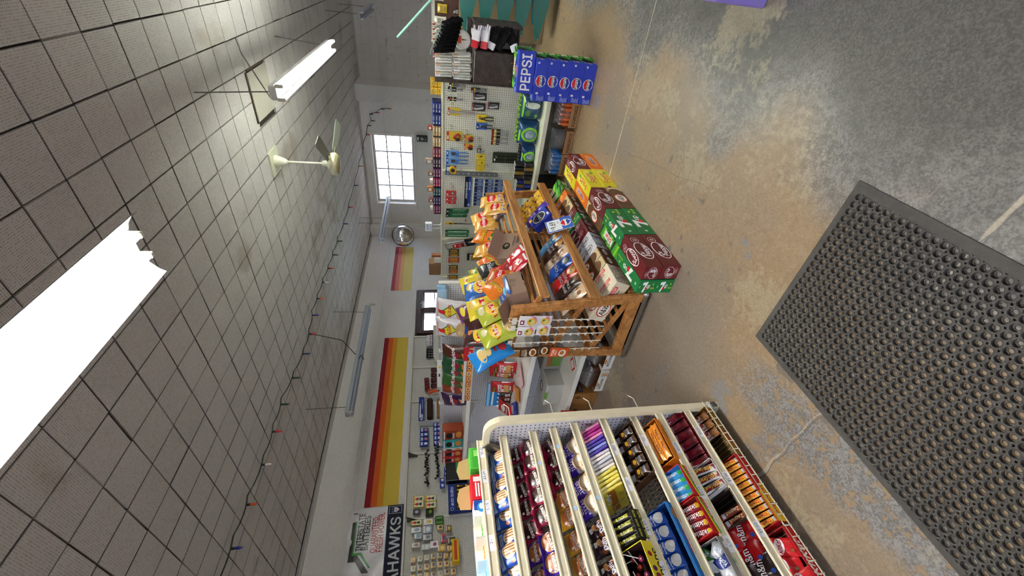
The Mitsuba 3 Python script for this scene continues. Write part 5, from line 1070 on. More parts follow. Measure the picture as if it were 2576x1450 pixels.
for q, (y, r) in enumerate(((2.83, 12), (2.70, 8))):
    chipbag('rw', .16, .22, .06, '#b8202a', lambda f, W, Hh: (f.pts([(-.5 * W, -.3 * Hh), (.5 * W, -.05 * Hh), (.5 * W, .2 * Hh), (-.5 * W, -.05 * Hh)], '#e9e6ea'), f.pts([(-.2 * W, .36 * Hh), (.4 * W, .4 * Hh), (.1 * W, .2 * Hh)], '#e9e6ea'), f.rect(0, -.38 * Hh, .7 * W, .08 * Hh, '#e9e6ea')), tray_pose(0, y, .02, .0, r, 50) @ shift(0, .11, .02), f'red and white snack bag at the tray rail, {["farther", "nearer"][q]} one', 42 + q)
k = thing('shipping_carton', 'open brown carton at the near end of the top tray, holding blue packs', 'carton')
M2 = mat((-2.02, 2.445, .90), 90, 20, 2)
m = flapbox(k, .26, .155, .30, ()); f = m.face('front', (.26, .155, .30), (0, .078, 0)); f.text('11', -.02, .01, .03, '#5c4c40', .03).lines(.04, .0, .05, .05, 3, '#5c4c40')
put(k + '__box', m.ply('m_card'), M2)
for (o, ux, uy, a) in (((-.13, .155, 0), (0, 0, 1), (-.75, .66, 0), .3), ((0, .155, -.15), (1, 0, 0), (0, .9, -.45), .26)):
    m = MB(); m.prism(sbox(-a / 2, 0, a / 2, .13), .004, '#94796a', o, ux, uy); part(k, 'flap', m.ply('m_card'), M2)
def d_bluepk(f, W, Hh): f.text('Airheads', 0, .1 * Hh, Hh * .13, '#f2f2f8', W * .7, slant=.2); f.ell(-.2 * W, -.25 * Hh, .2 * W, .12 * Hh, '#5fc0ec'); f.rect(.2 * W, -.28 * Hh, .3 * W, .12 * Hh, '#d83a4a')
for q in range(3):
    chipbag('bp', .24, .17, .05, ['#2a5ab0', '#2fa0dc', '#28409a'][q], d_bluepk, M2 @ loc(0, .165, .09 - .085 * q, 56, 3 - 3 * q), f'blue snack pack in the open carton, {["front", "middle", "back"][q]} one', 50 + q, name='snack_pack', group='blue packs in the open carton')
# ---------------------------------------------------------------- tool gondola (perforated panels, one deck)
GREENISH = '#d7d6bd'
MC = mat((-1.05, 4.62, 0), -4)
PZ = -.47                                   # the panel's plane behind the deck's front edge
gon = thing('tool_gondola', 'long cream perforated gondola with hand tools hung over one low deck', 'gondola shelf')
GL = 2.98
for (x0, x1) in ((-1.125, -.012), (-2.215, -1.155), (-GL, -2.245)):
    m = MB(); m.box(((x0 + x1) / 2, .94, PZ - .012), (x1 - x0, 1.13, .018), '#ffffff', bev=.002); part(gon, 'panel', m.ply('m_peg_x'), MC)
for x in (-.006, -1.14, -2.23, -GL):
    m = MB(); m.box((x, .755, PZ - .006), (.032, 1.51, .05), GREENISH, bev=.004)
    for k in range(44): m.box((x, .2 + .029 * k, PZ + .0195), (.005, .014, .001), '#2c2b28')
    part(gon, 'upright', m.ply('m_paint'), MC)
m = MB(); m.box((-GL / 2, 1.512, PZ - .05), (GL, .02, .12), GREENISH, bev=.004); put(gon + '__top_ledge', m.ply('m_paint'), MC)
m = MB(); m.box((-GL / 2, .385, -.235), (GL, .018, .46), '#d3d6bd', bev=.004); m.box((-GL / 2, .372, -.006), (GL, .05, .014), '#e0e1d0', bev=.004); put(gon + '__deck', m.ply('m_paint'), MC)
m = MB(); m.box((-GL / 2, .2, PZ), (GL, .38, .02), '#8a8878'); put(gon + '__kick_panel', m.ply('m_paint'), MC)
for x in (-.02, -1.14, -2.23, -GL + .02):
    m = MB(); m.box((x, .19, -.25), (.03, .37, .40), '#3a3936', bev=.004); part(gon, 'deck_bracket', m.ply('m_paint'), MC)
m = MB(); m.box((-1.164, 1.131, PZ + .026), (.066, .69, .006), '#8f9398', bev=.001)
f = Face(m, (-1.164, 1.131, PZ + .029), (1, 0, 0), (0, 1, 0), .066, .69)
for k in range(10): f.ell(0, .31 - .068 * k, .012, .008, '#e4e8ec', n=10)
one('steel_straight_edge', 'grey punched steel bar standing over the joint between the tool panels', 'steel bar', m.ply('m_metal'), MC)
def hook(x, y, n=.11):
    m = MB(); m.tube([(x, y, PZ), (x, y - .005, PZ + n * .8), (x, y + .012, PZ + n)], .0028, '#b9b8ac', 5); m.box((x, y, PZ + .004), (.012, .03, .006), '#b9b8ac'); return m
for (x, y) in ((-.30, 1.40), (-.56, 1.40), (-.60, 1.22), (-.66, 1.21), (-.84, 1.40), (-.69, 1.06), (-.79, 1.05), (-1.03, .93), (-1.12, 1.27), (-1.33, 1.39), (-1.37, 1.37), (-1.84, 1.05), (-1.80, 1.03)):
    part(gon, 'hook', hook(x, y).ply('m_metal'), MC)
# cards and tools: painters draw in the card's own frame
STEEL = '#a9adb2'
def hang(name, label, cat, x, y, w, h, col, deco=None, extra=None, group=None, z=.055, roll=0, lab2=None, bsdf='m_paint'):
    k = thing(name, label, cat, group)
    m = MB(); m.box((0, 0, 0), (w, h, .004), col, bev=.001)
    f = Face(m, (0, 0, .002), (1, 0, 0), (0, 1, 0), w, h)
    if deco: deco(f, w, h)
    M = MC @ loc(x, y, PZ + z, -1, roll)
    put(k + '__card', m.ply('m_card'), M)
    m = MB(); m.tube([(0, h / 2 - .012, -z), (0, h / 2 - .014, .012), (0, h / 2 - .004, .02)], .0026, '#b9b8ac', 5); part(k, 'hook', m.ply('m_metal'), M)
    for nm, mm, b in (extra(w, h) if extra else ()): part(k, nm, mm.ply(b), M)
    return k
def price(f, w, h): f.rect(-.22 * w, .36 * h, .3 * w, .14 * h, '#eceae6')
def shaft(n, col=STEEL):
    def e(w, h):
        m = MB()
        for k in range(n):
            x = (k - (n - 1) / 2) * w * .3
            m.tube([(x, .1 * h, .012), (x, -h * 1.15, .012)], .006 if n > 1 else .008, col, 8); m.lathe([(0, 0), (.012, 0), (.012, .02), (0, .02)], col, 10, (x, -h * 1.2, .012), (0, 1, 0))
        return [('tool', m, 'm_metal')]
    return e
def d_blackcard(c, t):
    def d(f, w, h): price(f, w, h); f.rect(0, .16 * h, .9 * w, .16 * h, c).text(t, 0, .16 * h, .08 * h, '#1a1a1a', .7 * w).lines(0, -.22 * h, .7 * w, .2 * h, 3, '#6a6a6a')
    return d
hang('socket_card', 'black and yellow card with chrome socket extensions, top right corner of the panel', 'tool', -.076, 1.389, .056, .107, '#1c1a18', d_blackcard('#e0c02a', 'SOCKET'), shaft(3))
hang('socket_card', 'black card with a white label and chrome bar, under the corner one', 'tool', -.127, 1.406, .051, .096, '#18181a', d_blackcard('#d8d8d8', 'DRIVE'), shaft(1))
hang('hook_card', 'pale card hanging between two black cards', 'tool', -.186, 1.404, .036, .105, '#d8dccf', lambda f, w, h: f.lines(0, 0, .7 * w, .6 * h, 4, '#8fa0a8'))
hang('socket_card', 'black, yellow and red card with a long chrome shaft, second column of the panel', 'tool', -.233, 1.405, .047, .101, '#1a1818', lambda f, w, h: (price(f, w, h), f.rect(0, -.1 * h, .9 * w, .14 * h, '#d8b82a'), f.rect(.1 * w, .2 * h, .5 * w, .16 * h, '#b8323a')), shaft(1))
hang('socket_card', 'black, red and yellow card with a chrome wrench, below the corner cards', 'tool', -.119, 1.145, .052, .102, '#1a1818', lambda f, w, h: (price(f, w, h), f.rect(0, .05 * h, .9 * w, .2 * h, '#d8b82a'), f.rect(0, .24 * h, .9 * w, .12 * h, '#8a1f24')), shaft(2))
def clam(w, h):
    m = MB(); m.box((0, 0, .014), (w * .8, h * .85, .022), '#3a3a40', bev=.008); f = Face(m, (0, 0, .025), (1, 0, 0), (0, 1, 0), w, h)
    f.pts([(-.3 * w, .3 * h), (-.1 * w, .34 * h), (.1 * w, -.32 * h), (-.1 * w, -.36 * h)], '#c9ced2').ell(-.12 * w, .3 * h, .12 * w, .06 * h, '#c9ced2').ell(.05 * w, -.3 * h, .12 * w, .06 * h, '#b9bec2').rect(.25 * w, 0, .2 * w, .5 * h, '#6a6f78')
    return [('blister', m, 'm_gloss')]
def d_clam(f, w, h): f.rect(0, .42 * h, .9 * w, .12 * h, '#b8323a'); f.rect(-.2 * w, .42 * h, .3 * w, .08 * h, '#e8e6e2')
hang('clamshell_pack', 'black and red clamshell with a ratchet wrench set', 'tool', -.184, 1.091, .082, .158, '#1f1c1e', d_clam, clam)
hang('clamshell_pack', 'wide black clamshell with a drill and white sticker', 'tool', -.301, 1.097, .091, .160, '#17171a', d_clam, clam)
hang('clamshell_pack', 'black and red clamshell hung lower, beside the drill pack', 'tool', -.275, .924, .077, .135, '#1f1c1e', d_clam, clam)
def d_yel(f, w, h): f.rect(0, .42 * h, w * .98, .14 * h, '#b8323a'); f.rect(-.15 * w, .42 * h, .4 * w, .09 * h, '#ece9e2')
def wrench(w, h):
    m = MB(); m.prism(Polygon([(-.010, -.24), (.010, -.24), (.012, 0), (.028, .03), (.030, .065), (.012, .08), (.012, .05), (-.002, .05), (-.004, .075), (-.024, .06), (-.02, .02), (-.012, 0)]), .009, '#aeb2b8', (0, -.01, .006)); return [('wrench', m, 'm_metal')]
hang('wrench_card', 'yellow card holding a big silver adjustable wrench', 'tool', -.373, 1.380, .086, .149, '#d8bf3a', d_yel, wrench)
def pliers(hc, L=.10, open_=.018):
    def e(w, h):
        m = MB()
        for s in (-1, 1):
            m.tube([(s * .004, h * .1, .012), (s * .008, -h * .18, .012)], .007, '#26262a', 8)
            m2 = [(s * .008, -h * .2, .012), (s * open_, -h * .5, .012), (s * open_ * 1.15, -h * .5 - L * .6, .012), (s * open_ * .8, -h * .5 - L, .012)]
            m.tube(m2, .0065, hc, 8)
        m.lathe([(0, 0), (.011, 0), (.011, .008), (0, .008)], '#55585c', 12, (0, -.14 * h, .010)); return [('pliers', m, 'm_paint')]
    return e
hang('pliers_card', 'yellow card with black handled wire pliers', 'tool', -.429, 1.052, .088, .119, '#e2c22c', lambda f, w, h: (price(f, w, h), f.lines(.1 * w, .2 * h, .5 * w, .2 * h, 2, '#5a4a1a')), pliers('#18181a', .085))
hang('pliers_card', 'blue card with dark handled cutters', 'tool', -.522, 1.044, .082, .134, '#3a62b0', lambda f, w, h: (f.rect(-.1 * w, .36 * h, .8 * w, .16 * h, '#1f2a4a'), f.rect(-.15 * w, .36 * h, .25 * w, .1 * h, '#e6e6ea'), f.pts([(-.2 * w, .1 * h), (.2 * w, .2 * h), (.1 * w, -.3 * h)], '#b9c6dc')), pliers('#232a38', .06))
def clamp(w, h):
    m = MB(); m.tube([(-.3 * w, -.1 * h, .016), (-.1 * w, .05 * h, .016), (.1 * w, -.02 * h, .016), (.25 * w, -.2 * h, .016), (.1 * w, -.34 * h, .016), (-.12 * w, -.3 * h, .016)], .012, '#a8242a', 8); m.box((-.32 * w, -.2 * h, .016), (.03, .05, .02), '#2a2a2c', bev=.004); return [('clamp', m, 'm_paint')]
hang('clamp_card', 'large yellow card with a red pipe cutter', 'tool', -.663, 1.367, .115, .191, '#c9b23a', d_yel, clamp)
for q, x in enumerate((-.678, -.782)): hang('clamp_card', f'small yellow card with a red fitting, {["right", "left"][q]} one of the pair', 'tool', x, 1.191, .076, .116, '#c9b23a', d_yel, clamp)
def longw(w, h):
    m = MB(); m.tube([(0, .1 * h, .01), (0, -1.25 * h, .01)], .006, '#b4b8be', 8); m.lathe([(.006, -.006), (.014, -.006), (.014, .006), (.006, .006)], '#b4b8be', 12, (0, -1.3 * h, .01)); return [('wrench', m, 'm_metal')]
for q, x in enumerate((-.572, -.617, -.665, -.718)): hang('wrench_card', f'black, red and yellow card with a chrome spanner, {ORD[q]} from the right of four', 'tool', x, .862, .047, .107, '#1c1a1a', lambda f, w, h: (f.rect(0, .1 * h, .9 * w, .3 * h, '#d8b82a'), f.rect(0, .38 * h, .9 * w, .2 * h, '#8a2024'), f.rect(0, .12 * h, .5 * w, .12 * h, '#eceae6')), longw, 'cards with chrome spanners')
hang('socket_card', 'small black card with white label and short chrome socket, above the yellow cards', 'tool', -.828, 1.055, .053, .051, '#1a1a1c', lambda f, w, h: f.rect(0, .1 * h, .7 * w, .5 * h, '#d8cfcf'), shaft(1))
for q, x in enumerate((-.889, -.986)): hang('pliers_card', f'clear blue card with long blue handled pliers, {["right", "left"][q]} one', 'tool', x, 1.385, .09, .160, '#6f9fd8', lambda f, w, h: (f.rect(0, .4 * h, .96 * w, .16 * h, '#2a4a9a'), f.rect(.1 * w, .4 * h, .4 * w, .08 * h, '#e6e6f0'), f.pts([(-.3 * w, 0), (.3 * w, .14 * h), (.25 * w, -.3 * h)], '#4a4f5a')), pliers('#2f6ac0', .12, .022))
def tape(w, h):
    m = MB(); m.prism(Point(0, -.02).buffer(.046, 6).union(sbox(-.046, -.066, .02, -.02)), .035, '#e0a91c', (.0, 0, .004)); m.lathe([(0, 0), (.026, 0), (.026, .004), (0, .004)], '#1c1a18', 18, (0, -.02, .038)); return [('tape_measure', m, 'm_paint')]
hang('tape_measure_card', 'yellow tape measure on a blue black card', 'tape measure', -1.094, 1.40, .10, .13, '#3a5a8a', lambda f, w, h: f.ell(0, .3 * h, .3 * w, .14 * h, '#c8d4e8'), tape)
for q, (x, y) in enumerate(((-.913, 1.031), (-.990, 1.027), (-1.069, 1.026))): hang('fitting_card', f'plain yellow card with a small part, {ORD[q]} from the right of three', 'hardware', x, y, .072, .112, '#dcbf2c', [lambda f, w, h: (price(f, w, h), f.rect(.1 * w, -.05 * h, .3 * w, .3 * h, '#6a5a1a')), lambda f, w, h: (price(f, w, h), f.rect(0, -.15 * h, .4 * w, .1 * h, '#5a5040')), lambda f, w, h: f.ring(0, -.1 * h, .3 * w, .2 * h, .06 * w, '#b8881a')][q])
def sockets(w, h):
    m = MB()
    for r in range(2):
        for c in range(11): m.lathe([(0, 0), (.008, 0), (.008, .016), (.005, .018), (0, .012)], '#3c3f3a', 8, ((r - .5) * w * .34, h * (.36 - .076 * c), .002), (0, 0, 1))
    return [('socket_set', m, 'm_metal')]
hang('socket_set_card', 'long dark green socket set tray hung low on the panel', 'tool', -.908, .714, .144, .325, '#2c3124', lambda f, w, h: (f.rect(-.2 * w, .42 * h, .2 * w, .06 * h, '#e6e6e2'), f.rect(.1 * w, .36 * h, .15 * w, .06 * h, '#d8d8d2'), f.rect(0, 0, .9 * w, .02 * h, '#5a5a4a')), sockets)
# second section: blades and saws
for q, (x, w, h) in enumerate(((-1.443, .07, .133), (-1.523, .059, .142), (-1.584, .05, .135))): hang('blade_card', f'small red card with a grey part, {ORD[q]} from the right', 'tool', x, 1.392, w, h, '#c9363a', lambda f, w, h: (price(f, w, h), f.rect(0, -.15 * h, .6 * w, .3 * h, '#6f747c'), f.ell(0, -.15 * h, .2 * w, .06 * h, '#c8ccd2')))
k = thing('blade_display', 'blue and black rack reading JIGSAW BLADES with rows of hanging blade packs', 'display rack')
m = MB(); m.box((-1.435, 1.168, PZ + .03), (.455, .085, .012), '#10182e', bev=.002); f = Face(m, (-1.435, 1.168, PZ + .036), (1, 0, 0), (0, 1, 0), .45, .08)
f.rect(0, -.022, .448, .036, '#24489a').text('JIGSAW BLADES', .03, .018, .024, '#eceef4', .25).ell(-.19, -.02, .025, .016, '#8fb0e0').text('BOSCH', .1, -.022, .018, '#dfe6f4', .12); put(k + '__header', m.ply('m_card'), MC)
for r in range(2):
    m = MB(); m.box((-1.42, 1.095 - .14 * r, PZ + .05), (.42 - .06 * r, .018, .02), '#dfe2d6', bev=.002); part(k, 'price_rail', m.ply('m_card'), MC)
n = 0
for r in range(3):
    for c in range(8 - r):
        x = -1.24 - .051 * c
        m = MB(); m.box((0, 0, 0), (.040, .11, .003), ['#2a4f9a', '#3a6ab8', '#1f3a7a'][(c + r) % 3], bev=.0008); f = Face(m, (0, 0, .0015), (1, 0, 0), (0, 1, 0), .04, .11); f.rect(0, .035, .036, .03, '#16244e').rect(.008, -.012, .007, .05, '#c9cdd4').rect(-.008, -.012, .007, .05, '#aeb4bc')
        part(k, 'blade_pack', m.ply('m_card'), MC @ loc(x, 1.03 - .135 * r, PZ + .055 + .004 * (c % 3), 0, (c * 7) % 5 - 2)); n += 1
for q, (x, y, w, h) in enumerate(((-1.716, 1.299, .07, .31), (-1.788, 1.313, .066, .29))): hang('saw_blade_card', f'tall green saw blade card, {["right", "left"][q]} one beside the steel square', 'tool', x, y, w, h, '#1f5a3a', lambda f, w, h: (f.pts([(-.5 * w, .5 * h), (.5 * w, .5 * h), (.5 * w, .34 * h), (-.5 * w, .40 * h)], '#17181a'), f.rect(-.1 * w, .43 * h, .3 * w, .06 * h, '#e2e4e0'), f.lines(0, -.05 * h, .5 * w, .5 * h, 7, '#4f9a6a'), f.rect(.3 * w, -.1 * h, .1 * w, .6 * h, '#c9cec8')))
hang('steel_square', 'bare steel ruler blade with a red tag at its top', 'ruler', -1.864, 1.06, .036, .26, '#b9bab4', lambda f, w, h: (f.lines(0, 0, .5 * w, .3 * h, 5, '#5a5a56'), f.rect(0, .46 * h, .9 * w, .08 * h, '#b83a3a')), bsdf='m_metal')
hang('jab_saw', 'slim yellow handled jab saw with a dark blade', 'saw', -1.926, 1.40, .035, .115, '#dcae1c', lambda f, w, h: (f.rect(0, -.1 * h, .5 * w, .4 * h, '#1a1a18'),), lambda w, h: [('blade', MB().prism(Polygon([(-.008, -.30), (0, -.32), (.008, -.05), (-.008, -.05)]), .002, '#26282a', (0, 0, .003)), 'm_metal')])
for q, (x, w, h) in enumerate(((-2.067, .066, .338), (-2.133, .046, .335))): hang('saw_blade_card', f'tall green and white saw blade card, {["right", "left"][q]} one beside the hacksaw', 'tool', x, 1.294, w, h, '#1f6a40', lambda f, w, h: (f.rect(0, -.02 * h, .22 * w, .8 * h, '#dfe8de'), f.pts([(-.5 * w, .5 * h), (.5 * w, .5 * h), (.5 * w, .42 * h), (-.5 * w, .45 * h)], '#17181a'), f.rect(-.1 * w, .46 * h, .3 * w, .05 * h, '#e8e8e6')))
k = thing('hacksaw', 'black and red hacksaw on its card, tilted across the panel joint', 'saw')
MK = MC @ loc(-2.29, 1.25, PZ + .06, 0, 14)
m = MB(); m.tube([(-.05, .20, 0), (.05, .21, .0), (.06, .16, 0), (.06, -.12, 0), (.03, -.16, 0)], .010, '#b9bcc0', 8); put(k + '__frame', m.ply('m_metal'), MK)
m = MB(); m.prism(Polygon([(-.05, -.10), (.07, -.08), (.07, -.22), (.02, -.25), (-.05, -.22)]).difference(sbox(-.02, -.19, .035, -.13)), .028, '#161618', (0, 0, -.01)); put(k + '__handle', m.ply('m_paint'), MK)
m = MB(); m.box((-.01, .02, .012), (.07, .17, .004), '#b8282c'); f = Face(m, (-.01, .02, .014), (1, 0, 0), (0, 1, 0), .07, .17); f.rect(.01, .05, .05, .02, '#e8e4e0').text('HACKSAW', 0, -.02, .012, '#f2ecec', .05).rect(0, -.065, .06, .02, '#1c1a1a'); put(k + '__card', m.ply('m_card'), MK)
m = MB(); m.prism(Polygon([(-.055, .2), (-.043, .2), (-.043, -.12), (-.055, -.12)]), .002, '#6f7278'); put(k + '__blade', m.ply('m_metal'), MK)
# third section: brushes and bits on cards
def d_brush(n, c):
    def d(f, w, h):
        f.rect(0, .44 * h, .9 * w, .08 * h, '#e6e4dc'); 
        for q in range(n): f.rect((q - (n - 1) / 2) * w * .9 / n, -.04 * h, w * .55 / n, .7 * h, ['#d8a42a', '#c8923a', '#e0b84a'][q % 3]).rect((q - (n - 1) / 2) * w * .9 / n, .26 * h, w * .6 / n, .08 * h, '#8f8a80')
    return d
for q, (x, w, h, n, c) in enumerate(((-2.42, .07, .17, 2, '#2a241c'), (-2.49, .06, .17, 2, '#4a3a22'), (-2.594, .095, .18, 3, '#b0302c'), (-2.735, .085, .15, 3, '#2a241c'), (-2.815, .065, .15, 2, '#a82f2a'), (-2.925, .075, .16, 3, '#2a241c'), (-2.995, .06, .15, 2, '#8a6a2a'))):
    if x - w / 2 < -GL + .01: x = -GL + w / 2 + .01
    hang('brush_card', f'{["dark", "brown", "red", "dark", "red", "dark", "tan"][q]} card of yellow paint brushes, {ORD[q]} from the hacksaw', 'brush', x, 1.34, w, h, c, d_brush(n, c), z=.05 + .003 * q)
hang('battery_card', 'black and yellow card of large batteries behind the chip bags', 'battery', -2.529, 1.0, .13, .26, '#1d1b18', lambda f, w, h: [f.rect((q - 1) * .3 * w, 0, .22 * w, .7 * h, '#d8a02a').rect((q - 1) * .3 * w, .3 * h, .22 * w, .1 * h, '#e8e4dc') for q in range(3)])
# water packs on the deck
def pack(name, label, x, y, w, h, d, base, deco, seed, z=-.22, cat='drink pack', wr=1.4):
    k = thing(name, label, cat); M = MC @ loc(x, y, z)
    m = pillow(MB(), w, h, d, base, deco, seed=seed, nu=17, nv=15, wr=wr, flat=.03)
    put(k + '__wrap', m.ply('m_gloss'), M)
    m = MB()
    for c in range(5):
        for r in range(2): m.lathe([(0, h * .5), (.022, h * .49), (.03, h * .38), (.03, -h * .49), (0, -h * .49)], base, 10, (-w * .38 + c * w * .19, 0, -.02 - .07 * r), (0, 1, 0)); m.lathe([(.0, 0), (.017, 0), (.017, .02), (0, .022)], '#8fc83a' if 'blue' in label else '#26262a', 10, (-w * .38 + c * w * .19, h * .5, -.02 - .07 * r), (0, 1, 0))
    part(k, 'bottles', m.ply('m_gloss'), M)
def d_neuro(f, W, Hh): f.ell(.12 * W, 0, .12 * W, .36 * Hh, '#d8e4d8').ell(-.2 * W, .2 * Hh, .14 * W, .12 * Hh, '#4a7a3a').text('neuro', .33 * W, 0, .12 * Hh, '#b8d0d8', .34 * Hh, rot=90).ell(-.3 * W, -.2 * Hh, .1 * W, .08 * Hh, '#6aa83a').rect(0, .42 * Hh, .8 * W, .07 * Hh, '#7fc03a')
def d_green(f, W, Hh): f.ring(0, -.04 * Hh, .32 * W, .42 * Hh, .1 * W, '#86cc34').ell(0, -.04 * Hh, .2 * W, .26 * Hh, '#7f98a8').rect(-.1 * W, .44 * Hh, .5 * W, .06 * Hh, '#86cc34').lines(.0, .0, .2 * W, .3 * Hh, 4, '#c8dce4')
pack('water_pack', 'dark blue shrink wrapped water pack with a white bottle picture, beside the blue cola stack', -.185, .515, .28, .235, .18, '#1f4468', d_neuro, 3)
pack('water_pack', 'dark blue shrink wrapped water pack with a wide lime green ring, middle of the deck', -.485, .515, .27, .24, .18, '#23496e', d_green, 4)
pack('water_pack', 'smaller navy and lime water pack at the left end of the water row', -.76, .475, .21, .17, .16, '#1c3a64', d_green, 5)
def can_pack(label, x, cols, h, n=4, rows=2):
    k = thing('drink_can_pack', label, 'drink pack')
    for c in range(n):
        for r in range(rows):
            for s in range(2):
                m = MB(); col = cols[(c + r + s) % len(cols)]
                m.lathe([(0, 0), (.022, 0), (.026, .008), (.026, h * .44), (.021, h * .47), (0, h * .47)], [col, col, col, col, '#b8bcc0', '#b8bcc0'], 12, (x + .054 * c, .396 + s * h * .49, -.13 - .056 * r), (0, 1, 0)); part(k, 'can', m.ply('m_gloss'), MC)
can_pack('block of black and gold energy drink cans on the deck', -1.02, ['#17161a', '#1c1a1c', '#7a6428', '#17161a'], .25)
can_pack('block of dark blue and black energy drink cans at the end of the drinks', -1.25, ['#1d2a7a', '#17171c', '#24329a', '#6a5a2a'], .20)
# cases on the floor under the deck
for q, (x, c, lab) in enumerate(((-.19, '#c8602a', 'tray of orange sports drink bottles on the floor beside the blue cola stack'), (-.505, None, 'nearly empty tray with loose clear wrap, between the orange and blue drinks'), (-.79, '#3a78c0', 'tray of blue sports drink bottles on the floor, left of the empty tray'))):
    k = thing('drink_tray', lab, 'drink case'); M = MC @ loc(x, .002, -.13 + .0 * q)
    m = tray(MB(), .275, .10, .22, '#a07a58', '#6a4c34', t=.004); f = m.face('front', (.275, .10, .22), (0, .05, 0)); f.text('POWERADE', 0, -.005, .034, '#33261c', .23); put(k + '__tray', m.ply('m_card'), M)
    if c:
        for i in range(5):
            for j in range(4):
                m = MB(); m.lathe([(0, 0), (.024, 0), (.026, .02), (.026, .06), (.022, .09), (.026, .12), (.024, .15), (.012, .185), (.012, .205), (0, .206)], [c] * 8 + ['#e8e8ea'] * 2, 10, (-.106 + .053 * i, .006, -.08 + .053 * j), (0, 1, 0)); part(k, 'bottle', m.ply('m_gloss'), M)
    m = pillow(MB(), .27, .2, .2, '#c9d0d4', None, seed=60 + q, nu=11, nv=11, wr=2.2); put(k + '__clear_wrap', m.ply('m_film'), M @ loc(0, .155, .0, 0))
# blue cola stack in front
PW, PH, PD = .375, .1235, .133
for q in range(5):
    one('cola_carton', f'blue cola carton with a round emblem, {["bottom", "second from the floor", "third from the floor", "fourth from the floor", "fifth from the floor"][q]} of the stack', 'soda carton', soda('pepsi', PW, PH, PD), mat((-.862 + .004 * (q % 2), 4.46, .0625 + .1245 * q), 1.0), 'cola cartons in the stack')
one('cola_carton', 'blue cola carton with big white letters standing on top of the stack', 'soda carton', soda('pepsi', PW, .17, .125, big='PEPSI'), mat((-.81, 4.50, .71), 6), 'cola cartons in the stack')
for q in range(5):
    one('soda_carton', f'green and olive soda carton behind the cola stack, {ORD[q]} from the floor', 'soda carton', soda('dew', PW, PH, PD), mat((-.835, 4.61, .0625 + .1245 * q), 1.0), 'green cartons behind the cola stack')
one('soda_carton', 'bright lime soda carton behind the big lettered cola carton', 'soda carton', soda('dew', PW, .17, .125), mat((-.80, 4.645, .71), 6))
m = MB()
r = random.Random(3)
for q in range(9):
    a = r.uniform(-.9, .9); m.tube([(0, 0, 0), (.03 * math.sin(a), .03, .0), (.07 * math.sin(a), .06 + .02 * math.cos(a * 3), .02 * r.uniform(-1, 1)), (.09 * math.sin(a * 1.3), .03, .03 * r.uniform(-1, 1))], .006, ['#7f9fc0', '#9fb4c8', '#6a86a8'][q % 3], 5)
one('plastic_wrap_scrap', 'crumpled scrap of blue clear wrap on the back corner of the cola stack', 'plastic wrap', m.ply('m_gloss'), mat((-.66, 4.60, .62), 30))
# ---------------------------------------------------------------- parts organizer and boxes on the gondola's top ledge
k = thing('parts_organizer', 'long navy organizer of small coloured drawers on top of the tool gondola', 'organizer')
m = MB(); m.box((-1.05, 1.522 + .005, PZ - .06), (1.52, .008, .10), '#20224e'); m.box((-1.05, 1.575, PZ - .108), (1.52, .11, .006), '#20224e')
for c in range(12): m.box((-.30 - .1375 * c, 1.572, PZ - .06), (.006, .10, .10), '#1c1e46')
put(k + '__rack', m.ply('m_paint'), MC)
DC = ['#2c3f8a', '#30458f', '#b89a6a', '#c0a06a', '#9a3a42', '#43303a', '#7a3560', '#b03050', '#2f5f5a', '#4a3a6a', '#8a3a5c']
for c in range(11):
    for r_ in range(3):
        m = MB(); m.box((-.369 - .1375 * c, 1.546 + .034 * r_, PZ - .052), (.118, .028, .09), DC[c], bev=.003); f = Face(m, (-.369 - .1375 * c, 1.546 + .034 * r_, PZ - .007), (1, 0, 0), (0, 1, 0), .118, .028); f.rect(.02, 0, .05, .016, '#d8d2c0' if c in (2, 3) else '#8f8a9a').rect(-.035, 0, .02, .014, '#c8c0b4')
        part(k, 'drawer', m.ply('m_paint'), MC)
for q in range(6):
    x, zz = -.095 - .085 * (q // 3), 1.527 + .04 * (q % 3)
    m = MB(); m.box((x, zz + .02, PZ - .05), (.08, .038, .08), '#cf9f22', bev=.003); f = Face(m, (x, zz + .02, PZ - .01), (1, 0, 0), (0, 1, 0), .08, .038); f.rect(0, 0, .06, .022, '#e8c85a').lines(0, 0, .05, .014, 2, '#6a4a14')
    one('hardware_box', f'small yellow hardware box at the right end of the gondola top, {"right" if q < 3 else "left"} stack, {["bottom", "middle", "top"][q % 3]}', 'box', m.ply('m_card'), MC, 'yellow hardware boxes')
for q, (x, w, h, c) in enumerate(((-.62, .05, .06, '#7a3030'), (-1.05, .06, .09, '#8a7a70'), (-1.22, .06, .06, '#6a5448'), (-1.33, .05, .04, '#d8d4cc'), (-1.45, .07, .075, '#a5683a'), (-1.62, .06, .06, '#7a4a4a'), (-1.75, .05, .04, '#c8c4bc'))):
    m = MB(); m.box((x, 1.63 + h / 2, PZ - .06), (w, h, .05), c, bev=.003); f = Face(m, (x, 1.63 + h / 2, PZ - .035), (1, 0, 0), (0, 1, 0), w, h); f.rect(0, 0, .6 * w, .5 * h, '#d8d0c4')
    one('small_box', f'small {["dark red", "grey brown", "brown", "white", "tan", "dusty red", "pale"][q]} box standing on the coloured drawer organizer', 'box', m.ply('m_card'), MC)
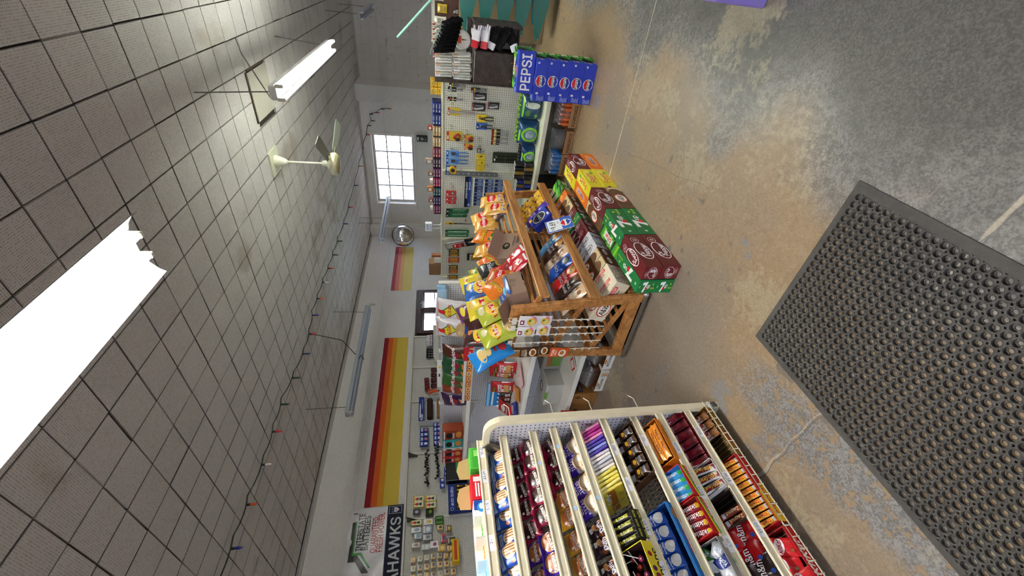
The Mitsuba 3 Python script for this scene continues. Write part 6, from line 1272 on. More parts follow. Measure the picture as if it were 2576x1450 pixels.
# ---------------------------------------------------------------- glove unit at the gondola's right end
MG = mat((-.60, 4.86, 0), -4)
k = thing('glove_rack', 'dark wood bin rack with divided fronts at the right end of the tool gondola', 'display rack')
for nm, c, s in (('side_panel', (-.44, 1.13, -.14), (.022, .94, .30)), ('side_panel', (.12, .96, -.14), (.022, .50, .30)), ('back_panel', (-.16, .98, -.29), (.56, .56, .014)), ('bin_front', (-.27, .97, .02), (.31, .44, .018)), ('bin_front', (.01, .97, -.06), (.2, .50, .018)), ('shelf', (-.16, 1.18, -.14), (.54, .02, .28)), ('shelf', (-.16, .74, -.14), (.54, .02, .28)), ('divider', (-.12, .97, -.10), (.018, .45, .22))):
    m = MB(); m.box(c, s, '#ffffff', bev=.008 if nm == 'bin_front' else .003); part(k, nm, m.ply('m_dark_wood'), MG)
for (x, y) in ((-.38, .79), (-.2, .79)):
    m = MB(); m.lathe([(0, 0), (.006, 0), (.006, .003), (0, .004)], '#c8c8c4', 10, (x, y, .029), (0, 0, 1)); part(k, 'screw', m.ply('m_metal'), MG)
def glove(m, col, w=.10, h=.22, d=.03, cuff=None):
    """A flat work glove: palm, cuff, four fingers and a thumb."""
    m.box((0, 0, 0), (w * .8, h * .42, d), col, bev=d * .45); m.box((0, h * .32, 0), (w * .72, h * .30, d * .9), cuff or col, bev=d * .35)
    for q in range(4): m.tube([(-w * .3 + w * .2 * q, -h * .16, 0), (-w * .34 + w * .225 * q, -h * (.42 - .04 * abs(q - 1.5)), 0), (-w * .34 + w * .225 * q, -h * (.47 - .04 * abs(q - 1.5)), 0)], w * .095, col, 7)
    m.tube([(w * .34, h * .05, 0), (w * .5, -h * .08, .0), (w * .52, -h * .2, 0)], w * .1, col, 7); return m
r = random.Random(9)
for q in range(9):
    sh = glove(MB(), ['#d6d6d2', '#c9c9c4', '#bfc0b8', '#d0cfc6'][q % 4], .11, .21, .02, ['#eceaf0', '#b8b8b0', '#d8c8b4'][q % 3]).ply('m_cloth')
    one('work_glove', f'white work glove filed upright above the dark rack, {ORD[q]} from the left', 'glove', sh, MG @ loc(-.415 + .028 * q, 1.30 + .006 * (q % 3), -.10, 4, r.uniform(-4, 4), 78), 'white gloves filed on the rack')
for q in range(8):
    sh = glove(MB(), ['#c9c9c6', '#b8b9b2', '#dcd8d4'][q % 3], .11, .20, .02, ['#e8e6ee', '#c8a890', '#d8d8d8'][q % 3]).ply('m_cloth')
    one('work_glove', f'white work glove stacked higher on the rack, {ORD[q]} from the left', 'glove', sh, MG @ loc(-.405 + .028 * q, 1.50, -.12, 4, r.uniform(-4, 4), 78), 'white gloves of the upper tier')
for q in range(9):
    sh = glove(MB(), '#101012', .11, .24, .032, '#17171a').ply('m_cloth')
    k2 = thing('work_glove', f'black work glove fanned out beside the white ones, {ORD[q]} from the left', 'glove', 'black gloves fanned on hooks'); M = MG @ loc(-.15 + .032 * q, 1.50 - .010 * q, -.06, 4, 6 + 3.2 * q, 70)
    put(k2 + '__glove', sh, M)
    m = MB(); m.tube([(0, .09, 0), (0, .14, 0), (.0, .15, -.05)], .003, '#bfe0d2', 5); part(k2, 'tag_clip', m.ply('m_metal'), M)
    if q in (1, 4, 5): m = MB(); m.box((0, .09, .018), (.05, .02, .002), '#dfe2ea'); part(k2, 'tag', m.ply('m_card'), M)
for q in range(5):
    sh = glove(MB(), ['#dcd8e2', '#e0dce4', '#141416', '#151517', '#161618'][q], .11, .24, .03, ['#b8303a', '#c04a50', '#dfe0ea', '#1a1a1c', '#dfe0ea'][q]).ply('m_cloth')
    one('work_glove', ['white glove with a red cuff in the right bin, upper one', 'white glove with a red cuff in the right bin, lower one', 'black glove with a white cuff in the right bin', 'all black glove in the right bin', 'black glove with a white tag leaning out of the right bin'][q], 'glove', sh, MG @ loc(.02, 1.18 - .09 * q, .0 + .01 * q, 30, [80, 84, 70, 60, 118][q], 10))
# hanging scale
k = thing('hanging_scale', 'round white dial scale with an orange label hanging behind the black gloves', 'scale'); MS = mat((-.655, 5.02, 1.31), 18)
m = MB(); m.lathe([(0, -.04), (.075, -.04), (.088, -.03), (.09, .0), (.082, .012), (.08, .006), (0, .006)], ['#c8c8c2'] * 5 + ['#ebe9de'] * 2, 28, (0, 0, 0), (0, 0, 1)); f = Face(m, (0, 0, .006), (1, 0, 0), (0, 1, 0), .16, .16)
for q in range(24): f.pts([(.072 * math.cos(q * .2618 + d), .072 * math.sin(q * .2618 + d)) for d in (-.02, .02)] + [(.062 * math.cos(q * .2618), .062 * math.sin(q * .2618))], '#33332f')
f.rect(0, .03, .07, .036, '#d9601c').text('SCALE', 0, .03, .012, '#3a1408', .05).pts([(-.006, 0), (.006, 0), (0, -.055)], '#1f1f1f').ell(0, 0, .008, .008, '#b8322a'); put(k + '__dial', m.ply('m_paint'), MS)
m = MB(); m.tube([(0, .09, -.02), (0, .16, -.02)], .006, '#9a9a96', 8); m.lathe([(.008, -.006), (.02, -.006), (.02, .006), (.008, .006)], '#9a9a96', 12, (0, .17, -.02), (0, 0, 1)); part(k, 'ring', m.ply('m_metal'), MS)
m = MB(); m.tube([(0, -.09, -.02), (0, -.16, -.02), (.02, -.18, -.02), (.0, -.2, -.02)], .005, '#9a9a96', 6); part(k, 'hook', m.ply('m_metal'), MS)
for (dx, dz) in ((-.12, -.30), (.12, -.28)):
    m = MB(); m.tube([(0, -.2, -.02), (dx, dz - .08, -.02)], .003, '#a8a8a0', 5); part(k, 'pan_wire', m.ply('m_metal'), MS)
m = MB(); m.lathe([(0, 0), (.10, .01), (.15, .05), (.155, .055), (.15, .055), (.10, .016), (0, .006)], '#8f959a', 24, (0, -.44, -.02), (0, 1, 0)); part(k, 'pan', m.ply('m_metal'), MS)
# ---------------------------------------------------------------- teal snow shovels and what stands behind them
def shovel(n, x, y, z, label, handle):
    k = thing('snow_shovel', label, 'shovel', 'teal snow shovels piled flat'); M = mat((x, y, z), 0, 0, 0)
    m = MB(); W_, Lb = .52, .55
    prof = Polygon([(-.52, .0), (-.40, .11), (-.10, .13), (.42, .13), (.46, .10), (.46, -.11), (.42, -.13), (-.10, -.13), (-.40, -.11)])
    xs = np.linspace(-.5, .5, 11); V = []
    for a in xs:
        hw = .15 if a > -.2 else .15 * max(.05, (a + .5) / .3) ** .6
        for b in np.linspace(-1, 1, 9): V.append((a, .10 * (abs(b) ** 2.2) * (1 if a > -.3 else max(.1, (a + .5) / .2)) + .05 * max(0, a) ** 2, b * hw))
    V = np.array(V); i, j = np.meshgrid(np.arange(10), np.arange(8), indexing='ij'); q = i * 9 + j
    quad = np.stack([q, q + 1, q + 10, q + 9], -1).reshape(-1, 4)
    m.add(V, quad, '#48b4d8'); m.add(V - [0, .006, 0], quad[:, ::-1], '#3f7f78'); put(k + '__blade', m.ply('m_gloss'), M)
    m = MB(); m.prism(Polygon([(-.52, .07), (-.44, .03), (-.12, -.05), (.6, -.06), (.6, .16), (-.1, .165), (-.40, .11)]), .008, '#2e6a64', (0, 0, .155)); m.prism(Polygon([(-.1, .165), (.6, .16), (.6, .22), (.1, .20)]), .008, '#3f8f8a', (0, 0, .10), (1, 0, 0), (0, .8, -.6)); put(k + '__face', m.ply('m_gloss'), M)
    if handle:
        m = MB(); m.tube([(.2, .12, 0), (-.62, .92, .05)], .015, '#9fd8c8', 8); put(k + '__handle', m.ply('m_paint'), M)
for q in range(5): shovel(q, -.235 + .02 * (q % 2), 6.25 + .10 * (4 - q) * .3, .20 + .235 * q, f'teal snow shovel blade with a blue scoop, {["lowest", "second from the floor", "third from the floor", "fourth from the floor", "topmost"][q]} of the pile', q == 4)
m = MB(); m.box((0, .62, 0), (.5, 1.24, .3), '#7d6a52', bev=.01); one('cardboard_crate', 'tall brown carton standing in the shade behind the teal shovels', 'carton', m.ply('m_card'), mat((-.62, 7.12, 0), 0))
m = MB(); m.lathe([(0, 0), (.30, 0), (.32, .3), (.31, .95), (0, .95)], '#4f6f92', 24); one('blue_barrel', 'blue plastic barrel on the floor beyond the shovels', 'barrel', m.ply('m_paint'), mat((.42, 6.95, 0), 0) @ np.array([[1, 0, 0, 0], [0, 0, 1, 0], [0, -1, 0, 0], [0, 0, 0, 1.0]]))
# ---------------------------------------------------------------- further gondola on the right
MD = mat((.9, 7.6, 0), 0)
k = thing('fishing_gondola', 'further perforated gondola with bagged goods at the right edge of the picture', 'gondola shelf')
m = MB(); m.box((-.98, .82, -.01), (1.95, 1.62, .02), '#ffffff'); put(k + '__panel', m.ply('m_peg_x'), MD)
for x in (-1.94, -1.25, -.6):
    m = MB(); m.box((x, .82, .012), (.035, 1.64, .04), '#cfcfc0', bev=.004); part(k, 'upright', m.ply('m_paint'), MD)
for y in (.35, .72):
    m = MB(); m.box((-.98, y, .2), (1.93, .02, .4), '#4a3a30', bev=.004); part(k, 'shelf', m.ply('m_paint'), MD)
m = MB(); m.box((-1.45, 1.15, .02), (.55, .86, .02), '#4a2a20'); put(k + '__dark_board', m.ply('m_paint'), MD)
ITEMS = [(-1.80, 1.52, .10, .16, '#e4e2dc', 'clear bag of white goods'), (-1.66, 1.50, .12, .18, '#e8e4d8', 'white bag with small print'), (-1.72, 1.30, .17, .17, '#d8c63a', 'yellow spotted bag'), (-1.50, 1.47, .12, .14, '#d8b83a', 'yellow tackle card'), (-1.36, 1.52, .10, .14, '#d8d4cc', 'pale tackle card'), (-1.84, 1.28, .09, .18, '#cfcac4', 'grey paper bag'), (-1.52, 1.24, .08, .12, '#2a2a30', 'dark tackle card'), (-1.24, 1.15, .07, .10, '#c8d0dc', 'blue white tackle card'), (-1.24, 1.0, .07, .10, '#c4ccd8', 'pale blue tackle card'), (-1.24, .85, .07, .10, '#b8c0cc', 'grey blue tackle card'), (-1.1, 1.33, .09, .2, '#b8242c', 'red bottle pack')]
for q, (x, y, w, h, c, lab) in enumerate(ITEMS):
    one('hanging_bag', f'{lab} on the right hand gondola', 'packaged goods', pillow(MB(), w, h, .03, c, lambda f, W, Hh: (f.rect(0, .1 * Hh, .6 * W, .3 * Hh, '#a8862a' if c[1] == 'd' else '#9a948c'), f.lines(0, -.2 * Hh, .6 * W, .2 * Hh, 3, '#7a6a4a')), seed=q, nu=9, nv=9).ply('m_gloss'), MD @ loc(x, y, .06))
k = thing('red_bobber_strip', 'hanging strip of red and white clips at the gondola corner', 'merchandising strip'); 
m = MB(); m.box((-1.93, 1.60, .07), (.55, .012, .004), '#dcd8d4'); put(k + '__strap', m.ply('m_card'), MD)
for q in range(8):
    m = MB(); m.lathe([(0, -.022), (.018, -.012), (.022, 0), (.018, .012), (0, .022)], ['#c02a30', '#c02a30', '#c02a30', '#ecebea', '#ecebea'], 10, (-1.70 - .066 * q, 1.60, .09), (1, 0, 0)); part(k, 'bobber', m.ply('m_gloss'), MD)
m = MB(); m.box((0, 0, 0), (.16, .16, .006), '#b8202c', bev=.002); Face(m, (0, 0, .003), (1, 0, 0), (0, 1, 0), .16, .16).ell(0, 0, .06, .06, '#e6e4e4').ell(0, 0, .045, .045, '#24347a').text('G', 0, 0, .05, '#e8e8ee')
one('red_tin_sign', 'small red square sign with a blue and white round emblem', 'sign', m.ply('m_card'), MD @ loc(-1.32, 1.64, .08))
m = MB(); m.box((0, .14, 0), (.36, .28, .26), '#7f6fb8', bev=.01); f = m.face('front', (.36, .28, .26), (0, .14, 0)); f.rect(0, 0, .3, .12, '#b8b0e0').pts([(-.1, -.02), (0, .05), (.1, -.02), (0, -.08)], '#c02a3a')
g = m.face('left', (.36, .28, .26), (0, .14, 0)); g.rect(0, -.02, .2, .12, '#b8b0e0').pts([(-.08, -.02), (0, .05), (.08, -.02), (0, -.08)], '#c02a3a'); m.face('top', (.36, .28, .26), (0, .14, 0)).rect(0, 0, .3, .18, '#9a90d0')
one('purple_pack', 'lavender and red shrink wrapped pack on the floor at the right edge', 'drink pack', m.ply('m_gloss'), mat((.155, 2.36, 0), 0))
m = MB(); m.box((0, 0, 0), (.16, .30, .09), '#33393a', bev=.01); f = Face(m, (0, 0, .045), (1, 0, 0), (0, 1, 0), .16, .3); f.ell(0, .0, .045, .05, '#8f9a92').rect(0, .11, .1, .05, '#c8ccc6').lines(0, -.1, .1, .06, 3, '#7a847c')
one('game_camera_box', 'dark green trail camera box hung on the far wall below the window', 'box', m.ply('m_card'), mat((-4.0, 11.72, 1.93), 0))

m = MB(); m.box((0, .09, 0), (.22, .18, .16), '#7f6246', bev=.004); one('small_carton', 'plain brown carton on the far left end of the tool gondola top', 'carton', m.ply('m_card'), MC @ loc(-2.83, 1.524, PZ - .08, 0, 0, 4))
m = MB(); m.box((0, .05, 0), (.10, .10, .08), '#d8d4cc', bev=.004); m.box((.07, .07, .0), (.05, .14, .06), '#8a5a42', bev=.004); one('small_box', 'white box with a brown one on the left end of the gondola top', 'box', m.ply('m_card'), MC @ loc(-2.66, 1.524, PZ - .06))
k = thing('emergency_light', 'white sign block on a thin stand at the gondola top, below the mirror', 'sign')
m = MB(); m.box((0, .17, 0), (.14, .10, .05), '#dfe3ec', bev=.008); Face(m, (0, .17, .025), (1, 0, 0), (0, 1, 0), .14, .1).rect(0, .02, .1, .03, '#a9bfe0').rect(0, -.02, .1, .02, '#c8cedc'); put(k + '__head', m.ply('m_paint'), MC @ loc(-2.06, 1.524, PZ - .06))
m = MB(); m.tube([(-.03, 0, 0), (-.03, .13, 0)], .006, '#c9ccd2', 6); m.tube([(.03, 0, 0), (.03, .13, 0)], .006, '#c9ccd2', 6); m.box((0, .004, 0), (.1, .008, .05), '#c9ccd2'); put(k + '__stand', m.ply('m_paint'), MC @ loc(-2.06, 1.524, PZ - .06))
# ---------------------------------------------------------------- snack gondola left of the wooden stand
BX1, BX0, BYP = -2.53, -5.46, 3.27
k = thing('snack_gondola', 'white perforated gondola with three shelves of snacks behind the wooden stand', 'gondola shelf'); SG = k
for (a, b) in ((-3.50, BX1 - .015), (-4.47, -3.53), (BX0 + .015, -4.5)):
    m = MB(); m.box(((a + b) / 2, BYP, .80), (b - a, .018, 1.54), '#ffffff', bev=.002); part(k, 'panel', m.ply('m_peg_grey'))
for x in (BX1 - .005, -3.515, -4.485, BX0):
    m = MB(); m.box((x, BYP - .005, .79), (.03, .045, 1.58), '#d4d2cc', bev=.004)
    for q in range(44): m.box((x, BYP - .0285, .2 + .031 * q), (.005, .001, .015), '#2c2b28')
    part(k, 'upright', m.ply('m_paint'))
for (y0, z) in ((2.86, 1.262), (2.37, .775), (2.37, .305)):
    m = MB(); m.box(((BX0 + BX1) / 2, (y0 + BYP) / 2, z), (BX1 - BX0, BYP - y0, .016), '#dddbd2', bev=.003); m.box(((BX0 + BX1) / 2, y0, z - .012), (BX1 - BX0, .014, .045), '#e6e5de', bev=.004); part(k, 'shelf', m.ply('m_paint'))
for x in (BX1 - .02, -3.515, -4.485, BX0 + .02):
    for (y0, z) in ((2.9, 1.23), (2.42, .74), (2.42, .27)):
        m = MB(); m.prism(Polygon([(y0, z + .02), (BYP, z + .02), (BYP, z - .10), (BYP - .1, z - .10)]), .006, '#cfcdc6', (x, 0, 0), (0, 1, 0), (0, 0, 1)); part(k, 'bracket', m.ply('m_paint'))
m = MB(); m.box(((BX0 + BX1) / 2, BYP - .02, .13), (BX1 - BX0, .02, .26), '#55524a'); put(k + '__kick_panel', m.ply('m_paint'))
# price rail with logos
for q, (x0, x1, c) in enumerate(((-2.66, -2.84, '#2a54b4'), (-2.90, -3.23, '#c42a30'), (-3.24, -3.95, '#dcd8d6'))):
    m = MB(); m.box(((x0 + x1) / 2, 2.85, 1.315), (x0 - x1, .004, .045 if q < 2 else .03), c)
    part(k, 'rail_strip', m.ply('m_card'))
n = 0
for x in (-2.74, -2.98, -3.13):
    m = MB(); m.box((x, 2.846, 1.268), (.13, .003, .05), '#2a54b4' if x > -2.8 else '#c42a30'); f = Face(m, (x, 2.8445, 1.268), (1, 0, 0), (0, 0, 1), .13, .05); f.text('GP', 0, 0, .03, '#eef0f4', .07, slant=.2); part(k, 'shelf_tag', m.ply('m_card'))
for q in range(8):
    m = MB(); x = -3.265 - .085 * q; m.box((x, 2.846, 1.27), (.08, .003, .055), ['#d88a3a', '#c8742a', '#e0a04a'][q % 3]); f = Face(m, (x, 2.8445, 1.27), (1, 0, 0), (0, 0, 1), .08, .055); f.ell(0, 0, .024, .016, '#e8d4b8').ell(.0, 0, .014, .009, '#6a2a3a'); part(k, 'shelf_tag', m.ply('m_card'))
# tortilla chips and corn chips on the top shelf
def d_tort(f, W, Hh):
    f.pts([(-.02 * W, .36 * Hh), (.36 * W, .05 * Hh), (.04 * W, -.16 * Hh), (-.32 * W, .14 * Hh)], '#3a7a34'); f.pts([(-.02 * W, .32 * Hh), (.30 * W, .05 * Hh), (.04 * W, -.12 * Hh), (-.26 * W, .14 * Hh)], '#e2cf3a'); f.pts([(-.14 * W, .40 * Hh), (.02 * W, .42 * Hh), (.06 * W, .2 * Hh), (-.16 * W, .22 * Hh)], '#c8322a')
    f.text('CALIDAD', .02 * W, .09 * Hh, .09 * Hh, '#b8282a', .62 * W, rot=4); f.ell(.02 * W, -.27 * Hh, .40 * W, .17 * Hh, '#c9a468'); f.ell(-.1 * W, -.25 * Hh, .16 * W, .09 * Hh, '#ddc08a'); f.ell(.15 * W, -.3 * Hh, .15 * W, .08 * Hh, '#d8b87c'); f.rect(.2 * W, -.42 * Hh, .36 * W, .09 * Hh, '#c84a4a').rect(.2 * W, -.42 * Hh, .32 * W, .07 * Hh, '#7fa6d8'); f.lines(0, .44 * Hh, .8 * W, .06 * Hh, 2, '#d89a9a')
for q, x in enumerate((-2.635, -2.875)):
    chipbag('tort', .26, .335, .10, '#dad6d4', d_tort, mat((x, 2.98, 1.445), -2, 10, -3 + 5 * q), f'white tortilla chip bag with a red and yellow emblem, {["right", "left"][q]} one', 70 + q, group='tortilla chip bags')
DOR = [(-3.26, '#4a2418', 'dark brown spicy'), (-3.40, '#1c4a2c', 'dark green, nearer the brown one,'), (-3.54, '#1f4f30', 'dark green, in the middle,'), (-3.68, '#2e5a24', 'lime and green'), (-3.82, '#8a3a1a', 'rust brown'), (-4.02, '#331440', 'dark purple')]
for q, (x, c, w) in enumerate(DOR):
    chipbag('dor', .24, .28, .09, c, d_dorito, mat((x, 2.99 - .02 * (q % 2), 1.405), 0, 14, [3, -3, 5, -4, 2, 12][q]), f'{w} corn chip bag on the top shelf', 74 + q, group='corn chip bags')
m = MB(); m.box((0, 0, 0), (.46, .05, .004), '#eeece6'); Face(m, (0, 0, .002), (1, 0, 0), (0, 1, 0), .46, .05).ell(.12, 0, .02, .014, '#e0c82a').rect(-.02, .0, .05, .02, '#3a5a2a')
one('header_strip', 'white torn header card standing behind the corn chip bags', 'card', m.ply('m_card'), mat((-3.72, 3.10, 1.575), 0, 5))
m = MB(); m.box((0, 0, 0), (.15, .1, .05), '#a9cde6', bev=.015); m.box((.09, .01, 0), (.05, .09, .04), '#8fbcdc', bev=.012)
one('wipes_pack', 'pale blue packs hooked high at the right end of the snack gondola', 'packaged goods', m.ply('m_gloss'), mat((-2.63, 3.2, 1.545), 0))
m = MB()
for q in range(4): m.lathe([(0, 0), (.022, 0), (.024, .07), (.02, .085), (0, .086)], '#2c2c30', 10, (-.075 + .05 * q, 0, 0), (0, 1, 0))
one('dark_jar_row', 'row of dark jars hooked above the shelf between tortilla and corn chips', 'jars', m.ply('m_gloss'), mat((-3.10, 3.19, 1.47), 0))
def d_snackbox(c):
    def d(f, w, h): f.ell(-.05 * w, .18 * h, .3 * w, .16 * h, '#17171a').text('Dentley', -.05 * w, -.02 * h, .1 * h, '#f0e8ee', .6 * w).ell(.05 * w, -.28 * h, .34 * w, .14 * h, c).rect(.0, .42 * h, .9 * w, .06 * h, '#e6e2de')
    return d
for q, (x, w, c, lab) in enumerate(((-4.78, .21, '#8a3a22', 'rust brown treat box, right end of the row,'), (-4.985, .19, '#2f9a9a', 'teal treat box with a black emblem'), (-5.12, .06, '#d8d2cc', 'thin white box'), (-5.23, .15, '#a82428', 'dark red treat box'), (-5.385, .14, '#b82a2c', 'bright red treat box at the left end'))):
    m = MB(); m.box((0, 0, 0), (w - .006, .26, .12), c, bev=.004); d_snackbox('#c8843a')(m.face('front', (w, .26, .12)), w, .26); one('treat_box', lab + ' on the snack gondola top shelf', 'box', m.ply('m_card'), mat((x, 3.03, 1.405), 0))
# middle shelf
def d_pouch(f, W, Hh): f.rect(0, -.22 * Hh, .98 * W, .5 * Hh, '#dcdad8').ell(-.1 * W, .33 * Hh, .3 * W, .08 * Hh, '#3a2c14').text('BITZ', -.1 * W, .33 * Hh, .05 * Hh, '#d8c23a', .4 * W).text('sweet', .05 * W, .17 * Hh, .08 * Hh, '#f2ecea', .6 * W).text('CHEX', .05 * W, .07 * Hh, .08 * Hh, '#f2ecea', .6 * W).rect(.05 * W, -.16 * Hh, .6 * W, .2 * Hh, '#c89452').pts([(-.3 * W, -.3 * Hh), (-.1 * W, -.26 * Hh), (-.2 * W, -.42 * Hh)], '#2f7a3a')
for q, (x, y) in enumerate(((-3.28, 2.78), (-3.42, 2.84), (-3.55, 2.74), (-3.47, 2.92))):
    chipbag('pouch', .185, .255, .07, '#b01f26', d_pouch, mat((x, y, .912), 0, 10, [2, -3, 4, 6][q]), f'red and white snack mix pouch on the middle shelf, {["right", "second", "left", "rear"][q]} one', 90 + q, name='snack_pouch', group='red snack mix pouches')
k = thing('sauce_rack', 'sky blue card rack of small sauce bottles on the middle shelf', 'bottle rack')
m = MB(); m.box((-3.82, 2.85, .92), (.42, .006, .27), '#2f86c8', bev=.002); Face(m, (-3.82, 2.847, .92), (1, 0, 0), (0, 0, 1), .42, .27).rect(0, .11, .4, .03, '#8fc8e8').rect(0, .06, .4, .02, '#e6f0f4'); put(k + '__card', m.ply('m_card'))
for q in range(5):
    m = MB(); x = -3.67 - .075 * q; c = ['#e0b83a', '#2a3a24', '#5a1c1c', '#6a2420', '#e8e4da'][q]
    m.lathe([(0, 0), (.026, 0), (.028, .01), (.028, .09), (.012, .13), (.012, .15), (0, .152)], [c] * 5 + ['#dfe6ea', '#dfe6ea'], 12, (x, 2.80, .784)); f = Face(m, (x, 2.7715, .83), (1, 0, 0), (0, 0, 1), .04, .06); f.rect(0, 0, .04, .055, '#e6e2da').ell(0, 0, .012, .016, '#8a8a8a'); part(k, 'bottle', m.ply('m_gloss'))
for q, (x, y, c, lab, ry) in enumerate(((-3.83, 2.66, '#b02026', 'red snack bag slumped before the sauce bottles', 20), (-3.62, 2.50, '#2a2f8a', 'navy pack lying flat at the shelf edge', 60), (-3.40, 2.53, '#c8843a', 'orange and white pack lying flat on the middle shelf', 40), (-3.10, 2.52, '#d8b8ba', 'clear pink pack lying flat near the stand', -20))):
    chipbag('flat', .15, .24, .035, c, lambda f, W, Hh: (f.ell(0, .1 * Hh, .3 * W, .14 * Hh, '#d8cfc4'), f.text('Snack', 0, -.15 * Hh, .08 * Hh, '#f0ece8', .6 * W)), mat((x, y, .81 if q else .86), ry, 88 if q else 60, 0), lab, 95 + q, name='snack_pack', group=None)
for q, x in enumerate((-2.95, -3.08)):
    m = MB(); m.box((0, 0, 0), (.11, .15, .03), '#d8d8dc', bev=.008); Face(m, (0, 0, .015), (1, 0, 0), (0, 1, 0), .11, .15).rect(-.01, .03, .06, .06, '#17171c').text('X', -.01, .03, .03, '#c8ccd8').lines(0, -.045, .08, .03, 3, '#8a8a92')
    one('white_pouch', f'white pouch with a black square, hooked behind the blue chip bag, {["right", "left"][q]} one', 'packaged goods', m.ply('m_gloss'), mat((x, 3.20, .96), 0))
# deck: clear food containers
k = thing('food_container', 'clear grey plastic food container with a white snap lid on the deck', 'container')
M = mat((-3.46, 2.66, .314), 2)
m = MB(); tray(m, .30, .17, .26, '#b9bab4', '#c8c9c2', t=.004); put(k + '__tub', m.ply('m_gloss'), M)
m = MB(); m.box((0, .178, 0), (.315, .016, .275), '#d6d6d2', bev=.005); m.box((0, .178, .138), (.10, .03, .006), '#7ab04a'); f = Face(m, (0, .186, 0), (1, 0, 0), (0, 0, -1), .3, .26); f.ring(-.02, .02, .07, .05, .012, '#3a4a6a'); put(k + '__lid', m.ply('m_paint'), M)
k = thing('food_container', 'darker food container with a green and brown sleeve behind the stand post', 'container')
M = mat((-3.14, 2.82, .314), -4)
m = MB(); tray(m, .26, .21, .2, '#8f908a', '#a5a69e', t=.004); f = m.face('front', (.26, .21, .2), (0, .105, 0)); f.rect(.0, -.01, .17, .15, '#5f8a3a').rect(.0, .04, .17, .05, '#a8683a'); put(k + '__tub', m.ply('m_gloss'), M)
m = MB(); m.box((0, .216, 0), (.27, .014, .21), '#77776f', bev=.004); put(k + '__lid', m.ply('m_paint'), M)
m = MB(); m.box((0, .004, 0), (.17, .006, .13), '#e4e0dc'); f = Face(m, (0, .007, 0), (1, 0, 0), (0, 0, -1), .17, .13); f.rect(-.03, 0, .10, .12, '#b83a32').rect(-.03, 0, .07, .08, '#e8d8cc'); [f.rect(.05 + .004 * q, 0, .002, .10, '#26262a') for q in range(6)]
one('flat_carton', 'flat red and white card with a barcode lying on the deck by the stand', 'card', m.ply('m_card'), mat((-2.90, 2.47, .314), -25))
m = MB(); m.box((0, .04, 0), (.06, .08, .05), '#b88a52', bev=.008); one('small_pouch', 'small tan pouch alone at the back of the deck', 'packaged goods', m.ply('m_gloss'), mat((-3.92, 2.78, .314), 10))
for q, (x, y) in enumerate(((-4.28, 2.60), (-4.22, 2.50))):
    chipbag('rp', .14, .2, .06, '#b0202c', lambda f, W, Hh: f.rect(0, .1 * Hh, .6 * W, .12 * Hh, '#1a1a1e').rect(.1 * W, -.2 * Hh, .5 * W, .1 * Hh, '#e6dede'), mat((x, y, .36), 10, 70, 40 + 20 * q), f'red and black packet at the end of the deck, {["rear", "front"][q]} one', 99 + q, name='snack_pack')
# floor below the deck
for q, x in enumerate((-3.03, -2.70)):
    k = thing('can_tray', f'white tea can tray with sunburst print and clear wrap on the floor, {["left", "right"][q]} one', 'drink case'); M = mat((x, 2.47, .002), 0)
    m = tray(MB(), .30, .085, .26, '#e2e0da', '#7a5a40', t=.004); f = m.face('front', (.30, .085, .26), (0, .043, 0)); f.text('AriZona', -.04, .004, .03, '#1f3f2f', .15).rect(-.05, .032, .06, .014, '#c8742a')
    for a in range(9): f.pts([(.10, 0), (.10 + .045 * math.cos(a * .7 - .06), .04 * math.sin(a * .7 - .06)), (.10 + .045 * math.cos(a * .7 + .1), .04 * math.sin(a * .7 + .1))], '#2a4a3a')
    f.ell(.10, 0, .018, .018, '#d8924a'); put(k + '__tray', m.ply('m_card'), M)
    for a in range(4):
        for b in range(3):
            m = MB(); m.lathe([(0, 0), (.03, 0), (.033, .01), (.033, .14), (.027, .155), (0, .155)], ['#4a2c1a'] * 4 + ['#a8a8a8'] * 2, 12, (-.105 + .07 * a, .006, -.08 + .07 * b), (0, 1, 0)); part(k, 'can', m.ply('m_gloss'), M)
    m = pillow(MB(), .28, .2, .25, '#b9b9b4', None, seed=120 + q, nu=11, nv=11, wr=2.4); put(k + '__clear_wrap', m.ply('m_film'), M @ loc(0, .14, 0, 90))
m = MB(); m.box((0, .13, 0), (.46, .26, .32), '#8a6234', bev=.004); f = m.face('front', (.46, .26, .32), (0, .13, 0)); f.ell(-.05, .05, .022, .022, '#1c1612').rect(-.16, .06, .02, .08, '#2a201a').rect(-.13, .06, .012, .08, '#2a201a').rect(.0, -.08, .4, .004, '#5a4022').text('6', .17, .07, .05, '#2a201a'); g = m.face('right', (.46, .26, .32), (0, .13, 0)); g.rect(0, .04, .28, .05, '#4a4650').text('ARIZONA ICED TEA', 0, .04, .025, '#a8a0a0', .24)
one('brown_case', 'plain brown beverage case on the floor beside the tea can trays', 'carton', m.ply('m_card'), mat((-3.52, 2.56, .002), 0))
for q in range(2):
    m = MB(); m.box((0, 0, 0), (.36, .06, .05), '#b01c26', bev=.006); f = m.face('front', (.36, .06, .05)); f.rect(-.05, 0, .2, .04, '#1a1a1e').text('ENERGY', .1, 0, .02, '#e8e8e8', .1); g = m.face('top', (.36, .06, .05)); g.rect(-.06, 0, .2, .03, '#1a1a1e').text('ENERGY', .1, 0, .02, '#d8d8d8', .1)
    one('red_can_pack', f'long red and black can pack standing behind the candy rack, {["left", "right"][q]} one', 'drink pack', m.ply('m_gloss'), mat((-3.55 + .09 * q, 2.30 - .02 * q, .22), 0, 0, 80))
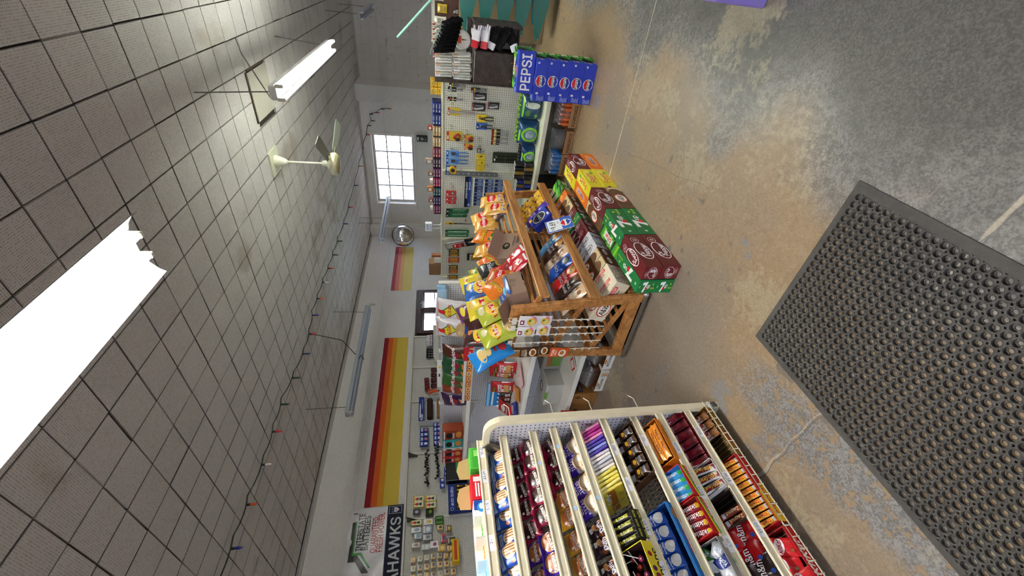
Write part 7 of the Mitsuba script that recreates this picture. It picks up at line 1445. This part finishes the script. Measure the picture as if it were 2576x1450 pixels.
# ---------------------------------------------------------------- left wall: perforated panels and what hangs there
WX = -6.99
wg = thing('wall_gondola', 'cream perforated wall panels with uprights below the painted stripes', 'gondola shelf')
for (a, b, t) in ((6.06, 6.93, 'm_peg_y'), (5.18, 6.0, 'm_peg_y'), (4.06, 5.12, 'm_peg_y'), (2.95, 4.0, 'm_peg_y'), (1.3, 2.9, 'm_peg_y')):
    m = MB(); m.box((WX - .02, (a + b) / 2, 1.06), (.02, b - a, 2.08), '#ffffff'); part(wg, 'panel', m.ply(t))
for y in (6.96, 6.03, 5.15, 4.03, 2.925, 1.3):
    m = MB(); m.box((WX - .01, y, 1.06), (.04, .045, 2.10), '#cfcdc6', bev=.004); part(wg, 'upright', m.ply('m_paint'))
m = MB(); m.box((WX + .0, 4.1, 2.115), (.14, 5.7, .03), '#d3d0ca', bev=.005); put(wg + '__top_cap', m.ply('m_paint'))
for (y, z) in ((3.98, 2.02), (2.90, 2.0)):
    m = MB(); m.prism(Polygon([(0, .08), (.16, .08), (.12, .03), (.03, -.08), (0, -.08)]), .012, '#5f5e5a', (WX, y, z), (1, 0, 0), (0, 0, 1)); part(wg, 'bracket', m.ply('m_metal'))
def lwm(y, z, off=.06, roll=0, tilt=0): return mat((WX + off, y, z), 90, tilt, roll)
m = MB(); m.prism(Polygon([(-.55, -.06), (.55, -.06), (.55, .06), (-.4, .06), (-.55, .0)]), .02, '#c9c7c0'); k = thing('shelf_end_sign', 'blank grey rounded shelf end above the snack shelf', 'shelf end'); put(k + '__plate', m.ply('m_paint'), lwm(6.45, 1.60, .30))
for dx in (-.3, .35):
    q = MB(); q.box((dx, -.03, -.13), (.02, .03, .30), '#b9b7b0'); part(k, 'arm', q.ply('m_paint'), lwm(6.45, 1.60, .30))
def spray(y, z, n, c1, c2, lab, key='spray_can'):
    for q in range(n):
        m = MB(); m.lathe([(0, 0), (.026, 0), (.027, .01), (.027, .13), (.018, .155), (.012, .16), (.012, .185), (0, .187)], [c1, c1, c1, c2, c2, '#e4e4e8', '#e4e4e8', '#e4e4e8'], 12, (0, 0, 0), (0, 1, 0)); f = Face(m, (0, .07, .0275), (1, 0, 0), (0, 1, 0), .04, .1); f.rect(0, 0, .034, .06, '#e2e2e6').rect(0, .01, .03, .02, '#8a2a2a')
        one(key, f'{lab}, {ORD[q]} from the right', 'bottle', m.ply('m_gloss'), lwm(y - .06 * q, z, .07), lab + 's')
spray(6.90, 1.65, 3, '#23284a', '#d8d8e0', 'small dark and white bottle in the upper bottle row')
spray(6.73, 1.65, 3, '#20284e', '#d4d4de', 'small dark and white bottle in the lower bottle row')
for q in range(4):
    m = MB(); m.box((0, 0, 0), (.06, .17, .04), '#1c1d1f', bev=.006); Face(m, (0, 0, .02), (1, 0, 0), (0, 1, 0), .06, .17).rect(0, .02, .045, .04, '#5a5c60').lines(0, -.04, .04, .04, 3, '#8a8c90').rect(0, .075, .04, .012, '#d8701c' if q == 0 else '#2a2a2c')
    one('black_pack', f'black packet with grey print on the left wall, {ORD[q]} from the right', 'packaged goods', m.ply('m_card'), lwm(6.50 - .075 * q, 1.73), 'black packets on the left wall')
def roll(y, z, r_, w, col, label, cat='tape', name='tape_roll', group=None):
    m = MB(); m.lathe([(r_ * .55, -w / 2), (r_, -w / 2), (r_, w / 2), (r_ * .55, w / 2), (r_ * .55, -w / 2)], col, 20, (0, 0, 0), (0, 0, 1)); one(name, label, cat, m.ply('m_gloss'), lwm(y, z, .07, 0, 0) @ loc(0, 0, 0, 0, 0, 28), group)
for q in range(4): roll(5.63 - .085 * q, 1.80 - .005 * q, .05, .05, '#7a2a34', f'small maroon tape roll on the wall hooks, {ORD[q]} from the right', group='small maroon tape rolls')
for q in range(4): roll(5.88 - .14 * q, 1.655, .062, .06, '#4c2026', f'large dark maroon tape roll below, {ORD[q]} from the right', group='large maroon tape rolls')
m = MB(); m.lathe([(.03, -.02), (.05, -.02), (.05, .02), (.03, .02), (.03, -.02)], '#e0522c', 18, (0, .05, 0), (0, 0, 1)); m.prism(Polygon([(-.03, 0), (.03, 0), (.02, -.10), (-.02, -.10)]), .02, '#e0522c'); m.box((0, -.115, .01), (.02, .04, .02), '#5a4a3a')
one('orange_tape_dispenser', 'bright orange hand tool with a ring head hung among maroon rolls', 'tool', m.ply('m_gloss'), lwm(5.30, 1.67, .10))
k = thing('hose_display', 'white and navy display box holding a thick brown roll and a thin tube', 'display box')
M = lwm(4.84, 1.68, .02)
m = MB(); tray(m, .54, .50, .16, '#e2e2e4', '#cfd2d8', t=.005, c=(0, -.25, .08), front=.06); put(k + '__box', m.ply('m_card'), M)
m = MB(); m.box((0, .21, .165), (.54, .10, .006), '#2a3580'); f = Face(m, (0, .21, .168), (1, 0, 0), (0, 1, 0), .54, .1); f.rect(-.05, .02, .3, .02, '#dfe2f0').text('PLUMB', -.19, -.01, .045, '#f0f0f6', .13, slant=.2).rect(.1, -.02, .2, .012, '#9aa4d8'); put(k + '__header', m.ply('m_card'), M)
m = MB(); m.tube([(-.2, .05, .13), (.21, .05, .13)], .058, '#3c2a22', 14); part(k, 'brown_roll', m.ply('m_cloth'), M)
m = MB(); m.tube([(-.2, -.11, .13), (.21, -.11, .13)], .03, '#8a6238', 12); part(k, 'tube', m.ply('m_card'), M)
# blue bulb packs
n = 0
for (yc, zc, ny, nz) in ((4.29, 1.83, 4, 1), (4.34, 1.59, 5, 1), (4.18, 1.44, 4, 1)):
    for q in range(ny):
        m = MB(); m.box((0, 0, 0), (.082, .15, .05), '#2a3f92', bev=.006); Face(m, (0, 0, .025), (1, 0, 0), (0, 1, 0), .08, .15).rect(0, .04, .066, .03, '#c8d0ea').ell(0, -.03, .024, .03, '#d8dcea' if q % 2 else '#c87a7a')
        row = ['upper', 'middle', 'lower'][(zc < 1.7) + (zc < 1.5)]
        one('bulb_pack', f'blue light bulb pack on the left wall, {row} row, {ORD[q]} from the right', 'light bulbs', m.ply('m_card'), lwm(yc + .09 * (ny - 1) / 2 - .092 * q, zc, .09, (q * 5) % 7 - 3), 'blue light bulb packs'); n += 1
def chain(y0, y1, z, label, seed):
    r = random.Random(seed); m = MB(); pts_ = []
    for q in range(26):
        t = q / 25; y = (y0 - y1) * t
        m.box(((-t + .5) * (y0 - y1) + 0, r.uniform(-.03, .03), r.uniform(-.01, .01)), (.035, .05, .02), r.choice(['#2f2c2a', '#3a3734', '#4c4846', '#26221f']), mat((0, 0, 0), r.uniform(0, 90), r.uniform(0, 60))[:3, :3], .006)
    one('chain_bundle', label, 'chains', m.ply('m_metal'), lwm((y0 + y1) / 2, z, .09))
chain(4.02, 3.40, 1.78, 'dark bundle of key blanks and chains, upper one on the left wall', 1)
chain(4.12, 3.50, 1.61, 'dark bundle of key blanks and chains, lower one on the left wall', 2)
def cardw(name, label, cat, y, z, w, h, c, deco, off=.06, group=None, d=.02, b='m_card'):
    m = MB(); m.box((0, 0, 0), (w, h, d), c, bev=.003); f = Face(m, (0, 0, d / 2), (1, 0, 0), (0, 1, 0), w, h); deco(f, w, h); m.tube([(0, h / 2, -off), (0, h / 2, .02)], .003, '#9a9a94', 4); one(name, label, cat, m.ply(b), lwm(y, z, off), group)
def d_tree(f, w, h): f.rect(0, 0, .9 * w, .84 * h, '#e8e2c8').pts([(-.02 * w, .4 * h), (.3 * w, .05 * h), (-.3 * w, .05 * h)], '#c8322a').pts([(-.02 * w, .1 * h), (.26 * w, -.3 * h), (-.3 * w, -.3 * h)], '#2a4a3a').rect(0, .43 * h, .9 * w, .1 * h, '#e0a82a')
for q, (y, z) in enumerate(((3.19, 1.90), (3.10, 1.905), (3.18, 1.71), (3.07, 1.71))): cardw('air_freshener_card', f'yellow card with red and dark tree shapes on the left wall, {["upper right", "upper left", "lower right", "lower left"][q]} of four', 'air freshener', y, z, .095, .17, '#e0c42e', d_tree, .08 + .02 * (q % 2))
cardw('small_card', 'small dark car badge card below the tree cards', 'card', 3.0, 1.93, .08, .11, '#4a4a5a', lambda f, w, h: f.ell(0, 0, .3 * w, .25 * h, '#b8b8c8'))
cardw('small_card', 'dark green card with a skull shape, beside the lower tree cards', 'card', 2.97, 1.73, .12, .12, '#26301f', lambda f, w, h: f.ell(.1 * w, -.1 * h, .25 * w, .2 * h, '#7a9a4a'))
cardw('small_card', 'green camouflage ball in a net on the left wall', 'card', 2.84, 1.58, .13, .13, '#3f6a34', lambda f, w, h: [f.ell((q % 3 - 1) * .25 * w, (q // 3 - 1) * .25 * h, .1 * w, .1 * h, ['#6a9a4a', '#2a4424', '#8ab06a'][q % 3]) for q in range(9)])
cardw('air_freshener_card', 'narrow yellow card with a red tree shape, left of the skull card', 'air freshener', 2.84, 1.93, .075, .17, '#e0c42e', d_tree)
GOODS = [(2.83, 1.75, .09, .14, '#d8d4d0', '#c8b03a', 'silver and yellow'), (2.73, 1.93, .08, .15, '#c4cad2', '#7a8aa8', 'silver'), (2.72, 1.76, .11, .13, '#8f9aa8', '#d8dce6', 'steel blue'), (2.64, 1.90, .08, .11, '#9aa6b0', '#4f7a8a', 'grey green'), (2.61, 1.76, .08, .13, '#a4a8ac', '#5a5e66', 'grey'), (2.73, 1.57, .07, .09, '#c8a85a', '#2a2a2c', 'tan'), (2.70, 1.44, .09, .09, '#6a5a2a', '#c8b04a', 'olive'), (2.57, 1.52, .12, .08, '#c43a3a', '#2a4a8a', 'red and blue'), (2.50, 1.66, .09, .12, '#e8e4ea', '#7a2a3a', 'white ring'), (2.52, 1.40, .09, .11, '#1c1c2a', '#c8b02a', 'dark navy'), (2.52, 1.93, .07, .12, '#b8a898', '#5a4a48', 'dusty'), (2.48, 1.78, .08, .12, '#a8b4b0', '#d8dcd8', 'clear'), (2.44, 1.55, .09, .12, '#c89a3a', '#e0c86a', 'gold'), (2.42, 1.42, .08, .10, '#b88a3a', '#d8b86a', 'brown gold')]
for q, (y, z, w, h, c, c2, nm) in enumerate(GOODS): cardw('hardware_card', f'{nm} hardware pack hung among many on the left wall near the top shelf', 'hardware', y, z, w, h, c, lambda f, w_, h_: (f.ell(0, -.08 * h_, .3 * w_, .24 * h_, c2), f.rect(0, .38 * h_, .8 * w_, .14 * h_, '#e6e2d8')), .07, b='m_gloss', d=.025)
r = random.Random(8); n = 0
for row in range(7):
    for col in range(6):
        y, z = 2.34 - .115 * col, 1.96 - .095 * row
        c, c2 = r.choice([('#c8a03a', '#e0c87a'), ('#b88a34', '#d8b45a'), ('#d0b060', '#8a2a2a'), ('#c8c0a8', '#9a8a4a'), ('#b89a5a', '#2a3a6a')])
        cardw('small_hardware_bag', f'small clear bag of brass fittings on the left wall, {["top", "second", "third", "fourth", "fifth", "sixth", "lowest"][row]} row, {ORD[col]} from the right', 'hardware', y + r.uniform(-.01, .01), z, .075, .07, c, lambda f, w_, h_: (f.ell(.1 * w_, -.1 * h_, .26 * w_, .24 * h_, c2), f.rect(0, .36 * h_, .9 * w_, .2 * h_, '#d8d4c4')), .05 + .02 * (n % 3), 'small bags of fittings', .016, 'm_gloss'); n += 1
k = thing('auto_bulb_display', 'navy display cabinet reading auto bulbs with rows of small brass bulbs', 'display box')
M = lwm(3.13, 1.22, .16)
m = MB(); m.box((0, 0, -.06), (.44, .42, .10), '#1f2f78', bev=.004); f = Face(m, (0, 0, -.01), (1, 0, 0), (0, 1, 0), .44, .42); f.text('auto bulbs', .02, .155, .05, '#c8d0f0', .30).ring(-.18, .155, .026, .026, .006, '#c8d0f0').rect(0, -.04, .40, .28, '#2a2a30'); put(k + '__cabinet', m.ply('m_card'), M)
for i in range(2):
    for j in range(6):
        m = MB(); m.lathe([(0, 0), (.016, 0), (.018, .02), (.014, .05), (.02, .06), (.02, .1), (0, .11)], ['#8a6a1c'] * 4 + ['#b8922a'] * 3, 10, (-.165 + .066 * j, -.17 + .135 * i, .012), (0, 1, 0)); part(k, 'bulb', m.ply('m_metal'), M)
m = MB(); m.box((0, 0, 0), (.40, .36, .14), '#101216', bev=.01); f = m.face('front', (.40, .36, .14)); f.rect(.04, -.06, .24, .14, '#2f8a4a').text('INTERSTATE', .04, -.06, .03, '#1a3a24', .2).rect(.04, -.16, .3, .06, '#9a9a98')
one('battery_tester', 'black box with a green label and clear lid beside the bulb cabinet', 'box', m.ply('m_gloss'), lwm(3.58, 1.28, .14))
m = MB(); m.box((0, 0, 0), (.12, .24, .1), '#5f9a2c', bev=.005); Face(m, (0, 0, .05), (1, 0, 0), (0, 1, 0), .12, .24).text('OB', 0, .03, .04, '#d8e8c8', .07).rect(0, -.08, .1, .05, '#3a6a1a')
one('green_box', 'upright green box beside the treat boxes', 'box', m.ply('m_card'), lwm(3.84, 1.30, .12))
for q, (y, z) in enumerate(((3.45, 1.52), (3.36, 1.52), (3.55, 1.45), (3.64, 1.45))):
    cardw('bulb_card', f'small blue and white bulb card above the bulb cabinet, {ORD[q]} of four', 'light bulbs', y, z, .08, .08, '#2a3f9a', lambda f, w_, h_: f.rect(.1 * w_, 0, .4 * w_, .5 * h_, '#dfe2ec').ell(-.25 * w_, 0, .1 * w_, .2 * h_, '#8fa0d8'), .10)
k = thing('dark_statue_bottle', 'dark brown bottle with a pale cap on the ledge behind the gum boxes', 'bottle')
M = mat((-2.62, .55, 1.40), 90)
m = MB(); m.lathe([(0, 0), (.03, 0), (.032, .02), (.03, .06), (.014, .10), (.016, .12), (0, .125)], '#3a1c20', 14, (0, 0, 0), (0, 1, 0)); put(k + '__bottle', m.ply('m_gloss'), M)
m = MB(); m.lathe([(0, .12), (.014, .12), (.014, .15), (0, .152)], '#c8c4d0', 12, (0, 0, 0), (0, 1, 0)); put(k + '__cap', m.ply('m_paint'), M)
m = MB(); m.box((0, .05, 0), (.30, .10, .16), '#d8b022', bev=.004); Face(m, (0, .05, .08), (1, 0, 0), (0, 1, 0), .3, .1).rect(0, 0, .26, .04, '#c8402a')
one('yellow_box_row', 'yellow and red box row behind the top shelf of the candy rack', 'box', m.ply('m_card'), lwm(2.35, 1.30, .12))
